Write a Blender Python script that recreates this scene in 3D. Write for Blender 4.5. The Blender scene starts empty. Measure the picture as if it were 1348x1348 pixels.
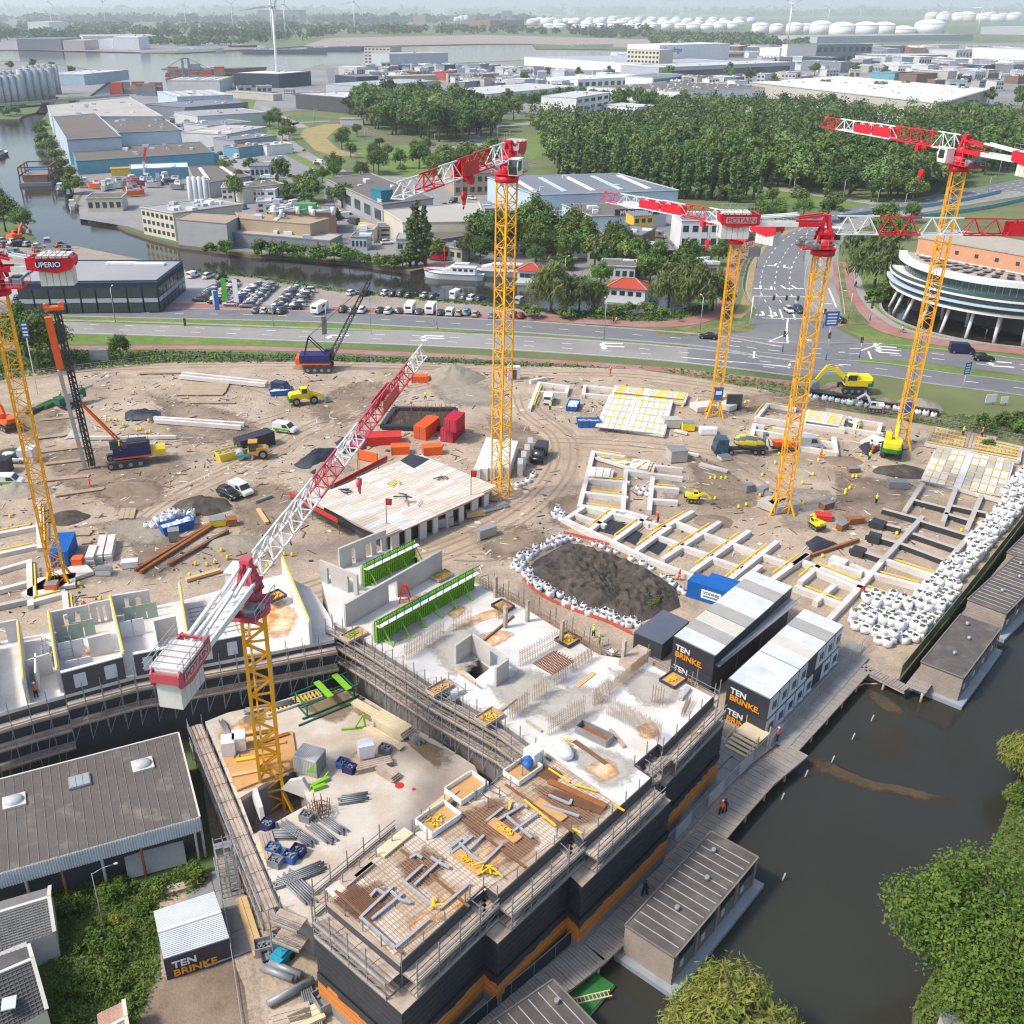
import bpy,math,random
import numpy as np
from mathutils import geometry,Vector,noise as mnoise
from math import sin,cos,pi,radians,atan2,hypot,sqrt
random.seed(7);RS=np.random.RandomState(7)
SC=bpy.context.scene;COL=SC.collection
rg=range
en=enumerate
NO=bpy.data.objects.new
LK=COL.objects.link
R0=random.random
RU=random.uniform
RR=random.Random
F,CX,CY,H=1310.4,600.0,674.0,70.0
PITCH=math.atan(661/F);SP,CP=sin(PITCH),cos(PITCH)
cam=bpy.data.cameras.new('camera');co=NO('camera',cam);LK(co)
co.location=(0,0,H);co.rotation_euler=(pi/2-PITCH,0,0)
cam.sensor_width=36;cam.lens=36*F/1348;cam.shift_x=(674-CX)/1348;cam.clip_start=1;cam.clip_end=60000
SC.camera=co
W=bpy.data.worlds.new('World');SC.world=W;W.use_nodes=True
nt=W.node_tree;sky=nt.nodes.new('ShaderNodeTexSky');sky.sky_type='NISHITA';sky.sun_disc=False
SUN_EL,SUN_AZ=radians(50),radians(197)
sky.sun_elevation=SUN_EL;sky.sun_rotation=pi/2-SUN_AZ;sky.dust_density=2.5;sky.air_density=1.0;sky.altitude=20
bg=nt.nodes['Background'];bg.inputs[1].default_value=0.15;nt.links.new(sky.outputs[0],bg.inputs[0])
sl=bpy.data.lights.new('sun','SUN');sl.energy=2.3;sl.angle=radians(7);sl.color=(1,.95,.87)
so=NO('sun',sl);LK(so)
so.rotation_euler=Vector((cos(SUN_AZ)*cos(SUN_EL),sin(SUN_AZ)*cos(SUN_EL),sin(SUN_EL))).to_track_quat('Z','Y').to_euler()
SC.view_settings.view_transform='Standard';SC.view_settings.look='None';SC.view_settings.exposure=0.6;SC.view_settings.gamma=1
SC.view_settings.use_curve_mapping=False
SC.render.engine='CYCLES';cy=SC.cycles;cy.max_bounces=4;cy.diffuse_bounces=2;cy.glossy_bounces=2;cy.transparent_max_bounces=8
cy.transmission_bounces=2;cy.volume_bounces=2;cy.caustics_reflective=False;cy.caustics_refractive=False
cy.use_denoising=True;cy.filter_width=1.2
def P(x,y,z=0.0):
 u=(x-CX)/F;v=(y-CY)/F;t=(H-z)/(SP+v*CP)
 return(u*t,(CP-v*SP)*t,z)
def PP(pts,z=0.0):return[P(a[0],a[1],z)for a in pts]
def HT(bx,by,ty,z=0.0):
 Y=P(bx,by,z)[1];v=(ty-CY)/F
 return H-Y*(SP+v*CP)/(CP-v*SP)
def XY(t):a=[float(q)if '.' in q else int(q)for q in t.split()];return list(zip(a[::2],a[1::2]))
def TB(t,k): return [[(float(v) if '.' in v else int(v)) if v.lstrip('-').replace('.','',1).isdigit() else v for v in r.split(' ',k)] for r in t.split('|')]
def ang(a,b):return atan2(b[1]-a[1],b[0]-a[0])
def dst(a,b):return hypot(b[0]-a[0],b[1]-a[1])
def lerp(a,b,t):return tuple(a[i]+(b[i]-a[i])*t for i in rg(len(a)))
def inp(x,y,p):
 c=False;j=len(p)-1
 for i in rg(len(p)):
  if(p[i][1]>y)!=(p[j][1]>y)and x<(p[j][0]-p[i][0])*(y-p[i][1])/(p[j][1]-p[i][1])+p[i][0]:c=not c
  j=i
 return c
MT={}
def mt(name,col,rough=.8,var=.12,sc=.6,metal=0,bump=0,bsc=8,col2=None,mix=.5,sc2=.15,rnd=0,hue=0,spec=.4,fine=0):
 if name in MT:return MT[name]
 m=bpy.data.materials.new(name);m.use_nodes=True;n=m.node_tree.nodes;L=m.node_tree.links
 b=n['Principled BSDF'];b.inputs['Roughness'].default_value=rough;b.inputs['Metallic'].default_value=metal
 b.inputs['Specular IOR Level'].default_value=spec
 pos=n.new('ShaderNodeNewGeometry').outputs['Position']
 def noi(s,d=4,r=.6):
  t=n.new('ShaderNodeTexNoise');t.inputs['Scale'].default_value=s;t.inputs['Detail'].default_value=d;t.inputs['Roughness'].default_value=r
  L.new(pos,t.inputs['Vector']);return t.outputs['Fac']
 def mx(f,a,c,bt='MIX'):
  t=n.new('ShaderNodeMix');t.data_type='RGBA';t.blend_type=bt
  if isinstance(f,(int,float)):t.inputs[0].default_value=f
  else:L.new(f,t.inputs[0])
  for s,q in((6,a),(7,c)):
   if isinstance(q,tuple):t.inputs[s].default_value=(*q[:3],1)
   else:L.new(q,t.inputs[s])
  return t.outputs[2]
 def ramp(f,lo,hi):
  t=n.new('ShaderNodeMapRange');t.inputs[1].default_value=lo;t.inputs[2].default_value=hi;L.new(f,t.inputs[0]);return t.outputs[0]
 c=tuple(col)
 if col2:c=mx(ramp(noi(sc2,5),mix-.12,mix+.12),tuple(col),tuple(col2))
 def val(c,src,k,lo=.25,hi=.75,hue=None):
  h=n.new('ShaderNodeHueSaturation')
  for o,q,a,z in((src,'Value',1-k,1+k),(hue,'Hue',.5-k,.5+k)):
   if o is None or(hue and q=='Value'):continue
   t=n.new('ShaderNodeMapRange')
   for i_,v_ in zip((1,2,3,4),(lo,hi,a,z)):t.inputs[i_].default_value=v_
   L.new(o,t.inputs[0]);L.new(t.outputs[0],h.inputs[q])
  if isinstance(c,tuple):h.inputs['Color'].default_value=(*c,1)
  else:L.new(c,h.inputs['Color'])
  return h.outputs[0]
 if var:c=val(c,noi(sc,5,.65),var)
 if fine:c=val(c,noi(sc*12,3,.7),fine,.3,.7)
 if rnd or hue:
  oi=n.new('ShaderNodeObjectInfo').outputs['Random'];c=val(c,oi,rnd,0,1)
  if hue:
   k=n.new('ShaderNodeMath');k.operation='MULTIPLY';k.inputs[1].default_value=7.31;f=n.new('ShaderNodeMath');f.operation='FRACT';L.new(oi,k.inputs[0]);L.new(k.outputs[0],f.inputs[0]);c=val(c,None,hue,0,1,f.outputs[0])
 if isinstance(c,tuple):b.inputs['Base Color'].default_value=(*c,1)
 else:L.new(c,b.inputs['Base Color'])
 if bump:
  bp=n.new('ShaderNodeBump');bp.inputs['Strength'].default_value=bump;bp.inputs['Distance'].default_value=.1
  L.new(noi(bsc,4,.6),bp.inputs['Height']);L.new(bp.outputs[0],b.inputs['Normal'])
 MT[name]=m
 return m
class MB:
 def __init__(s):s.v=[];s.f=[];s.m=[];s.sm=[]
 def add(s,vs,fs,mi=0,smooth=False):
  o=len(s.v);s.v+=[tuple(a)for a in vs]
  for f in fs:s.f.append([o+i for i in f]);s.m.append(mi);s.sm.append(smooth)
  return s
 def box(s,x0,y0,z0,x1,y1,z1,mi=0):
  return s.add([(x0,y0,z0),(x1,y0,z0),(x1,y1,z0),(x0,y1,z0),(x0,y0,z1),(x1,y0,z1),(x1,y1,z1),(x0,y1,z1)],[(3,2,1,0),(4,5,6,7),(0,1,5,4),(1,2,6,5),(2,3,7,6),(3,0,4,7)],mi)
 def cb(s,c,d,mi=0,rz=0,ry=0,rx=0):
  p=[]
  for z in(-1,1):
   for a,b in((-1,-1),(1,-1),(1,1),(-1,1)):
    x,y,w=a*d[0]/2,b*d[1]/2,z*d[2]/2
    if rx:y,w=y*cos(rx)-w*sin(rx),y*sin(rx)+w*cos(rx)
    if ry:x,w=x*cos(ry)+w*sin(ry),-x*sin(ry)+w*cos(ry)
    if rz:x,y=x*cos(rz)-y*sin(rz),x*sin(rz)+y*cos(rz)
    p.append((c[0]+x,c[1]+y,c[2]+w))
  return s.add(p,[(3,2,1,0),(4,5,6,7),(0,1,5,4),(1,2,6,5),(2,3,7,6),(3,0,4,7)],mi)
 def prism(s,poly,z0,z1,mi=0,top=None,smooth=False):
  n=len(poly);a=sum(poly[i][0]*poly[(i+1)%n][1]-poly[(i+1)%n][0]*poly[i][1]for i in rg(n))
  if a<0:poly=poly[::-1]
  vs=[(p[0],p[1],z0)for p in poly]+[(p[0],p[1],z1)for p in poly]
  s.add(vs,[tuple(rg(n-1,-1,-1))]+[(i,(i+1)%n,n+(i+1)%n,n+i)for i in rg(n)],mi,smooth)
  o=len(s.v)-2*n;s.f.append([o+n+i for i in rg(n)]);s.m.append(mi if top is None else top);s.sm.append(False)
  return s
 def lside(s,prof,y0,y1,mi=0,taper=0):
  n=len(prof);vs=[(p[0],y0,p[1])for p in prof]+[(p[0],y1,p[1])for p in prof]
  return s.add(vs,[tuple(rg(n)),tuple(rg(2*n-1,n-1,-1))]+[((i+1)%n,i,n+i,n+(i+1)%n)for i in rg(n)],mi)
 def bar(s,p,q,w=.1,h=None,mi=0):
  p,q=Vector(p),Vector(q);d=q-p
  if d.length<1e-6:return s
  h=h or w;d.normalize();u=Vector((0,0,1))if abs(d.z)<.95 else Vector((1,0,0));r=d.cross(u).normalized();u=r.cross(d)
  c=[r*(a*w/2)+u*(b*h/2)for a,b in((-1,-1),(1,-1),(1,1),(-1,1))]
  return s.add([p+k for k in c]+[q+k for k in c],[(0,1,2,3),(7,6,5,4),(1,0,4,5),(2,1,5,6),(3,2,6,7),(0,3,7,4)],mi)
 def cyl(s,p,q,r,n=10,mi=0,r2=None,cap=True,smooth=True):
  p,q=Vector(p),Vector(q);d=(q-p).normalized();u=Vector((0,0,1))if abs(d.z)<.95 else Vector((1,0,0));a=d.cross(u).normalized();b=a.cross(d)
  r2=r if r2 is None else r2;vs=[]
  for c,R in((p,r),(q,r2)):vs+=[c+a*(R*cos(2*pi*i/n))+b*(R*sin(2*pi*i/n))for i in rg(n)]
  s.add(vs,[(i,(i+1)%n,n+(i+1)%n,n+i)[::-1]for i in rg(n)],mi,smooth)
  if cap:
   o=len(s.v)-2*n
   for f in(list(rg(n)),list(rg(2*n-1,n-1,-1))):s.f.append([o+i for i in f]);s.m.append(mi);s.sm.append(False)
  return s
 def path(s,pts,r,n=6,mi=0):
  for a,b in zip(pts,pts[1:]):s.cyl(a,b,r,n,mi,cap=True)
  return s
 def ball(s,c,r,mi=0,n=8,k=5,jit=0,half=False,rnd=None):
  rx,ry,rz=(r,r,r)if isinstance(r,(int,float))else r;vs=[];g=rnd or random
  for i in rg(k+1):
   t=(pi/2 if half else pi)*i/k
   for j in rg(n):
    a=2*pi*j/n;f=1+jit*(g.random()-.5)*2
    vs.append((c[0]+rx*f*sin(t)*cos(a),c[1]+ry*f*sin(t)*sin(a),c[2]+rz*f*cos(t)))
  return s.add(vs,[(i*n+j,(i+1)*n+j,(i+1)*n+(j+1)%n,i*n+(j+1)%n)for i in rg(k)for j in rg(n)],mi,True)
 def lathe(s,prof,c=(0,0,0),n=12,mi=0,smooth=True):
  vs=[(c[0]+r*cos(2*pi*j/n),c[1]+r*sin(2*pi*j/n),c[2]+z)for r,z in prof for j in rg(n)]
  return s.add(vs,[(i*n+j,i*n+(j+1)%n,(i+1)*n+(j+1)%n,(i+1)*n+j)for i in rg(len(prof)-1)for j in rg(n)],mi,smooth)
 def quad(s,a,b,c,d,mi=0):return s.add([a,b,c,d],[(0,1,2,3)],mi)
 def mesh(s,name,mats):
  me=bpy.data.meshes.new(name);me.from_pydata(s.v,[],s.f)
  for k in mats:me.materials.append(MT[k]if isinstance(k,str)else k)
  if len(mats)>1:me.polygons.foreach_set('material_index',s.m)
  if any(s.sm):me.polygons.foreach_set('use_smooth',s.sm)
  me.update();return me
def props(o,label=None,cat=None,group=None,kind=None):
 if label:o['label']=label
 if cat:o['category']=cat
 if group:o['group']=group
 if kind:o['kind']=kind
 return o
def O(name,mb,mats,par=None,loc=(0,0,0),rz=0,label=None,cat=None,group=None,kind=None,rx=0,ry=0):
 me=mb if isinstance(mb,bpy.types.Mesh)else mb.mesh(name,[mats]if isinstance(mats,(str,bpy.types.Material))else mats)
 o=NO(name,me);LK(o);o.location=loc
 if rz or rx or ry:o.rotation_euler=(rx,ry,rz)
 if par:o.parent=par
 return props(o,label,cat,group,kind)
def WO(name,mb,mats,par,**k):
 l=par.location;z=par.rotation_euler[2];c,s=cos(-z),sin(-z)
 mb.v=[((a[0]-l[0])*c-(a[1]-l[1])*s,(a[0]-l[0])*s+(a[1]-l[1])*c,a[2]-l[2])for a in mb.v]
 return O(name,mb,mats,par,**k)
def T(name,label,cat,loc=(0,0,0),rz=0,group=None):
 o=NO(name,None);LK(o);o.location=loc;o.rotation_euler=(0,0,rz);o.empty_display_size=.2
 return props(o,label,cat,group)
KIDS={}
def kids(o):return[c for c in o.children]
def dup(o,loc,rz=0,label=None,group=None,s=None,par=None):
 if o.name not in KIDS:KIDS[o.name]=[(c,list(c.children))for c in o.children]
 r=o.copy();LK(r);r.location=loc;r.rotation_euler=(0,0,rz)
 if s:r.scale=(s,s,s)if isinstance(s,(int,float))else s
 if label:r['label']=label
 if group:r['group']=group
 if par:r.parent=par
 for c,g in KIDS[o.name]:
  d=c.copy();LK(d);d.parent=r
  for e in g:h=e.copy();LK(h);h.parent=d
 return r
def strip(o):
 for c in list(o.children_recursive):bpy.data.objects.remove(c)
 bpy.data.objects.remove(o)
ORD=['first','second','third','fourth','fifth','sixth','seventh','eighth','ninth','tenth','eleventh','twelfth']
def nth(i):
 if i<12:return ORD[i]
 k=i+1;return '%d%s'%(k,'th' if 10<k%100<20 else{1:'st',2:'nd',3:'rd'}.get(k%10,'th'))
def text(name,s,size,mat,par,loc,rot,align='LEFT',depth=.0,sx=1,bold=.0):
 c=bpy.data.curves.new(name,'FONT');c.body=s;c.size=size;c.align_x=align;c.extrude=depth;c.offset=bold
 o=NO(name,c);LK(o)
 dg=bpy.context.evaluated_depsgraph_get();me=bpy.data.meshes.new_from_object(o.evaluated_get(dg));bpy.data.objects.remove(o)
 me.materials.clear();me.materials.append(MT[mat]);o=NO(name,me);LK(o)
 o.location=loc;o.rotation_euler=rot;o.scale=(sx,1,1)
 if par:o.parent=par
 return o
def sheet(name,poly,z,mat,kind='structure',par=None):
 mb=MB();n=len(poly);a=sum(poly[i][0]*poly[(i+1)%n][1]-poly[(i+1)%n][0]*poly[i][1]for i in rg(n))
 p=poly if a>0 else poly[::-1]
 tri=geometry.tessellate_polygon([[Vector((q[0],q[1],0))for q in p]])
 vs=[(q[0],q[1],z)for q in p];fs=[]
 for t in tri:
  A,B,C=(p[i]for i in t);fs.append(t if(B[0]-A[0])*(C[1]-A[1])-(B[1]-A[1])*(C[0]-A[0])>0 else t[::-1])
 mb.add(vs,fs);return O(name,mb,mat,par,kind=kind)
def curve(pts,k=6):
 out=[];n=len(pts)
 for i in rg(n-1):
  p0,p1,p2,p3=pts[max(i-1,0)],pts[i],pts[i+1],pts[min(i+2,n-1)]
  for j in rg(k):
   t=j/k;out.append(tuple(.5*(2*p1[q]+(p2[q]-p0[q])*t+(2*p0[q]-5*p1[q]+4*p2[q]-p3[q])*t*t+(3*p1[q]-p0[q]-3*p2[q]+p3[q])*t**3)for q in rg(2)))
 out.append(tuple(pts[-1][:2]));return out
def offset(line,d):
 o=[]
 for i,p in en(line):
  a=line[max(i-1,0)];b=line[min(i+1,len(line)-1)];l=hypot(b[0]-a[0],b[1]-a[1])or 1
  o.append((p[0]-(b[1]-a[1])/l*d,p[1]+(b[0]-a[0])/l*d))
 return o
def ribbon(name,line,w0,w1,z,mat,kind='structure',zf=None):
 a,b=offset(line,w0),offset(line,w1);mb=MB();n=len(line)
 mb.add([(p[0],p[1],z if zf is None else zf(i))for i,p in en(a)]+[(p[0],p[1],z if zf is None else zf(i))for i,p in en(b)],[((i,i+1,n+i+1,n+i)if w1>w0 else(n+i,n+i+1,i+1,i))for i in rg(n-1)])
 return O(name,mb,mat,kind=kind)
def moff(line,d):
 o=[];n=len(line)
 for i,p in en(line):
  es=[(line[k],line[k+1])for k in(i-1,i)if 0<=k<n-1];N_=[]
  for a,b in es:l=dst(a,b);N_.append((-(b[1]-a[1])/l,(b[0]-a[0])/l))
  m=N_[0]if len(N_)==1 else(N_[0][0]+N_[1][0],N_[0][1]+N_[1][1]);k=m[0]*N_[0][0]+m[1]*N_[0][1];k=k if abs(k)>.2 else 1
  o.append((p[0]+m[0]/k*d,p[1]+m[1]/k*d))
 return o
def along(line,step,start=0):
 out=[];d=-start
 for a,b in zip(line,line[1:]):
  l=dst(a,b)
  if l<1e-6:continue
  while d<=l:
   if d>=0:out.append((a[0]+(b[0]-a[0])*d/l,a[1]+(b[1]-a[1])*d/l,ang(a,b)))
   d+=step
  d-=l
 return out
mt('grass_far',(.10,.155,.05),.95,.25,.05,col2=(.16,.17,.07),mix=.52,sc2=.012)
mt('grass',(.115,.2,.035),.95,.25,.5,col2=(.2,.215,.06),mix=.55,sc2=.12,bump=.5,bsc=6,fine=.25)
mt('rough_grass',(.1,.14,.035),.95,.3,.6,col2=(.22,.2,.09),mix=.5,sc2=.2,bump=.6,bsc=4,fine=.3)
mt('dry_grass',(.36,.27,.12),.95,.15,.3,col2=(.3,.24,.1),mix=.5,sc2=.1,fine=.2)
mt('weeds',(.07,.12,.02),.95,.35,.8,col2=(.14,.15,.05),mix=.55,sc2=.3,bump=.6,bsc=5,fine=.3)
mt('site_sand',(.43,.34,.25),.95,.22,.3,col2=(.31,.235,.165),mix=.54,sc2=.09,bump=1,bsc=2.5,fine=.2)
mt('haul_sand',(.44,.34,.245),.95,.12,.3,col2=(.35,.26,.18),mix=.55,sc2=.12,bump=.5,bsc=3,fine=.12)
mt('soil_d',(.06,.05,.04),.95,.3,.7,col2=(.115,.095,.075),mix=.54,sc2=.5,bump=1,bsc=3,fine=.3)
mt('sand_d',(.2,.145,.1),.95,.2,.5,col2=(.29,.22,.155),mix=.5,sc2=.15,bump=.8,bsc=3,fine=.15)
mt('soil_p',(.3,.26,.2),.95,.2,.7,bump=1,bsc=3,fine=.2)
mt('gravel_lot',(.33,.275,.23),.95,.1,.3,col2=(.27,.22,.185),mix=.55,sc2=.08,fine=.1)
mt('asphalt',(.17,.17,.175),.9,.1,.25,col2=(.2,.198,.195),mix=.55,sc2=.04,fine=.08)
mt('asphalt_pale',(.29,.275,.255),.9,.08,.2,col2=(.2,.19,.18),mix=.6,sc2=.05,fine=.08)
mt('red_path',(.33,.15,.125),.9,.12,.4,col2=(.36,.21,.18),mix=.5,sc2=.1,fine=.12)
mt('pavement',(.33,.31,.28),.9,.1,.5,fine=.1)
mt('yard',(.27,.265,.255),.9,.14,.05,col2=(.21,.205,.2),mix=.5,sc2=.012,fine=.1)
mt('yard_pale',(.4,.385,.36),.9,.1,.1,col2=(.33,.31,.29),mix=.5,sc2=.03)
mt('road_paint',(.78,.78,.75),.7,.06,1)
mt('kerb',(.4,.39,.37),.9,.1,1)
mt('ballast_stone',(.2,.16,.13),.95,.2,.5,fine=.2)
mt('quay_wall',(.16,.13,.1),.9,.25,.6)
mt('t_deck',(.3,.265,.235),.9,.18,.8,fine=.15)
mt('reedy_bank',(.13,.16,.04),.95,.35,.4,fine=.3)
def water(name,col,rough,s,st):
 m=mt(name,col,rough,.2,.02);n=m.node_tree.nodes;L=m.node_tree.links;b=n['Principled BSDF'];b.inputs['IOR'].default_value=1.33;b.inputs['Specular IOR Level'].default_value=.5
 g=n.new('ShaderNodeNewGeometry');hs=[]
 for k,(a,d)in en(((s,5),(s*.22,3))):
  t=n.new('ShaderNodeTexNoise');t.inputs['Scale'].default_value=a;t.inputs['Detail'].default_value=d;L.new(g.outputs['Position'],t.inputs['Vector']);hs.append(t.outputs['Fac'])
 ad=n.new('ShaderNodeMath');L.new(hs[0],ad.inputs[0]);L.new(hs[1],ad.inputs[1])
 bp=n.new('ShaderNodeBump');bp.inputs['Strength'].default_value=st;bp.inputs['Distance'].default_value=.12;L.new(ad.outputs[0],bp.inputs['Height']);L.new(bp.outputs[0],b.inputs['Normal'])
water('canal_water',(.036,.036,.028),.05,1.3,.2)
WATER=[XY('590 1480 700 1338 860 1168 1000 1018 1130 882 1183 897 1265 794 1348 690 1480 560 1560 600 1480 830 1360 960 1342 1015 1320 1080 1285 1155 1250 1240 1205 1320 1195 1500'),XY('-90 258 10 284 45 310 56 327 100 322 150 334 240 351 250 362 330 361 430 377 560 392 700 404 745 414 800 411 862 414 905 404 932 378 900 362 850 374 760 378 690 364 640 351 560 353 540 357 470 346 400 339 330 335 235 322 200 313 165 301 150 293 115 289 112 273 95 265 97 252 85 235 70 200 52 180 48 165 60 152 62 148 47 148 30 152 25 157 0 157 -90 157'),XY('-400 62.5 0 66 150 65 190 69.5 230 70 350 64 400 60.5 420 62 640 58 700 58 705 64 860 65.5 862 70 720 78 590 83 425 84.5 345 107 290 110 210 120 150 126 118 126.5 155 98 110 90 60 82 0 80 -400 80'),XY('47.2 148 61.8 148 78 127.5 64 127.5'),]
WW=[PP(w)for w in WATER]
def build_ground():
 big=30000;vs=[(-big,-300),(big,-300),(big,26000),(-big,26000)];ed=XY('0 1 1 2 2 3 3 0')
 for w in WW:
  o=len(vs);n=len(w);vs+=[(p[0],p[1])for p in w];ed+=[(o+i,o+(i+1)%n)for i in rg(n)]
 r=geometry.delaunay_2d_cdt([Vector(v)for v in vs],ed,[],1,1e-4)
 V,Fc=r[0],r[2];fs=[]
 for f in Fc:
  cx=sum(V[i][0]for i in f)/3;cy=sum(V[i][1]for i in f)/3
  if not any(inp(cx,cy,w)for w in WW):fs.append(tuple(f))
 mb=MB();mb.add([(v[0],v[1],0)for v in V],fs);O('ground',mb,'grass_far',kind='structure')
 mb=MB()
 for k,w in en(WW):
  n=len(w)
  for i in rg(n):
   a,b=w[i],w[(i+1)%n];mb.quad((a[0],a[1],-2),(b[0],b[1],-2),(b[0],b[1],0),(a[0],a[1],0))
 O('canal_bank',mb,'quay_wall',kind='structure')
 mb=MB();mb.quad((-big,-300,-1.1),(big,-300,-1.1),(big,26000,-1.1),(-big,26000,-1.1));O('water',mb,'canal_water',kind='structure')
build_ground()
def terr(name,polypx,step,zf,mat,z0=0.0,kind='structure'):
 poly=[(p[0],p[1])for p in PP(polypx)];vs=list(poly);n=len(poly);ed=[(i,(i+1)%n)for i in rg(n)]
 xs=[p[0]for p in poly];ys=[p[1]for p in poly];y=min(ys)+step/2
 while y<max(ys):
  x=min(xs)+step/2
  while x<max(xs):
   if inp(x,y,poly):vs.append((x+RU(-.25,.25)*step,y+RU(-.25,.25)*step))
   x+=step
  y+=step
 r=geometry.delaunay_2d_cdt([Vector(v)for v in vs],ed,[],1,1e-3);V=r[0]
 mb=MB();mb.add([(v[0],v[1],z0+zf(v[0],v[1]))for v in V],[tuple(f)for f in r[2]if inp(sum(V[i][0]for i in f)/3,sum(V[i][1]for i in f)/3,poly)],0,True)
 return O(name,mb,mat,kind=kind)
def nz(x,y,s,seed=0):return mnoise.noise(Vector((x*s,y*s,seed)))
SITE=XY('-80 520 0 500 100 488 220 478 400 476 560 478 700 482 840 487 930 500 1010 520 1100 540 1180 552 1290 575 1400 600 1400 640 1348 688 1265 792 1182 895 1131 880 960 1060 800 1228 640 1400 560 1480 345 1480 322 1300 305 1262 212 1288 210 1180 262 1150 290 1180 255 960 -80 1050')
def zs(x,y):return.02+max(0,.10+.12*nz(x,y,.11)+.07*nz(x,y,.45,4))
terr('site_ground',SITE,1.3,zs,'site_sand')
L1=curve(PP(XY('-160 424 0 428 200 433 420 441 560 446 700 453 850 463 960 474 1040 484')))
L2=curve(PP(XY('-160 402 0 407 200 412 420 417 560 424 700 431 850 442 940 450 1010 462')))
L3=curve(PP(XY('985 470 1080 480 1160 486 1230 497 1348 512 1480 535')))
L4=curve(PP(XY('960 452 1060 462 1140 463 1220 468 1348 484 1480 503')))
ribbon('main_road',L1,-5.6,5.6,.016,'asphalt_pale');ribbon('main_road',L2,-5.0,5.0,.020,'asphalt')
ribbon('main_road',L3,-4.4,4.4,.024,'asphalt');ribbon('main_road',L4,-6.2,6.2,.028,'asphalt')
sheet('junction',PP(XY('930 440 968 432 992 420 1000 400 1003 398 1075 398 1085 420 1100 432 1130 447 1165 452 1160 472 1135 478 1128 492 1040 496 985 488 940 482 905 476 905 444')),.032,'asphalt')
NL=curve(PP(XY('1035 408 1021 385 1021 365 1027 345 1045 320 1080 298 1120 283 1180 272 1250 262 1348 243 1420 228')))
NR=curve(PP(XY('1084 412 1083 390 1081 365 1080 340 1086 318 1112 300 1160 285 1230 272 1348 253')))
ribbon('north_road',NL,-8.0,7.6,.036,'asphalt');ribbon('north_road',NR,-5.0,4.6,.040,'asphalt_pale')
RP=curve(PP(XY('-160 395 0 398 200 402 420 407 560 412 700 418 790 424 850 427 905 424 945 410 958 388 962 360 975 335 1000 312 1040 295')))
ribbon('cycle_path',RP,-2.6,2.6,.044,'red_path')
RP2=curve(PP(XY('1110 345 1112 360 1116 382 1130 405 1155 425 1180 437 1210 444 1250 452 1348 462 1480 478')))
ribbon('cycle_path',RP2,-3.2,2.2,.048,'red_path');ribbon('footpath',RP2,2.3,4.4,.052,'pavement')
RP3=curve(PP(XY('-160 452 0 456 100 458 300 458 480 464 620 470 700 475 800 481 900 489 1000 500 1060 506')))
ribbon('cycle_path',RP3,-1.5,1.5,.044,'red_path')
ribbon('cycle_path',curve(PP(XY('1090 430 1120 424 1150 425 1178 434'))),-1.6,1.6,.056,'red_path')
def verge(pts,mat='grass',z=.008):return sheet('grass_verge',PP(pts),z,mat)
verge(XY('-160 412 0 416 200 420 420 426 560 432 640 437 600 438 420 434 200 427 0 421 -160 417'),'grass',.060)
verge(XY('-160 433 0 437 200 442 420 450 520 457 420 456 200 453 0 452 -160 448'))
verge(XY('-160 459 0 461 150 460 300 463 480 469 620 474 840 488 700 484 560 479 400 478 220 480 100 490 0 503 -160 530'),'weeds',.0085)
verge(XY('840 486 930 492 1010 503 1060 510 1180 530 1260 545 1380 556 1400 598 1290 573 1180 551 1100 539 1010 519 930 499'),'rough_grass',.0085)
verge(XY('-160 397.5 0 402 200 406 420 411 560 416 700 422 850 431 900 428 700 426 420 415 0 404 -160 399'),'rough_grass',.012)
verge(XY('1127 472 1180 474 1260 484 1348 497 1480 515 1480 523 1348 503 1250 490 1170 480 1130 477'),'grass',.064)
verge(XY('1117 437 1140 433 1165 440 1210 452 1250 458 1348 470 1480 488 1480 492 1348 474 1250 463 1190 459 1140 449'),'grass',.066)
verge(XY('893 443 860 438 905 430 945 422 985 424 995 430 985 437 940 441'),'rough_grass',.064)
verge(XY('1103 335 1110 350 1115 385 1130 410 1146 427 1112 428 1106 400 1103 360'),'rough_grass',.064)
verge(XY('962 418 975 400 982 375 985 350 1000 325 1030 305 1056 298 1050 301 1012 320 996 345 990 380 992 405 975 420'),'dry_grass',.064)
verge(XY('1130 345 1180 340 1240 420 1348 448 1480 465 1480 476 1348 458 1260 449 1215 440 1180 430 1145 405 1128 375'),'grass',.0095)
def dashes(line,off,step,ln,w,z,skip=None):
 mb=MB()
 for x,y,a in along(offset(line,off),step):
  if skip and skip(x,y):continue
  c,s=cos(a),sin(a);p=[(x+u*c-v*s,y+u*s+v*c,z)for u,v in((0,-w/2),(ln,-w/2),(ln,w/2),(0,w/2))];mb.quad(*p)
 return mb
def mark(lines):
 mb=MB()
 for m in lines:mb.add(m.v,m.f)
 O('road_marking',mb,'road_paint',kind='structure')
mark([dashes(L1,o,9,2.4,.28,.070)for o in(-1.7,1.9)]+[dashes(L1,o,6,6,.16,.070)for o in(-5.2,5.2)])
mark([dashes(L2,0,9,2.4,.26,.070)]+[dashes(L2,o,6,6,.14,.070)for o in(-4.6,4.6)])
mark([dashes(L3,0,9,2.4,.28,.070)]);mark([dashes(L4,o,9,2.6,.3,.072)for o in(-2,2)])
mark([dashes(NL,o,7,2.6,.3,.072)for o in(-4,0,4)]+[dashes(NR,0,8,2.6,.25,.074)])
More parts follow.
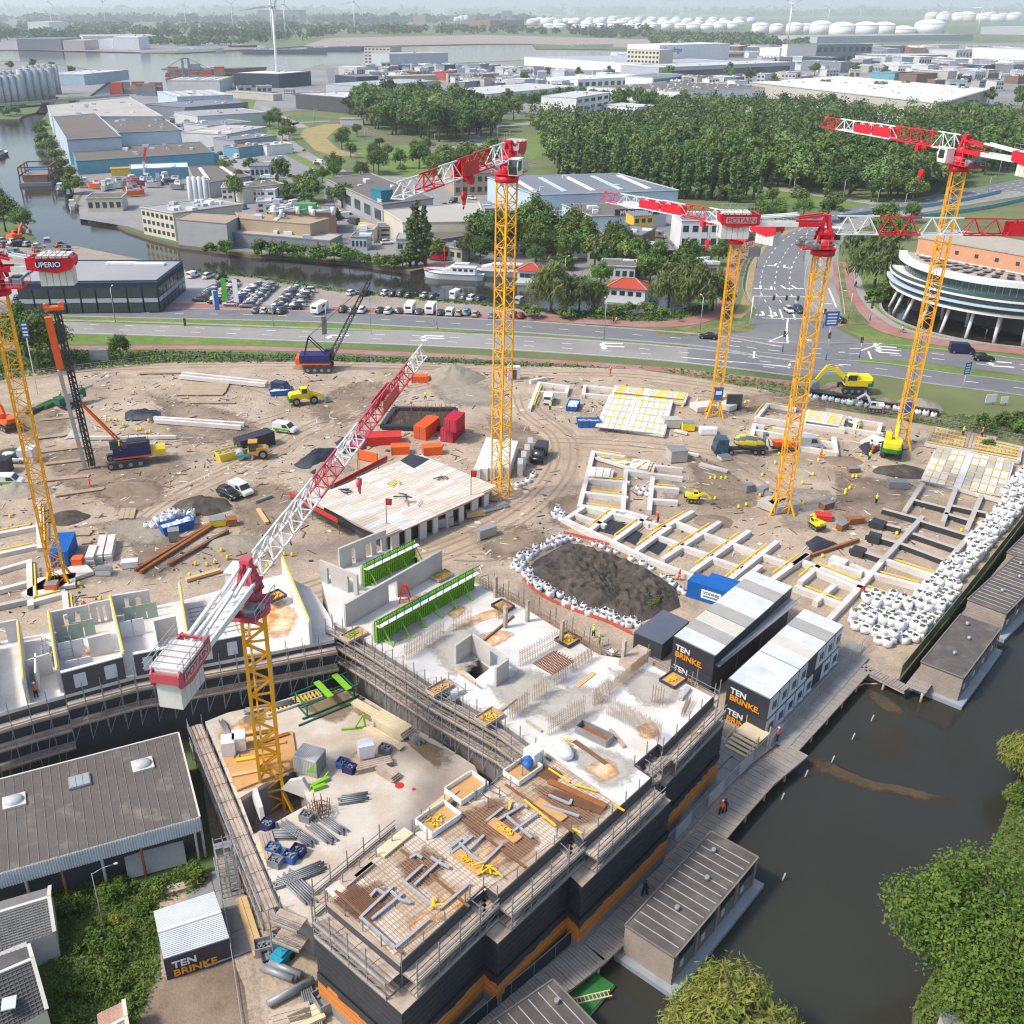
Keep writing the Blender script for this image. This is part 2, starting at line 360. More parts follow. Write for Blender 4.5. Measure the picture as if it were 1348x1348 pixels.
def strokes(segs,w,z=.076):
 mb=MB()
 for a,b in segs:
  p,q=P(*a),P(*b);h=ang(p,q);s,c=sin(h)*w/2,cos(h)*w/2
  mb.quad((p[0]+s,p[1]-c,z),(q[0]+s,q[1]-c,z),(q[0]-s,q[1]+c,z),(p[0]-s,p[1]+c,z))
 return mb
S_=[((900,471),(1040,483)),((993,463),(992,472)),((1040,479),(1038,485)),((1003,419),(1058,420)),((1014,408),(1017,420)),((1026,407),(1031,421)),((1042,408),(1047,421)),((1035,440),(1037,420)),((1036,440),(1012,450)),((1036,440),(1037,452)),((1012,450),(1037,452)),((1133,462),(1160,452)),((1143,463),(1147,473)),((1091,380),(1101,405)),((1085,400),(1095,400)),((1104,480),(1120,481)),((1104,464),(1112,464))]
mark([strokes(S_,.45)])
def arrows(pts,turn=1,s=1):
 mb=MB()
 for x,y,a in pts:
  c,s_=cos(a),sin(a);f=lambda u,v:(x+(u*c-v*s_)*s,y+(u*s_+v*c)*s,.078)
  mb.quad(f(0,-.25),f(3,-.25),f(3,.25),f(0,.25));mb.quad(f(2.6,.2),f(3.3,.2),f(3.3,1.1*turn),f(2.6,1.1*turn))if turn>0 else mb.quad(f(2.6,1.1*turn),f(3.3,1.1*turn),f(3.3,-.2),f(2.6,-.2))
  mb.add([f(2.3,1*turn),f(3.6,1*turn),f(2.95,1.8*turn)],[(0,1,2)])
 return mb
def ap(x,y,d):p=P(x,y);return(p[0],p[1],d)
mark([arrows([ap(1001,376,-1.8),ap(1015,377,-1.8),ap(1003,410,-1.7),ap(1019,411,-1.7),ap(1022,347,-2)],-1,1.3),arrows([ap(1028,376,-1.5),ap(1042,376,-1.5),ap(1033,349,-1.9)],1,1.3),arrows([ap(584,443,3.05),ap(585,446,3.05),ap(820,453,3),ap(822,457,3),ap(460,442,3.1)],1,1.6),arrows([ap(1180,458,2.85),ap(1183,462,2.85),ap(1184,466,2.85),ap(1332,478,2.9),ap(1335,484,2.9)],-1,1.5),strokes([((1062,448),(1068,448))],1.2)])
def kerb(line,off,z0=0,w=.22,h=.12):
 mb=MB();l=offset(line,off)
 for a,b in zip(l,l[1:]):mb.bar((a[0],a[1],h/2),(b[0],b[1],h/2),w,h)
 O('kerb',mb,'kerb',kind='structure')
for ln,of in((L1,5.75),(L1,-5.75),(L2,5.15),(L2,-5.15),(L3,-4.55),(L3,4.55),(L4,6.35),(NL,7.75),(NL,-8.2),(NR,-5.2)):kerb(ln,of)
sheet('car_park',PP(XY('-160 330 0 322 56 329 100 324 240 353 250 364 330 364 430 380 560 395 700 407 738 415 736 420 560 411 420 406 200 401 0 397 -160 393')),.012,'gravel_lot')
sheet('dealer_forecourt',PP(XY('-160 352 0 345 235 360 290 368 400 382 408 404 200 400 0 396 -160 392')),.016,'yard_pale')
sheet('boatyard',PP(XY('105 288 103 268 112 250 130 226 300 200 345 215 390 245 430 290 480 300 535 350 470 343 400 336 330 332 235 319 205 310 168 298')),.012,'yard')
sheet('industrial_yard',PP(XY('66 150 110 127 200 122 300 112 330 150 410 215 400 245 330 240 130 232 100 262 88 235 72 200')),.008,'yard')
sheet('industrial_street',PP(XY('200 150 228 150 275 185 320 212 385 262 440 290 425 300 360 258 300 215 255 190')),.016,'pavement')
sheet('industrial_yard',PP(XY('425 232 560 232 800 245 905 290 930 330 860 372 700 362 560 350 470 340 430 290')),.008,'yard')
sheet('industrial_yard',PP(XY('430 84 600 84 862 73 1500 66 1500 110 1348 138 1240 142 1150 150 1050 150 930 150 820 145 700 150 560 150 440 140 330 152 345 108')),.02,'yard')
sheet('industrial_yard',PP(XY('860 64 1600 52 1600 66 862 73')),.03,'yard')
sheet('port_ground',PP(XY('-400 81 0 81 60 83 110 91 154 98 117 126 -400 146')),.02,'yard')
sheet('port_ground',PP(XY('-600 40 0 50 230 52 350 60 349 63.5 190 69 0 65 -600 60')),.05,'yard')
sheet('sand_flat',PP(XY('400 60 430 50 640 46 860 52 1000 58 860 64 700 57.5 640 57.5 420 61.5')),.06,'gravel_lot')
FR=[curve(PP(q))for q in(XY('470 242 440 222 405 205 378 185 372 174 385 163 420 160 480 157'),XY('560 196 610 193 628 187 622 178 640 168 690 163 760 155 790 140'),XY('535 235 700 240 860 248 960 243 1090 258 1180 272'),XY('345 140 365 152 400 168'),XY('434 90 440 112 455 130'))]
for l,w,m in zip(FR,(3.6,5.5,4,4,5),('asphalt_pale','asphalt_pale','pavement','pavement','asphalt')):ribbon('far_road',l,-w,w,.03,m)
sheet('dry_field',PP(XY('395 178 400 170 430 163 455 164 440 172 430 182 445 196 470 205 440 205 415 198')),.024,'dry_grass')
sheet('mown_field',PP(XY('660 195 690 178 740 172 720 200 700 210')),.024,'grass');sheet('mown_field',PP(XY('360 170 385 200 440 228 470 245 440 248 410 222 330 180 305 140 330 132')),.016,'grass')
sheet('mown_field',PP(XY('460 195 560 190 650 215 640 240 520 232')),.016,'grass');sheet('mown_field',PP(XY('1240 150 1348 140 1480 135 1480 160 1300 165 1230 158')),.016,'rough_grass')
sheet('mown_field',PP(XY('960 240 1100 250 1180 266 1100 275 960 262')),.016,'grass')
RB=curve(PP(XY('440 158 480 172 540 187 620 202 700 216')));ribbon('railway_bed',RB,-5,5,.05,'ballast_stone')
mb=MB()
for o in(-3.2,-1.8,1.6,3.0):
 l=offset(RB,o)
 for a,b in zip(l,l[1:]):mb.bar((a[0],a[1],.15),(b[0],b[1],.15),.18,.2)
mt('rusty_rail',(.16,.11,.085),.6,.1,1);O('railway_track',mb,'rusty_rail',kind='structure')
sheet('garden_ground',PP(XY('-60 1165 215 1135 262 1150 215 1180 205 1290 185 1348 130 1480 -60 1480')),.012,'weeds')
sheet('gravel_yard',PP(XY('205 1290 305 1262 325 1300 350 1480 135 1480 180 1348')),.02,'sand_d')
terr('right_bank',XY('1197 1500 1207 1322 1252 1242 1287 1157 1322 1082 1344 1017 1362 962 1482 832 1700 800 1700 1500'),2.5,lambda x,y:.05+.25*abs(nz(x,y,.2,9)),'weeds')
mt('crane_yellow',(.86,.41,.015),.5,.1,1.2);mt('cr_red',(.62,.012,.03),.45,.12,1,rnd=.05);mt('cr_fred',(.55,.08,.11),.55,.12,1)
mt('cr_wht',(.78,.78,.76),.5,.08,.8);mt('concrete',(.44,.42,.395),.85,.1,.5,fine=.08,bump=.15,bsc=5);mt('conc_p',(.66,.635,.60),.85,.09,.45,col2=(.56,.53,.49),mix=.56,sc2=.2,fine=.06)
mt('steel_g',(.28,.29,.3),.5,.15,1,metal=.3);mt('galv',(.42,.43,.44),.45,.12,1,metal=.5);mt('dmetal',(.045,.047,.05),.5,.2,1)
mt('glass',(.03,.045,.05),.08,.1,.3,spec=.7);mt('rope',(.06,.06,.06),.7,0);mt('sgn_bl',(.035,.12,.36),.5,.05,1);mt('sgn_wht',(.8,.8,.8),.6,.03,1)
mt('navy',(.02,.02,.12),.5,.05,1);mt('black_rubber',(.02,.02,.021),.8,.1,1);mt('sf_org',(.85,.13,.02),.6,.08,1)
def lattice(p0,p1,wide,tall,n,mb,cw=.14,dw=.09,mi=0):
 x0,x1=p0,p1;dx=(x1-x0)/n
 for y in(-wide/2,wide/2):mb.bar((x0,y,0),(x1,y,0),cw,cw,mi)
 mb.bar((x0,0,tall),(x1,0,tall),cw,cw,mi)
 for i in rg(n):
  a=x0+i*dx;b=a+dx;m=(a+b)/2
  for y in(-wide/2,wide/2):
   mb.bar((a,y,0),(m,0,tall),dw,dw,mi);mb.bar((m,0,tall),(b,y,0),dw,dw,mi)
  mb.bar((a,-wide/2,0),(a,wide/2,0),dw,dw,mi);mb.bar((a,-wide/2,0),(b,wide/2,0),dw*.8,dw*.8,mi)
 mb.bar((x1,-wide/2,0),(x1,wide/2,0),dw,dw,mi)
 return mb
MAST={}
def mast_mesh(w,h,t=1):
 k=(w,h,t)
 if k not in MAST:
  mb=MB();q=w/2;c=[(-q,-q),(q,-q),(q,q),(-q,q)]
  for x,y in c:mb.bar((x,y,0),(x,y,h),.19*t,.19*t)
  for i in rg(4):
   a,b=c[i],c[(i+1)%4]
   mb.bar((*a,h),(*b,h),.1*t);mb.bar((*a,0),(*b,h/2),.095*t);mb.bar((*b,h/2),(*a,h),.095*t)
  mb.bar((-q*.5,-q*.5,0),(-q*.5+.1,q*.6,h),.16,.05)
  MAST[k]=mb.mesh('mast_section',['crane_yellow'])
 return MAST[k]
def crane(label,base,ytop,tip,cjl,mrot,cols,z0=0,w=2.0,jibfrac=1,cjcol=('cr_red','cr_wht','cr_red'),red='cr_red',sign=None,trolley=.3,hook=8,cj_only=False,ljib=None,tilt=0,cjz=0,boxl=5.0,zt=None,mt_=1):
 b=P(*base,z0);zt=zt or HT(base[0],base[1],ytop,z0);zj=zt+2.6
 tp=P(*tip,zj);az=atan2(tp[1]-b[1],tp[0]-b[0]);L=ljib or dst(b,tp)
 if cj_only:az+=pi
 r=T('tower_crane',label,'tower crane',(b[0],b[1],z0),az,'tower cranes over building site')
 h=zt-z0;n=max(1,round(h/3.0));sh=h/n;mm=mast_mesh(w,round(sh,3),mt_)
 for i in rg(n):O('mast_section',mm,None,r,(0,0,i*sh),mrot-az)
 mb=MB();
 for a in rg(4):
  ca,sa=cos(a*pi/2+pi/4+mrot-az),sin(a*pi/2+pi/4+mrot-az);mb.bar((ca*w*.7,sa*w*.7,2.6),(ca*w*1.35,sa*w*1.35,.05),.26,.26)
 O('base_strut',mb,'crane_yellow',r)
 Z=h
 mb=MB();mb.cyl((0,0,Z-.3),(0,0,Z+.45),w*.82,16);mb.cyl((0,0,Z+.45),(0,0,Z+1.9),w*.52,14);mb.cb((-1.1,0,Z+.75),(4.6,3.6,.14));mb.cb((.6,1.5,Z+.75),(2.2,1.6,.12))
 O('slewing_ring',mb,red,r)
 mb=MB()
 for y in(-.75,.75):
  mb.bar((.9,y,Z+1.6),(-.1,y*.35,Z+4.9),.34,.34);mb.bar((-1.2,y,Z+1.6),(-.35,y*.35,Z+4.9),.3,.3);mb.bar((1.0,y,Z+2.6),(-1.2,y,Z+2.6),.3,.3)
 mb.cb((-.2,0,Z+4.9),(.9,.9,.35));mb.bar((.5,-.7,Z+3.9),(.5,.7,Z+3.9),.16);mb.cyl((0,0,Z+1.8),(0,0,Z+3.2),w*.42,12)
 O('tower_head',mb,red,r)
 mb=MB();mb.lside(XY('0 0 1.9 0 2.25 1.2 1.9 2.1 0 2.1'),1.05,2.45);mb.cb((1.0,1.75,2.14),(2.2,1.6,.08))
 cb=O('cab',mb,'cr_wht',r,(.5,0,Z+.85))
 mb=MB();mb.quad((1.96,1.15,.15),(1.96,2.35,.15),(2.28,2.35,1.2),(2.28,1.15,1.2));mb.quad((2.28,1.15,1.22),(2.28,2.35,1.22),(1.98,2.35,2.0),(1.98,1.15,2.0));mb.quad((.5,2.462,.6),(1.9,2.462,.6),(1.8,2.462,1.9),(.5,2.462,1.9));mb.quad((.5,1.04,.6),(1.9,1.04,.6),(1.8,1.04,1.9),(.5,1.04,1.9));O('window',mb,'glass',cb)
 mb=MB()
 for k,(x,y,q)in en(((-2.2,-.9,.9),(-2.6,.6,.8),(-1.4,-1.4,.6))):mb.cb((x,y,Z+.8+q*.5),(q*1.1,q,q));mb.cyl((x-.3,y-.5,Z+1.3),(x-.3,y+.5,Z+1.3),q*.42,10)
 O('hoist_winch',mb,'steel_g',r)
 mb=MB()
 for s in(-1.8,1.8):
  for x in(-3.4,-2.2,-1,0,1.2):mb.bar((x,s,Z+.8),(x,s,Z+1.9),.05)
  for z in(1.35,1.9):mb.bar((-3.4,s,Z+z),(1.2,s,Z+z),.05)
 mb.bar((-3.4,-1.8,Z+1.9),(-3.4,1.8,Z+1.9),.05);O('railing',mb,'galv',r)
 jz=Z+2.6
 if not cj_only:
  n=len(cols);sl_=(L-1.2)/n
  for i,c in en(cols):
   x0=1.2+i*sl_;mb=MB();tall=2.3-(.7*i/n);lattice(x0,x0+sl_-.06,1.5,tall,max(2,round(sl_/2.3)),mb,.17,.1)
   o=O('jib_section',mb,c[0],r,(0,0,jz));o.rotation_euler[1]=-tilt
   if len(c)>1:
    mb=MB();mb.box(x0+.2,-.78,.12,x0+sl_-.3,-.73,tall*.82);mb.box(x0+.2,.73,.12,x0+sl_-.3,.78,tall*.82);p_=O('jib_panel',mb,c[1],r,(0,0,jz));p_.rotation_euler[1]=-tilt
  xt=L*trolley;mb=MB();mb.cb((xt,0,jz-.28),(1.9,1.8,.3));mb.cb((xt+.6,1.1,jz-.5),(.8,.7,.9));O('trolley',mb,red,r)
  mb=MB()
  for dx in(-.35,.35):mb.bar((xt+dx,0,jz-.4),(xt+dx*.6,0,jz-hook),.045)
  O('hoist_rope',mb,'rope',r)
  mb=MB();mb.cyl((xt,-.2,jz-hook-.3),(xt,.2,jz-hook-.3),.55,12);mb.cb((xt,0,jz-hook-1),(.45,.3,.8));mb.path([(xt,0,jz-hook-1.3),(xt,0,jz-hook-1.7),(xt+.25,0,jz-hook-1.9),(xt+.35,0,jz-hook-1.6)],.08);O('hook_block',mb,red,r)
 x1=-cjl;xb=x1+boxl
 segs=[(-.6,-.6-(cjl-boxl)*.36,cjcol[0]),(-.6-(cjl-boxl)*.36,xb,cjcol[1])]
 for a,b_,c in segs:
  mb=MB()
  for y in(-.75,.75):
   mb.bar((a,y,jz+.15+cjz),(b_,y,jz+.15+cjz),.22,.6);mb.bar((a,y*.7,jz+1.7+cjz*.7),(b_,y*.8,jz+1.25+cjz*.7),.26,.26)
  k=a
  while k>b_+.8:mb.bar((k,-.75,jz+.1+cjz),(k-1,.75,jz+.1+cjz),.1);k-=1.2
  mb.box(b_,-.55,jz+.0+cjz,a,.55,jz+.06+cjz)
  O('counter_jib_girder',mb,c,r)
 mb=MB();zz=jz+cjz
 prof=[(xb+.4,zz+.1),(xb-boxl*.25,zz-.1),(xb-boxl*.6,zz-.35),(x1+.3,zz+.1),(x1,zz+.6),(x1,zz+1.3),(x1+.3,zz+1.6),(xb+.4,zz+1.5)]
 for y0,y1 in((-1.15,-1.0),(1.0,1.15)):mb.lside(prof,y0,y1)
 mb.box(x1,-1,zz+.6,x1+.2,1,zz+1.4);mb.bar((xb,-1,zz+1.45),(xb,1,zz+1.45),.2)
 bx=O('ballast_frame',mb,cjcol[2],r)
 nsl=5;sw=(boxl-1.2)/nsl;sm=MB();sm.box(0,-.95,-2.1,sw-.05,.95,1.2);sm.box(.05,-1.3,1.2,sw-.1,1.3,1.45);me=sm.mesh('ballast_slab',['conc_p'])
 for i in rg(nsl):O('ballast_slab',me,None,r,(x1+.4+i*sw,0,zz+.25))
 mb=MB()
 for s in(-1.35,1.35):
  k=xb
  while k>x1-.3:mb.bar((k,s,zz+1.5),(k,s,zz+2.5),.05);k-=1.1
  for z in(2,2.5):mb.bar((xb,s,zz+z),(x1-.3,s,zz+z),.05)
 O('railing',mb,'galv',r)
 if sign:
  for sd in(1,-1):
   mb=MB();mb.cb((xb-boxl*.42,sd*1.2,zz+.72),(2.6 if sign=='UPERIO' else boxl*.82,.05,.85));pl=O('sign_panel',mb,'navy' if sign=='UPERIO' else 'galv' if sign=='POTAIN' else 'navy',r)
   text('lettering',sign,.85,'sgn_wht' if sign=='UPERIO' else 'cr_red',pl,(xb-boxl*.42,sd*1.24,zz+.42),(pi/2,0,0)if sd<0 else(pi/2,0,pi),'CENTER',.01,1.0 if sign=='UPERIO' else 1.25,.01)
 return r
R_,Wt,Fr,Pk=('cr_red',),('cr_wht',),('cr_fred',),('cr_fred',)
RW,WR=('cr_red','cr_red'),('cr_wht','cr_red')
C2=crane('yellow tower crane with its red and white jib pointing left, standing between low concrete block and haul road',(658,655),236,(523,262),4.6,radians(45),[Wt,R_,RW,Wt,R_,Wt],trolley=.45,hook=2.2,boxl=2.4,cjz=.6)
C3=crane('yellow tower crane in excavated ground, its long red and white jib running off right edge',(1027,674),332,(1348,309),14.8,radians(-8),[Wt,R_,Wt,R_,('cr_red','cr_red'),Wt,R_,Wt,R_],sign='POTAIN',trolley=.72,hook=36,ljib=52,cjz=1.1)
C4=crane('tallest-looking yellow tower crane at right edge with its jib pointing up left over wood',(1183,588),222,(1083,166),17,radians(-18),[Wt,R_,R_,WR,WR,Wt,R_],sign=None,trolley=.22,hook=4)
C5=crane('slender yellow tower crane in front of white roofed hall, its jib tipped with red pointing left',(940,548),318,(790,262),9,radians(-8),[Wt,R_,WR,WR,Wt,Fr],trolley=.18,hook=3.5,w=1.7)
C6=crane('nearest yellow tower crane, rising from courtyard deck with its jib pointing away',(360,1062),800,(556,468),15.8,radians(15),[Wt,Wt,Fr,Wt,Fr,('cr_fred','cr_red'),Fr,Wt],red='cr_fred',cjcol=('cr_wht','cr_wht','cr_fred'),sign='POTAIN',trolley=.5,hook=5,mt_=1.6)
C1=crane('yellow tower crane cut by left edge, only its mast and counter jib in view',(78,770),384,(134,352),9.5,radians(18),[Wt],sign='UPERIO',cj_only=True,trolley=0,w=1.8)
def hanging(px,py,top_z,name,label,col,size):
 p=P(px,py);r=T(name,label,'crane load',(p[0],p[1],0));mb=MB();mb.cb((0,0,size[2]/2+2),size);O('load_box',mb,col,r)
 mb=MB();mb.bar((0,0,size[2]+4.5),(0,0,top_z),.06)
 for a in(-1,1):
  for c in(-1,1):mb.bar((a*size[0]/2,c*size[1]/2,size[2]+2),(0,0,size[2]+4.5),.04)
 O('hoist_rope',mb,'rope',r);return r
hanging(1190,556,44,'lifted_crate','blue crate hanging on a long crane rope beside rightmost mast','sgn_bl',(1.6,1.6,2.4))
def mastsign(cr,z):
 mb=MB();mb.cb((0,-1.2,z),(1.7,.06,2.6));o=O('sign_board',mb,'sgn_bl',cr,(0,0,0),-cr.rotation_euler[2]);mb=MB();mb.cb((0,-1.245,z+.2),(1.1,.02,.7));O('emblem',mb,'sgn_wht',o)
mastsign(C5,5)
mt('white_slab',(.68,.655,.615),.9,.09,.5,col2=(.57,.53,.47),mix=.55,sc2=.2,fine=.08);mt('court_slab',(.6,.54,.46),.9,.1,.5,col2=(.47,.375,.28),mix=.54,sc2=.16,fine=.08)
mt('dust_grey',(.42,.39,.34),.9,.15,.6,fine=.1);mt('rust_stain',(.55,.25,.07),.9,.25,.8,col2=(.66,.5,.33),mix=.5,sc2=.8,fine=.15);mt('wet_patch',(.25,.18,.11),.4,.25,.5)
mt('reb_r',(.20,.10,.055),.8,.2,2);mt('reb_p',(.40,.27,.175),.8,.2,1);mt('rust_o',(.30,.11,.035),.85,.25,2)
mt('form_floor',(.56,.46,.36),.85,.16,.8,col2=(.42,.29,.18),mix=.56,sc2=.3,fine=.14)
mt('planks',(.50,.41,.33),.85,.16,1.2,col2=(.38,.29,.22),mix=.5,sc2=.7,fine=.15);mt('timb_n',(.62,.42,.2),.8,.14,1.5,fine=.1);mt('ply',(.55,.31,.12),.7,.12,1);mt('timb_p',(.66,.55,.36),.8,.1,1)
mt('foil_b',(.03,.034,.045),.5,.25,.7,bump=.5,bsc=2);mt('insul',(.58,.2,.04),.85,.12,.5,fine=.1);mt('plinth',(.26,.245,.23),.9,.12,.5)
mt('gr_form',(.22,.5,.03),.5,.12,1);mt('lime_dark',(.07,.24,.02),.6,.15,1);mt('dark_green',(.02,.12,.07),.6,.15,1);mt('duct_grey',(.36,.365,.39),.6,.1,1);mt('tape_y',(.8,.52,.02),.6,.1,1);mt('cap_yel',(.8,.62,.02),.6,.08,1)
mt('wall_c',(.52,.50,.46),.85,.08,.5,col2=(.45,.43,.39),mix=.5,sc2=.3,fine=.05);mt('pan_dk',(.075,.075,.085),.6,.12,1);mt('win_wht',(.6,.64,.68),.3,.08,1,spec=.6)
mt('red_p',(.6,.03,.02),.55,.1,1);mt('blue_plastic',(.02,.13,.42),.5,.1,1);mt('teal',(.02,.3,.42),.5,.1,1);mt('bag_w',(.78,.78,.8),.8,.07,2,bump=.6,bsc=4,rnd=.06)
DZ=10.0
def W2(pts,z=DZ):return PP(pts,z)
def plate(poly,holes,z0,z1,mb=None,mi=0):
 mb=mb or MB();loops=[poly]+list(holes);flat=[p for l in loops for p in l]
 tri=geometry.tessellate_polygon([[Vector((p[0],p[1],0))for p in l]for l in loops]);fs=[]
 for t in tri:
  A,B,C=(flat[i]for i in t);fs.append(t if(B[0]-A[0])*(C[1]-A[1])-(B[1]-A[1])*(C[0]-A[0])>0 else t[::-1])
 mb.add([(p[0],p[1],z1)for p in flat],fs,mi);mb.add([(p[0],p[1],z0)for p in flat],[f[::-1]for f in fs],mi)
 for l in loops:
  for i in rg(len(l)):
   a,b=l[i],l[(i+1)%len(l)];mb.add([(a[0],a[1],z0),(b[0],b[1],z0),(b[0],b[1],z1),(a[0],a[1],z1)],[(0,1,2,3)],mi)
 return mb
def faded(name):
 k=name+'_patch'
 if k in MT:return k
 m=MT[name].copy();m.name=k;n=m.node_tree.nodes;L=m.node_tree.links;o=[x for x in n if x.type=='OUTPUT_MATERIAL'][0];b=n['Principled BSDF']
 a=n.new('ShaderNodeAttribute');a.attribute_name='fade';t=n.new('ShaderNodeTexNoise');t.inputs['Scale'].default_value=1.1;t.inputs['Detail'].default_value=6;t.inputs['Roughness'].default_value=.7;L.new(n.new('ShaderNodeNewGeometry').outputs['Position'],t.inputs['Vector'])
 s=n.new('ShaderNodeMath');s.operation='ADD';L.new(a.outputs['Fac'],s.inputs[0]);L.new(t.outputs['Fac'],s.inputs[1]);r=n.new('ShaderNodeMapRange');r.inputs[1].default_value=.62;r.inputs[2].default_value=1.02;L.new(s.outputs[0],r.inputs[0])
 tr=n.new('ShaderNodeBsdfTransparent');x=n.new('ShaderNodeMixShader');L.new(r.outputs[0],x.inputs[0]);L.new(tr.outputs[0],x.inputs[1]);L.new(b.outputs[0],x.inputs[2]);L.new(x.outputs[0],o.inputs['Surface']);MT[k]=m;return k
SK=[0]
def stain(px,z,mat,name,par=None,zf=None):
 pts=curve(PP(list(px)+[px[0]],z),4)[:-1];n=len(pts);c=(sum(p[0]for p in pts)/n,sum(p[1]for p in pts)/n);K=6;vs=[];fd=[];SK[0]+=1;dz=.0025*(SK[0]%24)
 for k in rg(K+1):
  for p in pts:t=k/K;x,y=c[0]+(p[0]-c[0])*t*1.18,c[1]+(p[1]-c[1])*t*1.18;vs.append((x-c[0],y-c[1],(zf(x,y)+.05 if zf else z)+dz));fd.append((1-t)**.8)
 mb=MB();mb.add(vs,[(k*n+i,(k+1)*n+i,(k+1)*n+(i+1)%n,k*n+(i+1)%n)for k in rg(K)for i in rg(n)]);A_=sum(pts[i][0]*pts[i-1][1]-pts[i-1][0]*pts[i][1]for i in rg(n))
 if A_>0:mb.f=[f[::-1]for f in mb.f]
 me=mb.mesh(name,[faded(mat)]);me.attributes.new('fade','FLOAT','POINT').data.foreach_set('value',fd);l=par.location if par else(0,0,0);o=O(name,me,None,par,(c[0]-l[0],c[1]-l[1],-l[2]))
 if not par:o['kind']='structure'
 return o
FAC=W2(XY('432 1187 528 1267 637 1167 654 1180 752 1093 767 1107 857 1024 834 1008 866 980 872 984 938 918'))
INN=W2(XY('729 998 706 1019 690 1026 646 1066 625 1056 566 1108 540 1096'))
MAINL=W2(XY('729 998 668 953 577 902 493 848 454 825 440 819'))
NE_=W2(XY('938 918 851 872 789 862 700 806 622 764'))
SEAM=W2([(816,1062)])[0]
A=T('apartment_block','concrete apartment block under construction with a rebar deck, black foil and orange insulation along canal','building',P(680,1000,0))
REB=FAC[:6]+[SEAM]+INN[:];
WSL=[SEAM]+FAC[6:]+NE_[1:]+W2(XY('585 752 507 722 447 748 423 764 432 800'))+MAINL[::-1][:-1]+[MAINL[0]]
shaft=W2(XY('600 873 621 858 647 878 626 894'))
WO('storey',MB().prism(REB,.1,DZ-.45),'plinth',A)
WO('storey',plate(WSL,[shaft],.1,DZ-.45),'plinth',A)
WO('white_slab',plate(WSL,[shaft],DZ-.4,DZ),'white_slab',A)
WO('form_deck',MB().prism(REB,DZ-.4,DZ-.06),'form_floor',A)
def band(line,off,z0,z1,mat,name,par,thick=.06):
 l=offset(line,off);mb=MB()
 for a,b in zip(l,l[1:]):mb.bar((a[0],a[1],(z0+z1)/2),(b[0],b[1],(z0+z1)/2),thick,z1-z0)
 return WO(name,mb,mat,par)
FL=FAC[1:];SIDE=-1
def band2(line,d,z0,z1,mat,name,th):
 l=moff(line,d);mb=MB()
 for a,b in zip(l,l[1:]):mb.bar((a[0],a[1],(z0+z1)/2),(b[0],b[1],(z0+z1)/2),th,z1-z0)
 return WO(name,mb,mat,A)
band(FL,SIDE*.08,7.4,9.6,'pan_dk','wall_panel',A,.08);band(FAC[:2],-.08,7.4,9.6,'pan_dk','wall_panel',A,.08)
WALL=FAC[:];gz=RR(2)
for d,z0,z1,m,nm,th in TB('-1.45 3.3 7.4 foil_b foil_sheet .1|-1.5 1.3 3.45 insul insulation_layer .2|-1.4 .1 1.3 plinth concrete_plinth .35',5):band2(WALL,d,z0,z1,m,nm,th)
for k in rg(6):z=3.6+k*.62;band2(WALL,-1.51,z,z+.04,'dmetal','foil_batten',.05)
for z in(2,2.7):band2(WALL,-1.61,z,z+.03,'rust_o','insulation_joint',.02)
ol=moff(WALL,-1.62);mb=MB()
for a,b in zip(ol,ol[1:]):
 n=max(2,int(dst(a,b)/1.1))
 for i in rg(n):p,q=lerp(a,b,i/n),lerp(a,b,(i+1)/n);h0,h1=gz.uniform(0,.45),gz.uniform(0,.45);mb.quad((p[0],p[1],3.3-h0),(q[0],q[1],3.3-h1),(q[0],q[1],3.9),(p[0],p[1],3.9))
WO('foil_edge',mb,'foil_b',A)
WO('scaffold_floor',MB().prism([(p[0],p[1])for p in FAC]+[(p[0],p[1])for p in moff(FAC,-1.5)[::-1]],7.38,7.46),'planks',A)
band(FL,SIDE*.05,DZ-.35,DZ+.06,'dmetal','slab_edge',A,.12);band(FAC[:2],-.05,DZ-.35,DZ+.05,'planks','slab_edge',A,.1)
UA=ang(FAC[1],FAC[4]);ux,uy=cos(UA),sin(UA);WA=UA-pi/2;wx,wy=cos(WA),sin(WA)
mt('form_pale',(.64,.56,.47),.85,.16,.8,col2=(.45,.31,.19),mix=.62,sc2=.35,fine=.12);mt('form_tan',(.47,.34,.22),.85,.18,.8,fine=.14)
def cbars(poly,a,step,z,r,mb,trim=0):
 c,s=cos(a),sin(a);q=[(p[0]*c+p[1]*s,-p[0]*s+p[1]*c)for p in poly];y=min(p[1]for p in q)+step/2
 while y<max(p[1]for p in q):
  xs=sorted(q[i][0]+(y-q[i][1])/(q[(i+1)%len(q)][1]-q[i][1])*(q[(i+1)%len(q)][0]-q[i][0])for i in rg(len(q))if(q[i][1]>y)!=(q[(i+1)%len(q)][1]>y))
  for u,v in zip(xs[::2],xs[1::2]):
   if v-u>.6:mb.bar((((u+.1)*c-y*s),(u+.1)*s+y*c,z),(((v-.1)*c-y*s),(v-.1)*s+y*c,z),r,r)
  y+=step
 return mb
mb=cbars(REB,UA,.5,DZ+.08,.022,MB());cbars(REB,WA,.26,DZ+.11,.026,mb);o=WO('rebar_mesh',mb,'reb_p',A,kind='stuff')
for q,m in(('450 1190 490 1160 520 1180 480 1215','r'),('520 1140 560 1115 590 1140 550 1170','r'),('560 1190 600 1165 620 1180 580 1212','y'),('600 1080 650 1050 690 1080 640 1110','r'),('650 1120 690 1095 710 1110 670 1140','r'),('700 1030 760 1050 790 1075 730 1090','r'),('535 1215 560 1200 575 1215 545 1235','y'),('620 1130 645 1110 665 1130 640 1150','y')):stain(XY(q),DZ+.02,'reb_r' if m=='r' else 'rust_stain','rust_stain',A)
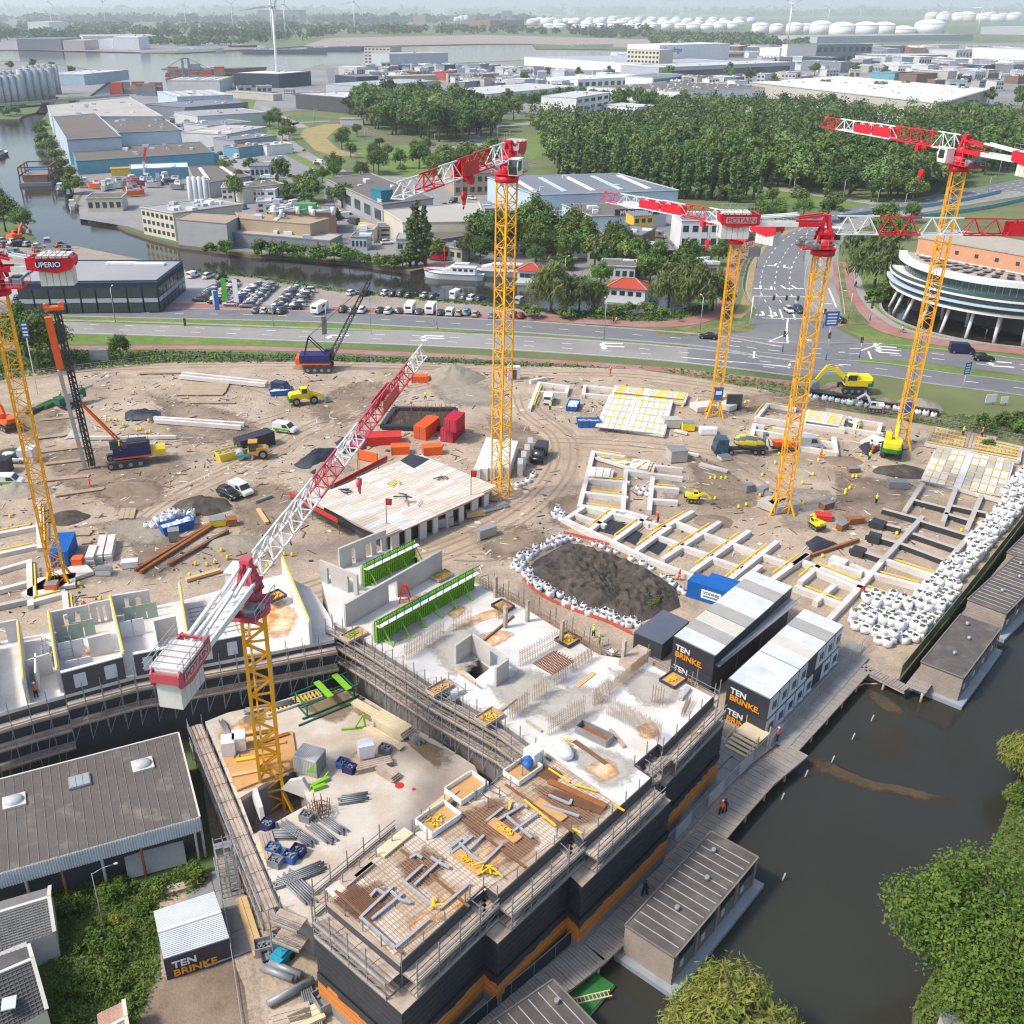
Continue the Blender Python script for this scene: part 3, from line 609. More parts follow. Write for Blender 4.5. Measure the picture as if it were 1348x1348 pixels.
for t in(.0,.27,.52,.76):
 a=lerp(FAC[1],SEAM,t+.02);b=(a[0]-wx*8.2,a[1]-wy*8.2)
 WO('joint_bars',MB().bar((a[0]-wx*.4,a[1]-wy*.4,DZ+.17),(b[0],b[1],DZ+.17),.2,.12),'reb_r',A)
def deckquad(px,z0,z1,mat,name,par=A):return WO(name,MB().prism(W2(px,z1),z0,z1),mat,par)
for q in(XY('437 1190 465 1162 508 1196 483 1222'),XY('716 1050 730 1040 800 1062 792 1075'),XY('700 1020 716 1006 742 1020 728 1034')):
 mb=cbars(W2(q),UA,.14,DZ+.17,.05,MB());cbars(W2(q),WA,.14,DZ+.2,.05,mb);WO('rebar_mat',mb,'reb_r',A,kind='stuff')
for k in rg(16):
 t=(k+.5)/16;a=lerp(FAC[1],SEAM,t);b=(a[0]-wx*9,a[1]-wy*9);mm=dst(FAC[1],SEAM)/16*.46
 q=[(a[0]-ux*mm-wx*.9,a[1]-uy*mm-wy*.9),(a[0]+ux*mm-wx*.9,a[1]+uy*mm-wy*.9),(b[0]+ux*mm,b[1]+uy*mm),(b[0]-ux*mm,b[1]-uy*mm)]
 WO('form_panel',MB().prism(q,DZ-.058,DZ+.005*(k%3)),('form_pale','form_floor','form_tan','form_pale','form_floor')[(k*3)%5],A)
DK=[0]
def duct(px):
 mb=MB();l=W2(px)
 for a,b in zip(l,l[1:]):DK[0]+=1;z=DZ+.25+.009*(DK[0]%9);mb.bar((*a[:2],z),(*b[:2],z),.22,.14)
 WO('duct',mb,'duct_grey',A)
for q in(XY('474 1210 521 1251 565 1213'),[(476,1210),(518,1170)],[(490,1213),(530,1180)],XY('488 1183 496 1174 508 1181'),XY('515 1177 528 1189 541 1192'),XY('532 1164 570 1195 580 1199 618 1166'),[(534,1163),(557,1142)],[(546,1168),(580,1136)],XY('540 1133 548 1128 556 1133'),XY('567 1132 581 1141 592 1146'),XY('592 1118 594 1126 622 1104'),XY('600 1108 619 1128 636 1140 661 1115'),[(618,1122),(637,1103)],XY('592 1120 609 1107 615 1112'),XY('640 1085 640 1084 662 1066'),[(664,1075),(700,1106)],XY('655 1083 690 1062 694 1066'),[(675,1098),(708,1074)],[(715,1062),(762,1078)],XY('722 1050 750 1062 752 1056')):duct(q)
def onslab(px,py,z=DZ):return P(px,py,z)
def tray(px,py,lx,ly,label,fill,rz=None,z=DZ,frame='planks',board='ply',h=.3):
 p=P(px,py,z);r=T('material_tray',label,'tray',(p[0],p[1],z+.12),UA if rz is None else rz,'wooden trays and shaft covers on decks')
 O('board',MB().box(-lx/2,-ly/2,.02,lx/2,ly/2,.1),board,r)
 for a,b,c,d in((-lx/2,-ly/2,lx/2,-ly/2),(-lx/2,ly/2,lx/2,ly/2),(-lx/2,-ly/2,-lx/2,ly/2),(lx/2,-ly/2,lx/2,ly/2)):O('side_board',MB().bar((a,b,h/2),(c,d,h/2),.1,h),frame,r)
 g=RR(int(px*7+py));
 if fill:
  mb=MB()
  for i in rg(16):a=g.random()*pi;x,y=(g.random()-.5)*lx*.5,(g.random()-.5)*ly*.5;mb.bar((x-cos(a)*.22,y-sin(a)*.22,.14+g.random()*.12),(x+cos(a)*.22,y+sin(a)*.22,.14+g.random()*.14),.07)
  O('clamp',mb,fill,r,kind='stuff')
 return r
tray(614,1041,3.2,2.1,'white edged formwork box with a bare plywood floor, middle of three on courtyard edge',None,frame='cr_wht',h=.55)
tray(577,1082,3.2,2.1,'white edged formwork box with yellow timber inside, nearest of three on courtyard edge','tape_y',frame='cr_wht',h=.55)
tray(688,1018,3.0,1.9,'white edged formwork box holding a blue and white sack, farthest of three on courtyard edge',None,frame='cr_wht',h=.55)
for px,py,l,f in((664,1095,'long plywood board piled with yellow clamps, middle of three on rebar deck','tape_y'),(724,1068,'long bare plywood board, uppermost of three on rebar deck',None),(616,1136,'long plywood board under scattered yellow tubes, lowest of three on rebar deck','tape_y')):tray(px,py,.85,3.0,l,f,h=.12,frame='ply')
tray(662,800,1.7,2.0,'wooden tray with yellow clamps beside rust stain on white slab','tape_y',frame='dmetal');tray(748,844,2.2,1.9,'six cornered looking wooden tray of yellow clamps at slab edge above rebar grid','tape_y',frame='dmetal')
tray(886,897,2.2,1.8,'wooden tray of yellow clamps and a grey box near site cabins','tape_y',frame='dmetal');tray(579,908,2.6,1.3,'wooden tray of timber offcuts on courtyard scaffold','timb_n');tray(644,946,2.4,1.6,'wooden tray heaped with yellow clamps on courtyard scaffold','cap_yel')
tray(466,838,2.6,1.6,'wooden tray with lime green straps at inner corner of scaffold','gr_form');tray(582,760,2.4,1.5,'wooden tray with a white sack and yellow straps behind green formwork','tape_y');tray(362,787,2.1,1.7,'dark framed tray of yellow clamps by front crane mast','tape_y',frame='dmetal');tray(805,860,.9,.9,'small square wooden tray with a white tin on white slab','sgn_wht')
def wall(a,b,h,th,mat,name,par,z=DZ,op=None,mi=None):
 p,q=P(*a,z),P(*b,z);L=dst(p,q);an=ang(p,q);mb=MB()
 if not op:mb.box(0,-th/2,0,L,th/2,h)
 else:
  x=0
  for o0,o1,hh in op:
   mb.box(x,-th/2,0,L*o0,th/2,h);mb.box(L*o0,-th/2,hh,L*o1,th/2,h);x=L*o1
  mb.box(x,-th/2,0,L,th/2,h)
 l=par.location if par else(0,0,0)
 return O(name,mb,mat,par,(p[0]-l[0],p[1]-l[1],z+.003-l[2]),an)
for a,b,h,th,op in(((599,874),(621,858),2.3,.28,None),((621,858),(668,892),2.3,.28,((.55,.75,1.9),)),((668,892),(652,904),2.3,.25,None),((455,825),(581,752),2.9,.3,((.42,.51,2.3),)),((447,749),(508,723),2.8,.3,((.25,.33,2.2),(.55,.68,1.9),(.78,.9,1.9))),((423,764),(472,785),2.8,.3,((.2,.3,2.2),(.75,.9,2.2)))):wall(a,b,h,th,'wall_c','concrete_wall',A,op=op)
WO('shaft_floor',MB().prism(shaft,3,6.8),'planks',A)
WO('shaft_rail',MB().bar(P(598,880,DZ+.9),P(626,899,DZ+.9),.18),'timb_n',A)
def starter(a,b,h,z=DZ):
 p,q=P(*a,z),P(*b,z);L=dst(p,q);mb=MB();n=int(L/.24)
 for s in(-.11,.11):
  nx,ny=-(q[1]-p[1])/L*s,(q[0]-p[0])/L*s
  for i in rg(n+1):
   t=i/max(n,1);x,y=p[0]+(q[0]-p[0])*t+nx,p[1]+(q[1]-p[1])*t+ny;mb.bar((x,y,z),(x,y,z+h*(.93+.07*sin(i*9))),.035)
  for k in(.35,.75):mb.bar((p[0]+nx,p[1]+ny,z+h*k),(q[0]+nx,q[1]+ny,z+h*k),.025)
 WO('starter_bars',mb,'reb_p',A,kind='stuff')
for a,b,h in(((534,869),(583,838),2.0),((596,831),(620,817),1.8),((684,877),(734,849),2.1),((702,923),(718,912),2.1),((731,902),(745,893),1.9),((752,885),(779,867),1.7),((669,949),(695,929),2.0),((722,968),(768,940),2.2),((781,929),(801,913),2.2),((799,940),(868,977),2.3),((858,924),(872,928),2.2),((801,914),(851,874),1.5),((898,944),(907,925),1.0),((700,806),(789,862),1.4),((622,766),(700,806),1.2),((655,815),(672,803),2.1)):starter(a,b,h)
for i,(px,py)in en(XY('665 826 694 818 739 845 820 872 652 786')):
 p=P(px,py,DZ);O('timber_post',MB().box(-.18,-.18,0,.18,.18,2.7),'planks',A,(p[0]-A.location[0],p[1]-A.location[1],DZ+.003-A.location[2]),UA)
p=P(728,872,DZ+2.0);r=T('rebar_grid','square rusty rebar grid lying on top of starter walls on white slab','rebar grid',p,UA);mb=MB()
for k in rg(15):mb.bar((-1.6,-1.3+k*.18,0),(1.6+.3*(k%2),-1.3+k*.18,0),.07)
O('bar',mb,'rust_o',r,kind='stuff');mb=MB()
for k in rg(9):mb.bar((-1.5+k*.38,-1.35,-.06),(-1.5+k*.38,1.35,-.06),.06)
O('cross_bar',mb,'reb_r',r,kind='stuff')
stain(XY('592 832 625 810 660 800 664 808 630 820 604 836'),DZ+.006,'rust_stain','rust_stain',A);stain(XY('625 838 655 830 676 836 650 852 632 855'),DZ+.006,'rust_stain','rust_stain',A);stain(XY('588 808 602 798 614 802 600 814'),DZ+.006,'rust_stain','rust_stain',A)
for q,m in(('560 850 610 820 640 850 600 890','dust_grey'),('640 905 700 880 740 915 690 945','dust_grey'),('700 930 760 900 800 925 750 965','dust_grey'),('800 880 860 885 900 915 850 930','dust_grey'),('500 830 545 812 560 830 520 850','dust_grey'),('742 990 790 985 840 1010 800 1040','dust_grey'),('770 1010 800 1000 815 1018 790 1030','rust_stain'),('520 800 560 780 575 795 540 815','rust_stain'),('836 960 858 950 868 966 850 975','rust_stain')):stain(XY(q),DZ+.006,m,'rust_stain' if m[0]=='r' else 'dust_patch',A)
p=P(533,790,DZ);r=T('trestle','small red trestle between grey wall and green formwork','trestle',(p[0],p[1],DZ));mb=MB()
for s in(-.6,.6):
 for t in(-.7,.7):mb.bar((s*.3,t*.5,1.9),(s,t,0),.12)
mb.bar((-.3,0,1.9),(.3,0,1.9),.2);mb.bar((-.6,-.7,.5),(.6,-.7,.5),.08);mb.bar((-.6,.7,.5),(.6,.7,.5),.08);O('frame',mb,'red_p',r)
p=P(782,970,DZ);r=T('steel_trough','grey open steel trough with a rusty floor on white slab','trough',(p[0],p[1],DZ),WA+.12);mb=MB();L,wd=3.4,1.2
for a in((-L/2,-wd/2,L/2,-wd/2),(-L/2,wd/2,L/2,wd/2),(-L/2,-wd/2,-L/2,wd/2),(L/2,-wd/2,L/2,wd/2)):mb.bar((a[0],a[1],.4),(a[2],a[3],.4),.1,.8)
O('trough_side',mb,'steel_g',r);O('trough_floor',MB().box(-L/2,-wd/2,.05,L/2,wd/2,.2),'rust_o',r)
def lying(name,label,cat,pts,z,w,h,mat,group=None,z0=None):
 a,b=P(*pts[0],z),P(*pts[1],z);L=dst(a,b);m=lerp(a,b,.5);return O(name,MB().box(-L/2,-w/2,0,L/2,w/2,h),mat,None,(m[0],m[1],z+.004),ang(a,b),label,cat,group)
for nm,lb,ct,pts,w,h,m in(('timber_plank','pale plank beside a red can on white slab','plank',((758,905),(782,886)),.5,.08,'timb_n'),('timber_beam','brown timber beam right of steel trough','beam',((803,962),(822,985)),.3,.25,'planks'),('timber_beam','brown beam with notches left on white slab','beam',((658,937),(678,921)),.35,.2,'planks'),('timber_beam','short brown beam below starter bars in mid slab','beam',((693,950),(713,964)),.25,.2,'planks'),('timber_beam','rust coloured beam in orange stain of white slab','beam',((636,845),(676,812)),.2,.2,'reb_r'),('timber_bundle','bundle of brown timbers bridging slab edge near cabins','timber bundle',((822,880),(848,860)),1.5,.8,'planks'),('rebar_bundle','rusty rods lying beside steel trough','rebar',((756,976),(798,1006)),.5,.1,'reb_r'),('rebar_bundle','long rusty rods across dark reinforcement, near white slab','rebar',((722,1028),(798,1062)),.6,.12,'rust_o'),('hollow_beam','grey hollow concrete beam lying on slab corner near cabins','beam',((895,922),(906,908)),.5,.4,'concrete')):lying(nm,lb,ct,pts,DZ+(.2 if 'dark reinf' in lb else 0),w,h,m)
def sticks(name,label,px,py,z,n,l,mat,spread,cat,rz=0,w=.12):
 p=P(px,py,z);g=RR(int(px*13+py));mb=MB()
 for i in rg(n):a=g.random()*pi*.9+rz;x,y=(g.random()-.5)*spread,(g.random()-.5)*spread*.6;ll=l*(.7+.5*g.random());mb.bar((x-cos(a)*ll/2,y-sin(a)*ll/2,.08+.04*i),(x+cos(a)*ll/2,y+sin(a)*ll/2,.08+.04*i),w)
 return O(name,mb,mat,None,(p[0],p[1],z+.1),0,label,cat)
sticks('yellow_tubes','loose heap of yellow tubes spilling off a plywood board on rebar deck',640,1147,DZ+.1,9,1.0,'tape_y',1.8,'tubes',0,.11);sticks('yellow_tubes','five yellow tubes thrown together low on rebar deck',575,1192,DZ+.1,4,.9,'tape_y',.6,'tubes',.9,.12);sticks('yellow_tubes','yellow tubes by corner of white slab and rebar deck',742,982,DZ,7,1.2,'tape_y',1.4,'tubes',.2,.08)
for pts in(((722,1012),(750,1030)),((755,1033),(786,1042)),((690,1053),(732,1088)),((808,1060),(822,1068)),((670,1066),(673,1054)),((752,1090),(766,1098))):lying('yellow_strip','thin yellow strip lying on rusty rebar deck','strip',pts,DZ+.2,.16,.1,'tape_y','yellow strips lying on rebar deck')
for k,(a,b,w,m)in en((((500,1126),(538,1095),1.0,'timb_p'),((452,1166),(488,1136),.8,'planks'),((468,1156),(490,1138),.3,'tape_y'),((560,1075),(590,1050),.8,'timb_n'))):lying('plank_bundle','%s planks on courtyard side scaffold of rebar deck, %s from its near end'%(('pale','brown','yellow','tan')[k],ORD[(2,0,1,3)[k]]),'planks',(a,b),DZ+.1,w,.2,m)
def sack(px,py,z,s,label,mat='bag_w',cat='sack',group=None):
 p=P(px,py,z);g=RR(int(px+py*5));mb=MB()
 for i in rg(4):mb.ball(((g.random()-.5)*s,(g.random()-.5)*s,s*.4),(s*.5,s*.45,s*.42),0,8,5,.12,rnd=g)
 return O('sack' if cat=='sack' else cat.replace(' ','_'),mb,mat,None,(p[0],p[1],z),0,label,cat,group)
sack(737,995,DZ,1.4,'crumpled white sacks where white slab meets rebar');sack(693,1008,DZ+.5,.9,'blue and white sack lying in a formwork box','blue_plastic');
for bx,by,lb in((702,1003,'white wrapped cube beside farthest formwork box'),):p=P(bx,by,DZ);O('wrapped_pallet',MB().cb((0,0,.7),(1.3,1.3,1.4)),'bag_w',None,(p[0],p[1],DZ+.1),UA,lb,'pallet')
def formw(a,b,h,label,z=DZ):
 p,q=P(*a,z),P(*b,z);L=dst(p,q);an=ang(p,q);r=T('wall_formwork',label,'formwork',(p[0],p[1],z),an,'green wall formwork on slab');n=round(L/1.25);w=L/n
 pm=MB();pm.box(.02,.0,0,w-.02,.1,h,1)
 for k in rg(4):pm.box(.05+k*w/4,-.22,.02,.05+k*w/4+.1,.0,h-.02)
 for zz in(.25,h*.5,h-.35):pm.box(.02,-.16,zz,w-.02,-.02,zz+.12)
 me=pm.mesh('formwork_panel',['gr_form','lime_dark'])
 for i in rg(n):O('formwork_panel',me,None,r,(i*w,0,0))
 O('concrete_face',MB().box(0,.1,0,L,.4,h-.25),'wall_c',r);O('catwalk',MB().box(0,-.85,h-.45,L,-.25,h-.38),'cr_wht',r);mb=MB()
 k=0
 while k<=L:mb.bar((k,-.84,h-.4),(k,-.86,h+.7),.06);k+=1.2
 for zz in(.15,.65):mb.bar((0,-.86,h+zz),(L,-.86,h+zz),.06)
 O('guard_rail',mb,'dark_green',r);mb=MB();k=.8
 while k<L:mb.bar((k,-.2,h*.75),(k,-1.9,.05),.1);mb.bar((k,-.2,.4),(k,-1.9,.05),.08);k+=2.5
 O('push_prop',mb,'gr_form',r);return r
formw((494,847),(624,774),2.7,'long lime green wall formwork in middle of white slab');formw((478,772),(547,738),2.9,'shorter lime green wall formwork behind grey concrete wall')
def scaff(label,line,out,z0,z1,levels,step=2.6,w=1.1,rail=1.0,planked=True,gap=.3,mat='steel_g'):
 c=line[len(line)//2];r=T('scaffold',label,'scaffolding',(c[0],c[1],z0),0,'tube scaffolding round block')
 for a,b in zip(line,line[1:]):
  L=dst(a,b)
  if L<.5:continue
  an=ang(a,b);n=max(1,round(L/step));s=L/n;mb=MB();y0,y1=out*gap,out*(gap+w)
  for y in(y0,y1):
   mb.bar((0,y,0),(0,y,z1-z0),.075)
   for lv in levels:
    for d in((0,),(0,.5,1.0))[y==y1]:mb.bar((0,y,lv-z0+d),(s,y,lv-z0+d),.06)
  for lv in levels:mb.bar((0,y0,lv-z0),(0,y1,lv-z0),.05)
  mb.bar((0,y1,.1),(s,y1,levels[-1]-z0),.05)
  me=mb.mesh('scaffold_bay',[mat]);dm=MB()
  for lv in levels:
   k=4;pw=(w-.08)/k
   for j in rg(k):yy=min(y0,y1)+.04+j*pw;dm.box(.03,yy,lv-z0+.05,s-.03,yy+pw-.05,lv-z0+.1+.03*((j*7)%3))
   dm.box(.03,y1-.03,lv-z0+.12,s-.03,y1+.03,lv-z0+.34)
  de=dm.mesh('scaffold_deck',['planks'])
  for i in rg(n):
   t=i/n;lo=(a[0]+(b[0]-a[0])*t-c[0],a[1]+(b[1]-a[1])*t-c[1],0);bay=O('scaffold_bay',me,None,r,lo,an)
   if planked:O('scaffold_deck',de,None,bay)
 return r
scaff('tall tube scaffold with plank decks wrapped along canal facade of block',FL,-1,7.5,DZ+1.2,[7.5,8.9],2.2,1.5,gap=.05)
scaff('tube scaffold at near left end of rebar deck, over black foil and orange boards',FAC[:2],-1,7.5,DZ+1.2,[7.5,8.9],2.2,1.5,gap=.05)
scaff('plank scaffold on courtyard side of rebar deck',[FAC[0]]+INN[::-1],1,4.2,DZ+1.2,[7,9.3],1.8,1.4)
scaff('long tube scaffold between white slab and courtyard',MAINL[::-1],-1,4.2,DZ+1.2,[6,7.8,9.3],1.8,1.1)
scaff('guard rail scaffold on far edge of white slab, facing soil heap',NE_,-1,DZ-2.2,DZ+1.5,[DZ-.9],2.6,.9)
BZ=9.2
def WB(p):return PP(p,BZ)
LWS=WB(XY('-45 952 37 928 85 915 178 890 310 867 440 842 440 819 410 775 372 756 240 790 165 806 70 832 -45 852'))
B=T('apartment_wing','left wing of block: roofless rooms with pale walls and dark facade panels above a courtyard','building',P(170,850,0))
WO('storey',MB().prism(LWS,.1,BZ-.4),'pan_dk',B);WO('white_slab',MB().prism(LWS,BZ-.397,BZ),'white_slab',B)
def lw(a,b,h=2.7,th=.3,mat='conc_p',op=None,name='concrete_wall'):return wall(a,b,h,th,mat,name,B,BZ,op)
for a,b in(((30,846),(38,926)),((70,834),(82,912)),((150,812),(168,890)),((-20,858),(-12,940)),((374,760),(410,848)),((240,795),(252,872))):o=lw(a,b,2.8,.32);p,q=P(*a,BZ),P(*b,BZ);L=dst(p,q);O('edge_rail',MB().bar((0,0,2.95),(L,0,2.95),.14),'tape_y',o)
for a,b in(((-40,856),(28,842)),((72,832),(120,822)),((152,810),(200,802)),((122,821),(148,815))):lw(a,b,2.6,.25,op=((.3,.42,2),(.6,.75,2)))
for a,b in(((40,895),(70,885)),((52,912),(52,885)),((120,865),(150,858)),((205,842),(235,835)),((205,842),(212,880))):lw(a,b,2.4,.18)
def facade(a,b):
 p,q=P(*a,BZ),P(*b,BZ);L=dst(p,q);an=ang(p,q);l=B.location;f=O('facade_panel',MB().box(0,-.15,0,L,.15,2.6),'pan_dk',B,(p[0]-l[0],p[1]-l[1],BZ-l[2]+.003),an);O('cap',MB().box(0,-.2,2.6,L,.2,2.72),'cr_wht',f);n=max(2,round(L/3.4));s=L/n
 for i in rg(n):O('window',MB().box(i*s+s*.35,-.19,.5,i*s+s*.75,-.152,2.1),'win_wht',f)
 return f
for a,b in(((86,914),(166,892)),((180,889),(242,877)),((256,876),(322,863))):facade(a,b)
def leaner(px,py,n,w,h,mat,label,rz,z=BZ,group=None,cat='panels'):
 p=P(px,py,z);r=T('leaning_panels' if n>1 else 'leaning_panel',label,cat,(p[0],p[1],z),rz,group)
 for i in rg(n):O('panel',MB().cb((i*(w+.12),0,h/2),(w,.12,h),0,0,0,-.15),mat,r)
 return r
mt('panel_green',(.33,.42,.32),.6,.1,1);LA=ang(LWS[1],LWS[4])
for px,py,n,lb,m in((84,844,2,'pair of pale green window frames standing in second roofless room','panel_green'),(104,838,2,'pair of pale green window frames against right wall side of second roofless room','panel_green'),(172,818,3,'three pale green window frames in third roofless room','panel_green')):leaner(px,py,n,1.1,1.8,m,lb,LA)
for px,py,lb in TB('88 866 two white boards leaning in left of second roofless room|137 858 two white boards leaning in right of second roofless room|168 838 two white boards leaning at left of third roofless room|98 890 two white boards low in second roofless room',2):leaner(px,py,2,1.2,1.9,'sgn_wht',lb,LA)
stain(XY('345 800 370 790 392 810 380 836 352 838 340 818'),BZ+.006,'rust_stain','rust_stain',B);stain(XY('88 880 100 872 112 878 96 894'),BZ+.006,'rust_stain','rust_stain',B);stain(XY('105 862 112 850 122 870 112 885'),BZ+.006,'rust_stain','rust_stain',B)
mb=cbars(WB(XY('256 868 246 800 320 782 336 852')),LA,.9,BZ+.05,.07,MB());cbars(WB(XY('256 868 246 800 320 782 336 852')),LA+pi/2,1.4,BZ+.05,.06,mb);WO('rebar_mesh',mb,'planks',B,kind='stuff')
LWF=LWS[:6];scaff('tube scaffold in many lifts along left wing, above flat dark shed roof',LWF[:3],-1,0,BZ+1.2,[3.6,5.8,8],1.8,1.3)
scaff('tube scaffold along left wing, behind nearest crane mast',LWF[2:],-1,4.2,BZ+1.2,[6.2,8.4],1.8,1.3)
CZ=4.2;CT=W2(XY('270 950 300 938 445 906 470 912 590 985 625 1008 640 1045 560 1130 470 1200 410 1215 372 1190 340 1120'),CZ);PIT=W2(XY('316 1050 388 1008 407 1058 334 1098'),CZ)
D=T('courtyard_deck','pale stained concrete deck of courtyard, enclosed by scaffolding, with crane pit','deck',P(430,1040,0));WO('deck_slab',plate(CT,[PIT],CZ-.5,CZ),'court_slab',D);WO('deck_wall',plate(CT,[PIT],.1,CZ-.5),'plinth',D)
for q,m in((XY('390 930 440 905 470 920 450 950 415 945'),'wet_patch'),(XY('450 905 500 935 560 975 590 990 575 1010 520 965 470 940'),'wet_patch'),(XY('320 945 345 930 350 950 328 958'),'wet_patch'),(XY('285 960 330 950 345 985 300 1000'),'rust_stain'),(XY('300 1000 380 985 395 1010 318 1040'),'rust_stain'),(XY('455 1000 480 985 500 1000 475 1012'),'rust_stain')):stain(q,CZ+.006,m,'water_puddle' if m=='wet_patch' else 'rust_stain',par=D)
WO('plywood_floor',MB().prism(W2(XY('290 985 385 962 392 1008 312 1040'),CZ+.25),CZ+.02,CZ+.25),'ply',D)
for px,py,s in((340,1058,-1),(393,1035,1)):
 p=P(px,py,CZ);mb=MB();mb.lside(XY('-2 0 2 0 1.2 1.6 -.9 2.2')if s<0 else[(-2,0),(2,0),(.6,2.3),(-1,1.4)],-.2,.2);O('anchor_block',mb,'conc_p',D,(p[0]-D.location[0],p[1]-D.location[1],CZ-1-D.location[2]),WA+.35*s)
scaff('low plank walkway on left edge of courtyard deck beside flat roofed shed',W2(XY('270 952 342 1122 372 1192'),CZ),-1,0,CZ+1.2,[2,4.2],2.4,1.5)
scaff('plank scaffold at lower left corner of courtyard deck',W2(XY('372 1192 408 1206 432 1190'),CZ),-1,0,CZ+1.4,[2,4.2],2.4,1.6)
def stairs(px,py,rz,z0,z1,label,w=2.4,l=2.8,nf=4):
 p=P(px,py,z0);r=T('stair_tower',label,'stair tower',(p[0],p[1],z0),rz,'steel stair towers in scaffolding');mb=MB();h=z1-z0
 for x in(0,l):
  for y in(0,w/2,w):mb.bar((x,y,0),(x,y,h+1),.08)
 for k in rg(int(h/1)+2):
  for y in(0,w):mb.bar((0,y,k),(l,y,k),.05)
  for x in(0,l):mb.bar((x,0,k),(x,w,k),.05)
 O('tower_frame',mb,'galv',r);fh=h/nf
 for f in rg(nf):
  mb=MB();y=.1 if f%2==0 else w/2+.05;x0,x1=(0,l)if f%2==0 else(l,0)
  for i in rg(9):t=i/8;mb.cb((x0+(x1-x0)*(.15+.7*t),y+w/4,f*fh+fh*t),(.3,w/2-.1,.05))
  for s in(y,y+w/2-.1):mb.bar((x0+(x1-x0)*.1,s,f*fh+.9),(x0+(x1-x0)*.9,s,f*fh+fh+.9),.05);mb.bar((x0+(x1-x0)*.1,s,f*fh),(x0+(x1-x0)*.9,s,f*fh+fh),.14,.06)
  O('stair_flight',mb,'galv',r);O('landing',MB().box(x1-.35,0,f*fh+fh-.03,x1+.35,w,f*fh+fh+.03),'steel_g',r)
 return r
stairs(82,972,LA,0,DZ+.5,'steel stair tower in front of left wing, above dark shed roof');stairs(572,968,UA-pi/2,CZ,DZ,'steel stair tower in far corner of courtyard',2,2.4,3);stairs(318,1180,1.95,0,CZ,'small steel stair at lower left of courtyard deck',1.6,2.4,1)
def pile(label,px,py,z,rz,n,m,l,w,h,mat,name,cat,gap=.04,group=None,part='beam'):
 p=P(px,py,z);r=T(name,label,cat,(p[0],p[1],z+.02),rz,group);me=MB().box(-l/2,0,0,l/2,w-gap,h-.02).mesh(part,[mat])
 for j in rg(m):
  for i in rg(n):O(part,me,None,r,(.12*((i*3+j*5)%3-1),(i-n/2)*w,j*h))
 for x in(-l*.3,l*.3):O('bearer',MB().box(x-.06,-n*w/2,-.018,x+.06,n*w/2,0),'planks',r)
 return r
pile('large stack of pale yellow formwork beams in three tiers in courtyard',517,960,CZ,WA+.1,6,4,4.2,.3,.25,'timb_p','beam_stack','beam stack');pile('low stack of pale yellow formwork beams beside large stack',505,973,CZ,WA+.1,3,2,5,.26,.2,'timb_p','beam_stack','beam stack');pile('long pale yellow beams reaching to scaffold, farthest of beam stacks',488,938,CZ,WA+.1,3,2,5,.28,.22,'timb_p','beam_stack','beam stack')
pile('bundle of brown planks under a white wrapped cube in courtyard',492,1010,CZ,.35,4,3,3.6,.28,.2,'planks','plank_stack','plank stack');pile('short bundle of brown planks nearest red dot in courtyard',511,1021,CZ,-.7,4,4,2.2,.28,.16,'planks','plank_stack','plank stack')
p=P(482,1000,CZ);O('wrapped_pallet',MB().cb((0,0,.75),(1.5,1.2,1.5)),'bag_w',None,(p[0],p[1],CZ+.62),.3,'white wrapped pallet on brown planks in courtyard','pallet')
for i,(px,py,lb)in en(((302,992,'white wrapped pallet left of nearest crane mast, left one of two'),(316,986,'white wrapped pallet left of nearest crane mast, right one of two'))):p=P(px,py,CZ);O('wrapped_pallet',MB().cb((0,0,.8),(1.3,1.5,1.6),0,.2),'bag_w',None,(p[0],p[1],CZ+.27),0,lb,'pallet')
p=P(409,1012,CZ);r=T('site_container','white corrugated container with a lime green flash in courtyard','container',(p[0],p[1],CZ),-.38);r.scale=(.82,)*3;mb=MB();mb.box(-1.5,-1.25,.1,1.5,1.25,2.5)
for k in rg(14):mb.box(-1.45+k*.21,-1.3,.2,-1.35+k*.21,1.3,2.4);mb.box(-1.45+k*.21,-1.2,2.5,-1.35+k*.21,1.2,2.56)
O('body',mb,'conc_p',r);O('flash',MB().add([(.2,-1.32,.6),(1.3,-1.32,.8),(1.3,-1.32,2.2)],[(0,1,2)]),'gr_form',r);O('door',MB().box(1.5,-1,.2,1.56,1,2.3),'steel_g',r)
def crate(px,py,z,l,w,h,mat,label,rz=0,fill='steel_g',group='crates on courtyard deck'):
 p=P(px,py,z);r=T('site_crate',label,'crate',(p[0],p[1],z+.01),rz,group)
 for a in((-l/2,-w/2,l/2,-w/2),(-l/2,w/2,l/2,w/2),(-l/2,-w/2,-l/2,w/2),(l/2,-w/2,l/2,w/2)):O('crate_side',MB().bar((a[0],a[1],h/2),(a[2],a[3],h/2),.08,h),mat,r)
 mb=MB();g=RR(int(px*3+py));mb.box(-l/2+.05,-w/2+.05,.05,l/2-.05,w/2-.05,h*.6)
 for i in rg(8):x,y=(g.random()-.5)*l*.7,(g.random()-.5)*w*.7;mb.cb((x,y,h*.65),(.3,.2,.25),0,g.random()*3)
 O('contents',mb,fill,r);return r
for k,(px,py,lb)in en(TB('352 1090 dark blue open crate at foot of nearest crane, on deck edge|404 1079 dark blue open crate alone beside a rebar cage|452 1009 dark blue crate right of container, by itself|460 1015 dark blue crate touching a grey one near container|507 990 dark blue crate of brown scrap by white wrapped pallet|382 1132 left one of two deep blue crates among grey props|393 1124 right one of two deep blue crates among grey props|363 1138 blue crate below strapped planks|360 1122 small blue box on strapped planks',2)):crate(px,py,CZ,1.1,.9,.75,('navy','steel_g','sgn_bl')[k%3],lb,-.4)
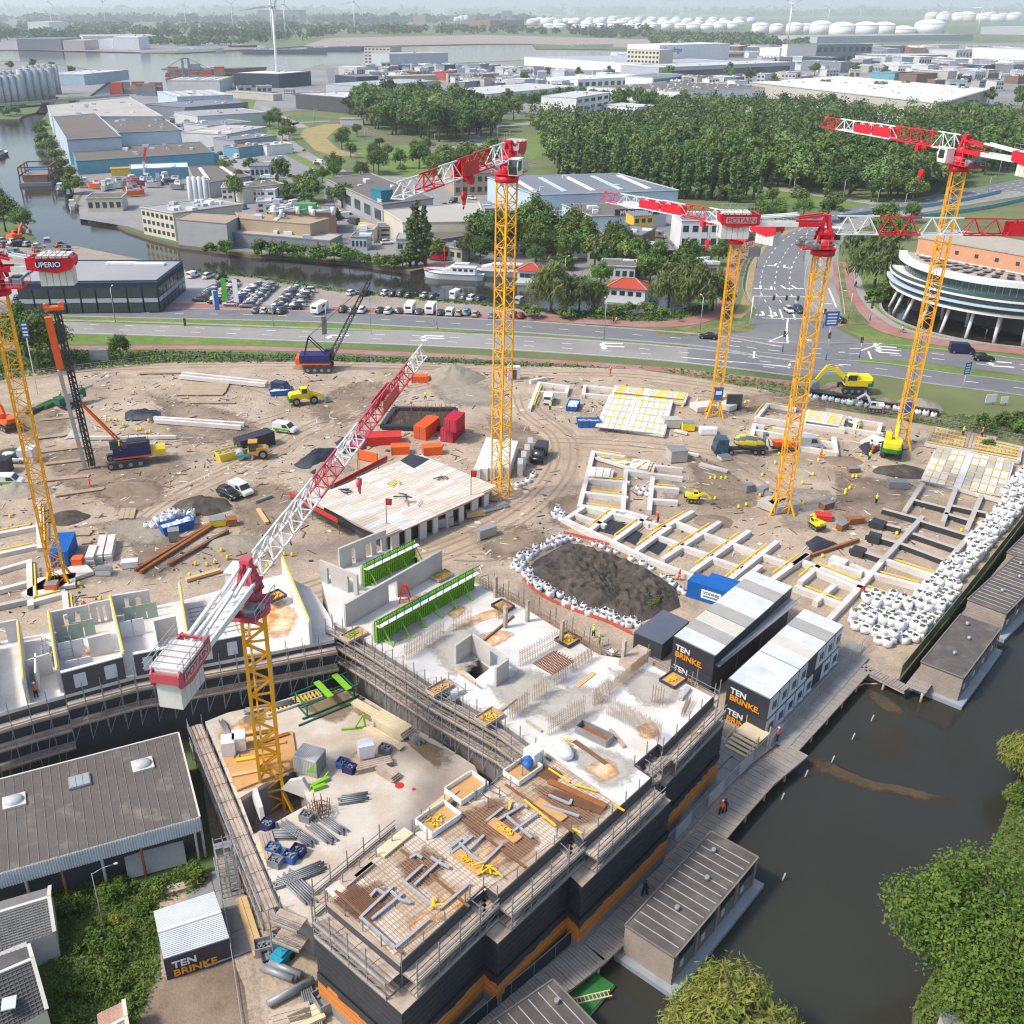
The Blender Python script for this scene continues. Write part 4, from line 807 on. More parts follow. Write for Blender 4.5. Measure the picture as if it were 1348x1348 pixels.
def rack(px,py,z,rz,l,w,n,label,mat='steel_g',cat='steel props',tiers=2):
 p=P(px,py,z);r=T('prop_bundle',label,cat,(p[0],p[1],z),rz,'bundles of grey steel props');me=MB().cyl((-l/2,0,0),(l/2,0,0),.07,6).mesh('prop',[mat])
 for j in rg(tiers):
  for i in rg(n):O('prop',me,None,r,(.2*((i*5+j*3)%3-1),(i-n/2)*w/n,.12+j*.2))
 for x in(-l*.35,l*.35):O('bearer',MB().cb((x,0,.03),(.12,w,.05)),'planks',r)
 return r
for a in TB('374 1100 0 3 1.1 6 grey steel props nearest crane foot, right of deck edge crate|392 1098 -.7 4 1 6 long grey steel props lying diagonally beside blue crates|424 1098 -.75 3 1 5 grey steel frames below rebar cage|440 1088 -.7 2.6 .9 5 grey trough-shaped bundle right of rebar cage|402 1150 .5 3.2 1.2 6 grey steel frames stacked near red dot by front scaffold|380 1160 .4 2.4 1 5 short grey frames left of red dot by front scaffold|395 1170 -.8 4 1.4 7 mixed grey frames in lower corner of courtyard deck|541 968 -.9 3.5 .9 5 pale grey ladder-like frame bundle next to beam stacks|355 932 .3 5 .8 6 long grey tubes at far end of courtyard|308 985 -1.2 3.2 .8 5 grey steel tubes on plywood near left scaffold|465 1052 .2 2.5 1.2 5 grey frames near middle of front scaffold|298 962 -1.1 3 .6 5 grey steel profiles at top left of courtyard',6):rack(a[0],a[1],CZ,a[2],a[3],a[4],a[5],a[6])
pile('strapped brown planks in lower left of courtyard deck',355,1118,CZ,-1.2,4,3,3.4,.3,.16,'planks','plank_stack','plank stack');lying('yellow_beam','thin yellow beam lying left of strapped planks','beam',((344,1110),(350,1130)),CZ,.3,.15,'tape_y')
p=P(405,945,CZ);r=T('steel_frame','large dark green lattice frame with two lime green ladders lying in courtyard','steel frame',(p[0],p[1],CZ),.62);mb=MB()
for y,z in((0,.15),(0,1.6),(2.6,.15),(2.6,1.6)):mb.bar((-.6,y,z),(6.2,y,z),.14)
for x in(0,5.6):
 for y in(0,2.6):mb.bar((x,y,.1),(x,y,1.65),.12)
 for z in(.15,1.6):mb.bar((x,0,z),(x,2.6,z),.12)
mb.bar((-1.4,-.7,.1),(6.4,-.7,.1),.16);O('frame',mb,'dark_green',r)
for x in(2.7,4.9):O('ladder',MB().cb((x,1.3,1.72),(.7,3.2,.1)),'gr_form',r)
p=P(470,960,CZ);mb=MB();mb.bar((-1.6,0,.1),(1,.1,.1),.2);mb.bar((.9,0,.1),(.7,0,1.8),.18);mb.bar((.7,0,1.8),(-.2,0,.2),.14);mb.bar((.9,-.5,.1),(.9,.5,.1),.14);O('steel_bracket',mb,'gr_form',None,(p[0],p[1],CZ),.1,'lime green triangular bracket standing in courtyard','bracket')
p=P(421,1034,CZ);mb=MB();mb.bar((-1,0,.2),(1,.3,.25),.35);mb.bar((.4,.2,.3),(1.3,.9,.5),.15);mb.cb((-.2,-.4,.2),(1.2,.4,.4));O('steel_bracket',mb,'gr_form',None,(p[0],p[1],CZ),.5,'lime and dark green clamp lying flat below container','bracket')
p=P(386,926,CZ);r=T('slatted_ramp','long slatted ramp with brown slats beside crane mast','ramp',(p[0],p[1],CZ),.52);mb=MB();O('frame',MB().box(-3,-.75,.1,3,-.6,.3).box(-3,.6,.1,3,.75,.3).box(-3.1,-.75,.1,-3,.75,.3).box(3,-.75,.1,3.1,.75,.3),'conc_p',r)
sm=MB().box(-.09,-.6,.15,.09,.6,.24).mesh('slat',['tape_y'])
for k in rg(14):O('slat',sm,None,r,(-2.8+k*.43,0,0))
p=P(422,1072,CZ);r=T('rebar_cage','rusty bundle of upright rebar on courtyard deck','rebar',(p[0],p[1],CZ));mb=MB()
for i in rg(26):a=i*2.4;q=.2+.18*(i%5);mb.bar((cos(a)*q,sin(a)*q,0),(cos(a)*q*1.3,sin(a)*q*1.3,1.1+.3*(i%3)),.06)
for z in(.3,.8):
 for k in rg(8):mb.bar((cos(k*.785),sin(k*.785),z),(cos(k*.785+.785),sin(k*.785+.785),z),.05)
O('bars',mb,'reb_r',r,kind='stuff')
for px,py,rr,lb in((526,1034,.45,'large red spray dot on courtyard deck'),(545,1039,.2,'small red spray dot on courtyard deck')):p=P(px,py,CZ);O('paint_dot',MB().cyl((0,0,0),(0,0,.012),rr,14),'red_p',None,(p[0],p[1],CZ+.003),0,lb,'paint mark')
for k,(px,py,l,rz)in en(((330,968,3.5,.2),(350,985,4,.3),(340,1000,4.2,.25),(362,975,3,.5),(330,1020,3.5,.3))):p=P(px,py,CZ);O('timber_plank',MB().box(-l/2,-.2,0,l/2,.2,.15),('timb_n','ply','tape_y','rust_o','timb_n')[k],None,(p[0],p[1],CZ+.28),rz,'loose plank on rust stained plywood left of crane, %s from top'%ORD[k],'plank','planks on stained plywood')
EZ=3.2;ED=W2(XY('411 655 520 610 558 600 600 621 648 644 600 668 507 706 470 690 440 672'),EZ)
E=T('concrete_block','low concrete block with a plank covered pale roof deck behind green formwork','building',P(530,660,0));WO('roof_slab',MB().prism(ED,EZ-.35,EZ),'form_floor',E);EU=ang(P(507,706,EZ),P(648,644,EZ));EV=ang(P(411,655,EZ),P(520,610,EZ))
def fpanels(poly,a,wd,ln,z,mat,par,name='floor_panel',h=.1,gap=.06,seed=1,skip=0,mats=None):
 c,s=cos(a),sin(a);q=[(p[0]*c+p[1]*s,-p[0]*s+p[1]*c)for p in poly];g=RR(seed);x0,x1=min(p[0]for p in q),max(p[0]for p in q);y=min(p[1]for p in q);l=par.location;n=0;cache={}
 while y<max(p[1]for p in q)-.1:
  x=x0
  while x<x1-.1:
   if inp(x+ln/2,y+wd/2,q)and g.random()>=skip:
    m=g.choice(mats)if mats else mat
    if m not in cache:cache[m]=MB().box(0,0,0,ln-gap,wd-gap,h).mesh(name,[m])
    O(name,cache[m],None,par,(x*c-y*s-l[0],x*s+y*c-l[1],z+.002-l[2]+.015*g.random()),a);n+=1
   x+=ln
  y+=wd
 return n
mt('floor_pale',(.62,.55,.46),.9,.1,.6,fine=.06);mt('floor_tan',(.58,.49,.38),.9,.12,.6,fine=.08);mt('flr_wht',(.68,.65,.6),.9,.08,.6)
fpanels(ED,EU,.72,3.4,EZ,'floor_pale',E,mats=['floor_pale','floor_tan','flr_wht','floor_pale'])
for i,(a,b)in en(((507,706),(648,644))and[((458,694),(507,707)),((411,656),(458,694))]):wall(a,b,3.0,.3,'conc_p','concrete_wall',E,z=0.1)
pa,pb=P(509,706,EZ),P(648,645,EZ);
for i in rg(8):
 t=(i+.35)/8;x,y=pa[0]+(pb[0]-pa[0])*t,pa[1]+(pb[1]-pa[1])*t;O('pier',MB().box(0,0,.1,1.0 if i%2 else 1.4,.35,EZ-.37),'conc_p',E,(x-E.location[0],y-E.location[1],0),ang(pa,pb))
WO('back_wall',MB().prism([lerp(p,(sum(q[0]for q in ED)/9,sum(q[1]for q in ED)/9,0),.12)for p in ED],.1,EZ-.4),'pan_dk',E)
WO('tarpaulin',MB().prism(W2(XY('527 606 541 597 565 604 545 616'),EZ+.2),EZ+.02,EZ+.2),'foil_b',E)
g=RR(5)
for k in rg(9):
 px,py=g.uniform(450,600),g.uniform(625,675)
 if inp(px,py,XY('430 655 525 615 595 628 620 645 515 690')):sticks('timber_scrap','scattered short timbers on roof of low concrete block',px,py,EZ+.1,5,1.6,('planks','reb_r','tape_y','dmetal')[k%4],2.2,'timber',0,.12)['group']='timber scraps on low block'
p=P(655,605);r=T('plank_element_stack','row of long ribbed concrete floor elements with arched wall elements behind mast','floor elements',(p[0],p[1],0),UA+.1);EA=ang(P(607,640),P(640,560));r.rotation_euler[2]=EA
for i in rg(5):O('floor_element',MB().box(-10+.5*i,0,.2,4-.7*(i%3),1.12,2.4),'cr_wht' if i%2 else 'flr_wht',r,(0,1.5-i*1.16,0))
for i in rg(4):mb=MB();mb.box(0,0,.1,2.6,.9,2.6);O('wall_element',mb,'concrete',r,(-7+i*3.1,-5.2-.2*i,0),.1)
for a,b in(((400,668),(445,692)),((382,656),(402,668)),((440,645),(510,608))):
 p,q=P(*a,2.2),P(*b,2.2);L=dst(p,q);r=T('edge_platform','red steel edge platform on left side of low block, %s'%('lower part' if a[0]==400 else 'upper part' if a[0]==382 else 'along its far roof edge'),'platform',(p[0],p[1],0),ang(p,q));O('rail',MB().bar((0,0,3),(L,0,3),.12,.7),'red_p',r);O('floor',MB().box(0,0,2.2,L,1.6,2.3),'dmetal',r);mb=MB();[mb.bar((x*L,.8,0),(x*L,.8,2.2),.1)for x in(.1,.5,.9)];O('prop',mb,'steel_g',r)
for px,py,lb in((509,690,'red flag on a thin mast at near edge of low block'),(620,652,'red flag on a thin mast at right edge of low block')):
 p=P(px,py,EZ);r=T('flag_mast',lb,'flag',(p[0],p[1],EZ));O('mast',MB().cyl((0,0,0),(0,0,4.2),.06,6),'rope',r);mb=MB();mb.add([(0,0,4.2),(.9,.2,4.0),(.8,.1,3.0),(0,0,3.1),(.4,-.1,3.6)],[(0,4,1),(4,2,1),(0,3,4),(3,2,4)]);O('flag',mb,'red_p',r)
mt('cab_dk',(.04,.043,.055),.5,.12,.8,bump=.2,bsc=3);mt('cab_rf',(.62,.65,.67),.5,.1,.5,col2=(.52,.55,.57),mix=.55,sc2=.3);mt('cabin_roof_grey',(.36,.345,.32),.7,.12,.5);mt('cabin_roof_cream',(.56,.54,.46),.7,.12,.5);mt('cab_wht',(.68,.69,.7),.5,.07,.6);mt('letter_orange',(.85,.32,.01),.6,.04,1);mt('letter_white',(.72,.73,.75),.6,.04,1)
def brand(par,a,b,z,h,size,rel,off=.06):
 an=ang(a,b);nx,ny=sin(an)*off,-cos(an)*off
 for s,m,dz in(('TEN','letter_white',size*.92),('BRINKE.','letter_orange',0)):
  text('lettering',s,size,m,par,(a[0]+cos(an)*rel+nx-par.location[0],a[1]+sin(an)*rel+ny-par.location[1],z+dz-par.location[2]),(pi/2,0,an),'LEFT',.015,1.05,.028)
def cabins(label,fl,fr,br,bl,zt,n,roofs,side_white):
 A_,B_,C_,D_=P(*fl,zt),P(*fr,zt),P(*br,zt),P(*bl,zt);a=ang(A_,B_);w=(dst(A_,B_)+dst(D_,C_))/2;L=(dst(B_,C_)+dst(A_,D_))/2;u=ang(B_,C_)
 r=T('site_cabin_stack',label,'site cabins',(A_[0],A_[1],0),0);ux,uy=cos(u),sin(u);s=L/n;ex,ey=(B_[0]-A_[0])/dst(A_,B_)*w,(B_[1]-A_[1])/dst(A_,B_)*w
 g=RR(n)
 for lv in rg(2):
  z0=lv*zt/2+.05;z1=(lv+1)*zt/2-.02
  for i in rg(n):
   q=[(ux*s*i,uy*s*i),(ux*s*i+ex,uy*s*i+ey),(ux*(s*(i+1)-.05)+ex,uy*(s*(i+1)-.05)+ey),(ux*(s*(i+1)-.05),uy*(s*(i+1)-.05))]
   c=O('cabin_unit',MB().prism(q,z0,z1),'cab_dk',r)
   if lv:O('roof',MB().prism(q,z1+.002,z1+.1),roofs[i%len(roofs)],c);mb=MB();mb.bar((q[0][0],q[0][1],z1+.1),(q[1][0],q[1][1],z1+.1),.09,.12);O('roof_edge',mb,'cab_wht' if i%3 else 'steel_g',c)
   if side_white:
    ox,oy=sin(u)*.035,-cos(u)*.035;p0=(q[1][0]+ox+ux*.12,q[1][1]+oy+uy*.12);
    if(i+lv)%7!=5:
     O('side_panel',MB().bar((p0[0],p0[1],z0+(z1-z0)/2),(p0[0]+ux*(s-.3),p0[1]+uy*(s-.3),z0+(z1-z0)/2),.07,z1-z0-.3),'cab_wht',c)
     p1=(p0[0]+ox*1.6+ux*.75,p0[1]+oy*1.6+uy*.75);O('window',MB().bar((p1[0],p1[1],z0+1.45),(p1[0]+ux*.9,p1[1]+uy*.9,z0+1.45),.07,.95),'glass',c);O('window_sill',MB().bar((p1[0]+ox*3,p1[1]+oy*3,z0+.85),(p1[0]+ox*3+ux*.9,p1[1]+oy*3+uy*.9,z0+.85),.3,.08),'cab_wht',c)
 for lv in rg(2):brand(r,A_,B_,lv*zt/2+.45,zt/2,.98,.45)
 return r
CB1=cabins('farther two storey stack of dark site cabins with pale roofs, a blue container behind it',(887,838),(941,864),(1044,772),(991,752.5),5.6,8,['cab_rf','cabin_roof_grey','cabin_roof_cream','cabin_roof_grey','cab_rf','cab_rf','cabin_roof_grey','cab_rf'],False)
CB2=cabins('nearer two storey stack of site cabins beside canal, white windowed side to water',(959,894),(1015,922),(1112,824),(1061.5,803),5.6,8,['cab_rf','cab_rf','cab_rf','cab_rf','cabin_roof_cream','cab_rf','cabin_roof_grey','cab_rf'],True)
a,b=P(948,878,4.2),P(1052,793,4.2);L=dst(a,b);r=T('access_canopy','long grey metal canopy in passage between two cabin stacks','canopy',(a[0],a[1],0),ang(a,b))
for k in rg(3):O('canopy_strip',MB().box(0,.1+k*.45,4.1+k*.05,L,.5+k*.45,4.2+k*.05),'galv',r)
O('handrail',MB().bar((0,1.6,5.1),(L,1.6,5.1),.08).bar((0,-.1,5.1),(L,-.1,5.1),.08),'steel_g',r);mb=MB();[mb.bar((L*t,.8,.1),(L*t,.8,4.1),.12)for t in(.02,.3,.6,.95)];O('post',mb,'steel_g',r)
def flatshed(label,px,z,roof,wallm,name='store_shed',cat='shed'):
 q=PP(px,z);r=T(name,label,cat,(q[0][0],q[0][1],0));WO('wall',MB().prism(q,.05,z-.1),wallm,r);c=(sum(p[0]for p in q)/len(q),sum(p[1]for p in q)/len(q));WO('roof',MB().prism([(c[0]+(p[0]-c[0])*1.02,c[1]+(p[1]-c[1])*1.02)for p in q],z-.098,z+.02),roof,r);return r
mt('roof_slate',(.1,.115,.15),.7,.12,.6)
flatshed('low dark blue roofed store left of farther cabin stack, grey panels on top',XY('835 832 873 803 907 818 872 848'),2.6,'roof_slate','cab_dk')
def cont(px,py,rz,l,w,h,mat,label,z=0,sign=None,name='shipping_container',cat='container',roof=None,group=None):
 p=P(px,py,z);r=T(name,label,cat,(p[0],p[1],z+.05),rz,group);mb=MB();mb.box(-l/2+.04,-w/2+.04,.05,l/2-.04,w/2-.04,h-.05)
 n=int(l/.3)
 for k in rg(n):x=-l/2+.12+k*(l-.2)/n;mb.box(x,-w/2+.005,.15,x+.14,w/2-.005,h-.12);mb.box(x,-w/2+.1,h-.05,x+.14,w/2-.1,h-.01)
 O('body',mb,mat,r);mb=MB()
 for x in(-l/2+.08,l/2-.08):
  for y in(-w/2+.08,w/2-.08):mb.bar((x,y,0),(x,y,h),.17)
  for z_ in(.08,h-.08):mb.bar((x,-w/2,z_),(x,w/2,z_),.16)
 for y in(-w/2+.06,w/2-.06):
  for z_ in(.08,h-.07):mb.bar((-l/2,y,z_),(l/2,y,z_),.13)
 O('frame',mb,mat,r);mb=MB();[mb.bar((-l/2-.03,y,.2),(-l/2-.03,y,h-.2),.05)for y in(-.7,-.3,.3,.7)];O('lock_rod',mb,'galv',r)
 for y in(-.59,.59):O('door',MB().box(-l/2-.015,y-.54,.18,-l/2+.03,y+.54,h-.18),mat,r)
 if sign:pl=O('sign_panel',MB().cb((sign[1],-w/2-.01,h*.5),(2.7,.03,1.3)),'sgn_wht',r);text('lettering',sign[0],.55,'navy',pl,(sign[1],-w/2-.035,h*.5+.02),(pi/2,0,0),'CENTER',.005,1,.01);O('emblem',MB().cb((sign[1],-w/2-.035,h*.5-.28),(2.1,.02,.22)),'teal',pl)
 return r
mt('cont_blue',(.01,.13,.45),.5,.12,.8);mt('cont_red',(.5,.015,.05),.5,.12,.8);mt('cont_orange',(.72,.1,.015),.5,.1,.8)
cont(936,790,-.60,6.1,2.45,2.6,'cont_blue','bright blue container with a white sign panel behind farther cabins',0,('VOORBIJ',.3));cont(950,776,-.6,4,2.2,1.4,'cont_blue','low blue skip-like container just behind signed blue container',0)
cont(562,572,1.15,6.1,2.45,2.6,'cont_orange','orange red container standing alone by excavation pit');cont(596,575,1.2,6.1,2.45,2.5,'cont_red','crimson container, lower one of a stack of two');cont(598,563,1.2,4.5,2.4,2.3,'cont_red','crimson container on top of stack of two',2.56)
cont(86,735,1.72,6.1,2.45,2.6,'cont_blue','blue container at foot of left crane');cont(336,590,.75,7,2.5,2.6,'cab_dk','dark grey site hut with a white framed window beside roller',name='site_hut',cat='hut')
cont(505,583,.1,6.5,3,1.7,'red_p','bright red open frame container under crane jib');cont(527,527+70,.1,3.2,2,1.6,'sf_org','small orange box container left of pit cranes gear');cont(569,598,.2,3.4,2,1.7,'sf_org','orange steel cage box with open top right of small orange box');cont(553,503,.05,3.6,2,1.5,'sf_org','orange crate with black load beside grey sand heap')
cont(38,608,0,2.6,2.4,2.6,'cr_wht','white and amber site unit at left edge',name='site_unit',cat='site unit');cont(5,622,0,2.6,2.4,2.6,'cab_dk','dark site unit with an orange emblem at left edge',name='site_unit',cat='site unit')
def skip(px,py,rz,l,w,h,mat,fill,label,z=.05):
 p=P(px,py);r=T('waste_skip',label,'skip',(p[0],p[1],z),rz,'open steel skips on site');mb=MB();b=.35
 t=[(-l/2,-w/2,h),(l/2,-w/2,h),(l/2,w/2,h),(-l/2,w/2,h)];bt=[(-l/2+b,-w/2+.1,0),(l/2-b,-w/2+.1,0),(l/2-b,w/2-.1,0),(-l/2+b,w/2-.1,0)];i=[(p_[0]*.96,p_[1]*.92,h)for p_ in t];f=[(p_[0]*.92,p_[1]*.86,h*.72)for p_ in t]
 mb.add(bt+t+i+f,[(3,2,1,0)]+[(k,(k+1)%4,4+(k+1)%4,4+k)for k in rg(4)]+[(4+k,4+(k+1)%4,8+(k+1)%4,8+k)for k in rg(4)]+[(8+k,8+(k+1)%4,12+(k+1)%4,12+k)for k in rg(4)])
 [mb.bar((x,s*(w/2),h*.1),(x,s*(w/2+.03),h),.1)for x in(-l*.3,0,l*.3)for s in(-1,1)];O('tub',mb,mat,r)
 m2=MB();g=RR(int(px));m2.add(f,[(0,1,2,3)]);[m2.ball(((g.random()-.5)*l*.75,(g.random()-.5)*w*.7,h*.72),(.3+.2*g.random(),.25,.25),0,6,4,.2,rnd=g)for _ in rg(22)];O('load',m2,fill,r,kind='stuff');return r
mt('rubble',(.4,.38,.36),.9,.2,1.5)
skip(307,602,.62,6,2.4,1.5,'cap_yel','rubble','yellow skip full of pale rubble by roller');skip(233,699,.62,5,2.3,1.6,'cont_blue','cr_wht','blue skip among white bags');skip(774,562,-.02,4.5,2,1.5,'cont_blue','rubble','deep blue skip at corner of plank floor');skip(754,538,1.3,4.6,2.2,1.2,'cont_blue','cr_wht','blue and white open trailer tub near white van');skip(369,520,.3,4.5,2,1.2,'cont_blue','cr_wht','small blue skip by dark blue van')
mt('fnd_wht',(.66,.63,.58),.9,.08,.5,col2=(.55,.51,.46),mix=.55,sc2=.3,fine=.05);mt('fnd_gry',(.44,.41,.37),.9,.1,.5,fine=.06);mt('bitumen',(.035,.037,.042),.7,.2,1)
def found(label,bl,mat='fnd_wht',w=.75,h=.95,z=.1,group='cast foundation grids'):
 beams=[(lambda q:((float(q[0]),float(q[1])),(float(q[2]),float(q[3])),*q[4:]))(e.split())for e in bl.split(',')];c=P(*beams[0][0]);r=T('foundation',label,'foundation',(c[0],c[1],0),0,group);k=0
 for bm in beams:
  a,b=P(*bm[0],h),P(*bm[1],h);L=dst(a,b);an=ang(a,b);fl=bm[2]if len(bm)>2 else '';k+=1;hh=h+.004*(k%5)
  if 'k' in fl:bo=O('beam',MB().box(-w/2,-w/2,z,L+w/2,w/2,hh-.05),'bitumen',r,(a[0]-c[0],a[1]-c[1],0),an);O('beam_top',MB().box(-w/2,-w/2,hh-.048,L+w/2,w/2,hh),'fnd_gry',bo)
  else:bo=O('beam',MB().box(-w/2,-w/2,z,L+w/2,w/2,hh),'fnd_gry' if 'g' in fl else mat,r,(a[0]-c[0],a[1]-c[1],0),an)
  if 'y' in fl:O('edge_strip',MB().box(L*.12,w*.8,h+.05,L*.9,w*.8+.22,h+.17),'tape_y',bo)
 return r
found('white foundation grid with tidy square cells, between soil heap and crane mast','860 702 911 673 y,874 734 946 687 y,912 751 985 699 y,952 769 1022 713 y,1018 761 1062 729 y,860 737 960 776,865 705 897 716,903 720 935 730,938 734 974 746,894 688 919 698,928 702 958 713,967 716 1001 728,1002 729 1040 742,960 776 1000 745')
found('white foundation grid with black foil in three cells, beside haul road','744 683 770 666,777 697 810 671 y,810 710 847 683 y,839 723 880 694 y,744 683 860 737,770 666 880 694,757 676 795 690,826 677 853 688')
for q in(XY('784 697 803 683 826 691 810 704'),XY('818 708 832 697 846 702 836 717'),XY('846 720 862 707 880 715 866 730')):sheet('black_foil',PP(q,.32),.32,'foil_b')
found('small white foundation frame left of near plank floor, by bend of haul road','763 665 781 594,774 630 826 634 y,772 648 824 654 y,764 665 820 672 y,824 619 820 673,859 628 855 670,859 640 891 643 y,889 659 856 657,896 628 826 619,781 594 820 600 y,858 612 896 616,822 672 850 680')
found('white foundation frame along top fence of site, near white van','710 503 697 537 y,710 503 748 508,748 508 745 517,710 515 745 517,770 507 808 511,770 518 806 521,770 507 768 519,700 500 716 497',w=.7)
found('long white foundation frame behind mixer truck','996 549 1011 531 y,1011 531 1046 537 y,997 549 1110 565,1060 540 1058 557,1112 548 1107 562,1112 549 1160 557,1108 562 1160 570,1128 551 1124 565 y,1160 557 1156 570',w=.7)
found('open white foundation trench beside silver van','989 576 993 558,989 576 1100 595,1098 576 1101 595,997 566 1098 583 y,993 558 1004 560,1020 563 1040 566,1060 570 1075 573',w=.8)
found('dark sided foundation blocks at far right, capped in grey, between bags and site road','1191 672 1214 637 g,1242 685 1258 644 g,1273 696 1292 652 g,1205 658 1245 668 k,1253 665 1295 674 k,1165 670 1209 682 k,1247 676 1278 685 k,1211 685 1273 704 k,1205 703 1258 721 k,1189 716 1242 736 k,1144 703 1185 715 k,1123 721 1161 734 k,1148 685 1183 694 k,1161 738 1214 680 g,1230 758 1281 699 g',h=1.0,w=.7)
for a,b in(((1148,684),(1166,689)),((1144,702),(1160,706)),((1123,720),(1139,725)),((1094,733),(1115,740))):
 p,q=P(*a,1.2),P(*b,1.2);L=dst(p,q);O('foundation_block',MB().box(0,-.8,.05,L,.8,1.25),'bitumen' if b[0]>1120 else 'fnd_wht',None,(p[0],p[1],0),ang(p,q),'%s foundation block at left end of its beam, %s from top'%('black' if b[0]>1120 else 'white',ORD[[1148,1144,1123,1094].index(a[0])]),'foundation block','foundation blocks')
found('white foundation grid right of cabins, reaching wall of white bags','1169 737 1233 758 y,1149 754 1214 771 y,1132 772 1196 794 y,1132 772 1161 738,1196 794 1230 758,1061 739 1132 768 y,1077 751 1130 774,1050 772 1110 795 y,1092 814 1132 772,1045 742 1062 730,1055 764 1077 745 y,1123 743 1147 754,1100 742 1132 752,1075 790 1098 770')
def pfloor(label,px,edge,wd,ln,z,mats,frame=True,yel=True,seed=1,par=None):
 q=PP(px,z);r=T('plank_floor',label,'floor',(q[0][0],q[0][1],0),0,'prefabricated plank floors');a=ang(q[edge],q[(edge+1)%len(q)]);fpanels(q,a,wd,ln,z-.12,mats[0],r,'floor_plank',.12,.08,seed,.02,mats);WO('floor_beam',MB().prism(q,.1,z-.2),'fnd_gry',r)
 if frame:
  for i in rg(len(q)):b_=q[(i+1)%len(q)];WO('edge_beam',MB().bar((*q[i][:2],z-.35),(*b_[:2],z-.35),.4,.5),'fnd_wht',r)
 if yel:
  c=(sum(p[0]for p in q)/4,sum(p[1]for p in q)/4)
  for t in(.08,.3,.52,.74,.94):
   s=lerp(q[0],q[3],t);e=lerp(q[1],q[2],t)
   for u0,u1 in((.02,.4),(.5,.97)):WO('edge_strip',MB().bar((*lerp(s,e,u0)[:2],z+.1),(*lerp(s,e,u1)[:2],z+.1),.2,.12),'tape_y',r)
 return r
pfloor('large pale plank floor near top of site, behind deep blue skip',XY('803 521 885 528 874 571 787 557'),3,1.15,4.6,1.1,['flr_wht','cr_wht','flr_wht'],seed=3);pfloor('narrow plank floor strip behind large pale plank floor',XY('810 507 905 517 901 529 806 520'),1,1.2,4.2,1.1,['flr_wht','cr_wht'],seed=4)
pfloor('small patch of white planks beside yellow edged foundation',XY('783 600 823 604 862 609 858 623 777 612')[:4],1,1.3,3.2,1.0,['cr_wht','flr_wht'],seed=5);pfloor('tiny plank floor of four planks by bend of haul road',XY('777 614 807 617 804 631 774 629'),1,1.2,4,1.0,['flr_wht'],seed=6,yel=False)
pfloor('pale plank floor behind open foundation trench',XY('1064 539 1113 548 1108 560 1060 552'),1,1.1,3.2,1.1,['cr_wht','flr_wht'],seed=7);pfloor('grey plank floor with yellow strips at right edge of site',XY('1232 592 1334 607 1319 658 1215 628'),1,1.2,5.5,1.1,['flr_wht','concrete','conc_p'],seed=8)
pfloor('brown formwork floor with rebar at right edge of site, below road verge',XY('1230 561 1345 588 1342 606 1219 583'),1,.6,4,1.0,['planks','reb_p','planks'],seed=9)
def heap(px,py,rx,ry,h,mat,label,rz=0,n=40,k=12,rough=.25,name='soil_heap',cat='heap',z=0):
 p=P(px,py);mb=MB();vs=[(0,0,h)];s=px*.37
 for i in rg(1,k+1):
  t=i/k
  for j in rg(n):
   a=2*pi*j/n;e=1+.22*nz(cos(a)*1.3,sin(a)*1.3,1,s);x,y=cos(a)*rx*t*e,sin(a)*ry*t*e;zz=h*(1-t)**.85*(1+rough*nz(x,y,.9,s))+(rough*.7*nz(x,y,1.7,s+3)*(1-t))-.15*t
   vs.append((x,y,zz))
 fs=[(0,1+j,1+(j+1)%n)for j in rg(n)]+[(1+(i-1)*n+j,1+i*n+j,1+i*n+(j+1)%n,1+(i-1)*n+(j+1)%n)for i in rg(1,k)for j in rg(n)]
 mb.add(vs,fs,0,True);return O(name,mb,mat,None,(p[0],p[1],.1+z),rz,label,cat)
def soilpile():
 poly=XY('692 752 704 738 748 714 800 731 850 750 890 774 896 800 868 812 835 824 790 812 745 794 712 778');q=[(p[0],p[1])for p in PP(poly)];c=(sum(p[0]for p in q)/len(q),sum(p[1]for p in q)/len(q));mb=MB();vs=[];n=160;k=36
 ring=[]
 for j in rg(n):t=j/n*len(q);i=int(t);ring.append(lerp(q[i],q[(i+1)%len(q)],t-i))
 for i in rg(k+1):
  t=i/k
  for x0,y0 in ring:x,y=c[0]+(x0-c[0])*t,c[1]+(y0-c[1])*t;vs.append((x-c[0],y-c[1],min(1,(1-t)*3.2)*(1.3+1.1*nz(x,y,.25,2)+.9*abs(nz(x,y,.7,6))+.55*nz(x,y,1.5,8)+.3*nz(x,y,3.1,9))))
 mb.add(vs,[(i*n+j,(i+1)*n+j,(i+1)*n+(j+1)%n,i*n+(j+1)%n)for i in rg(k)for j in rg(n)],0,True);O('soil_heap',mb,'soil_d',None,(c[0],c[1],.1),0,'wide dark soil heap ringed by white bags in middle of site','heap')
soilpile()
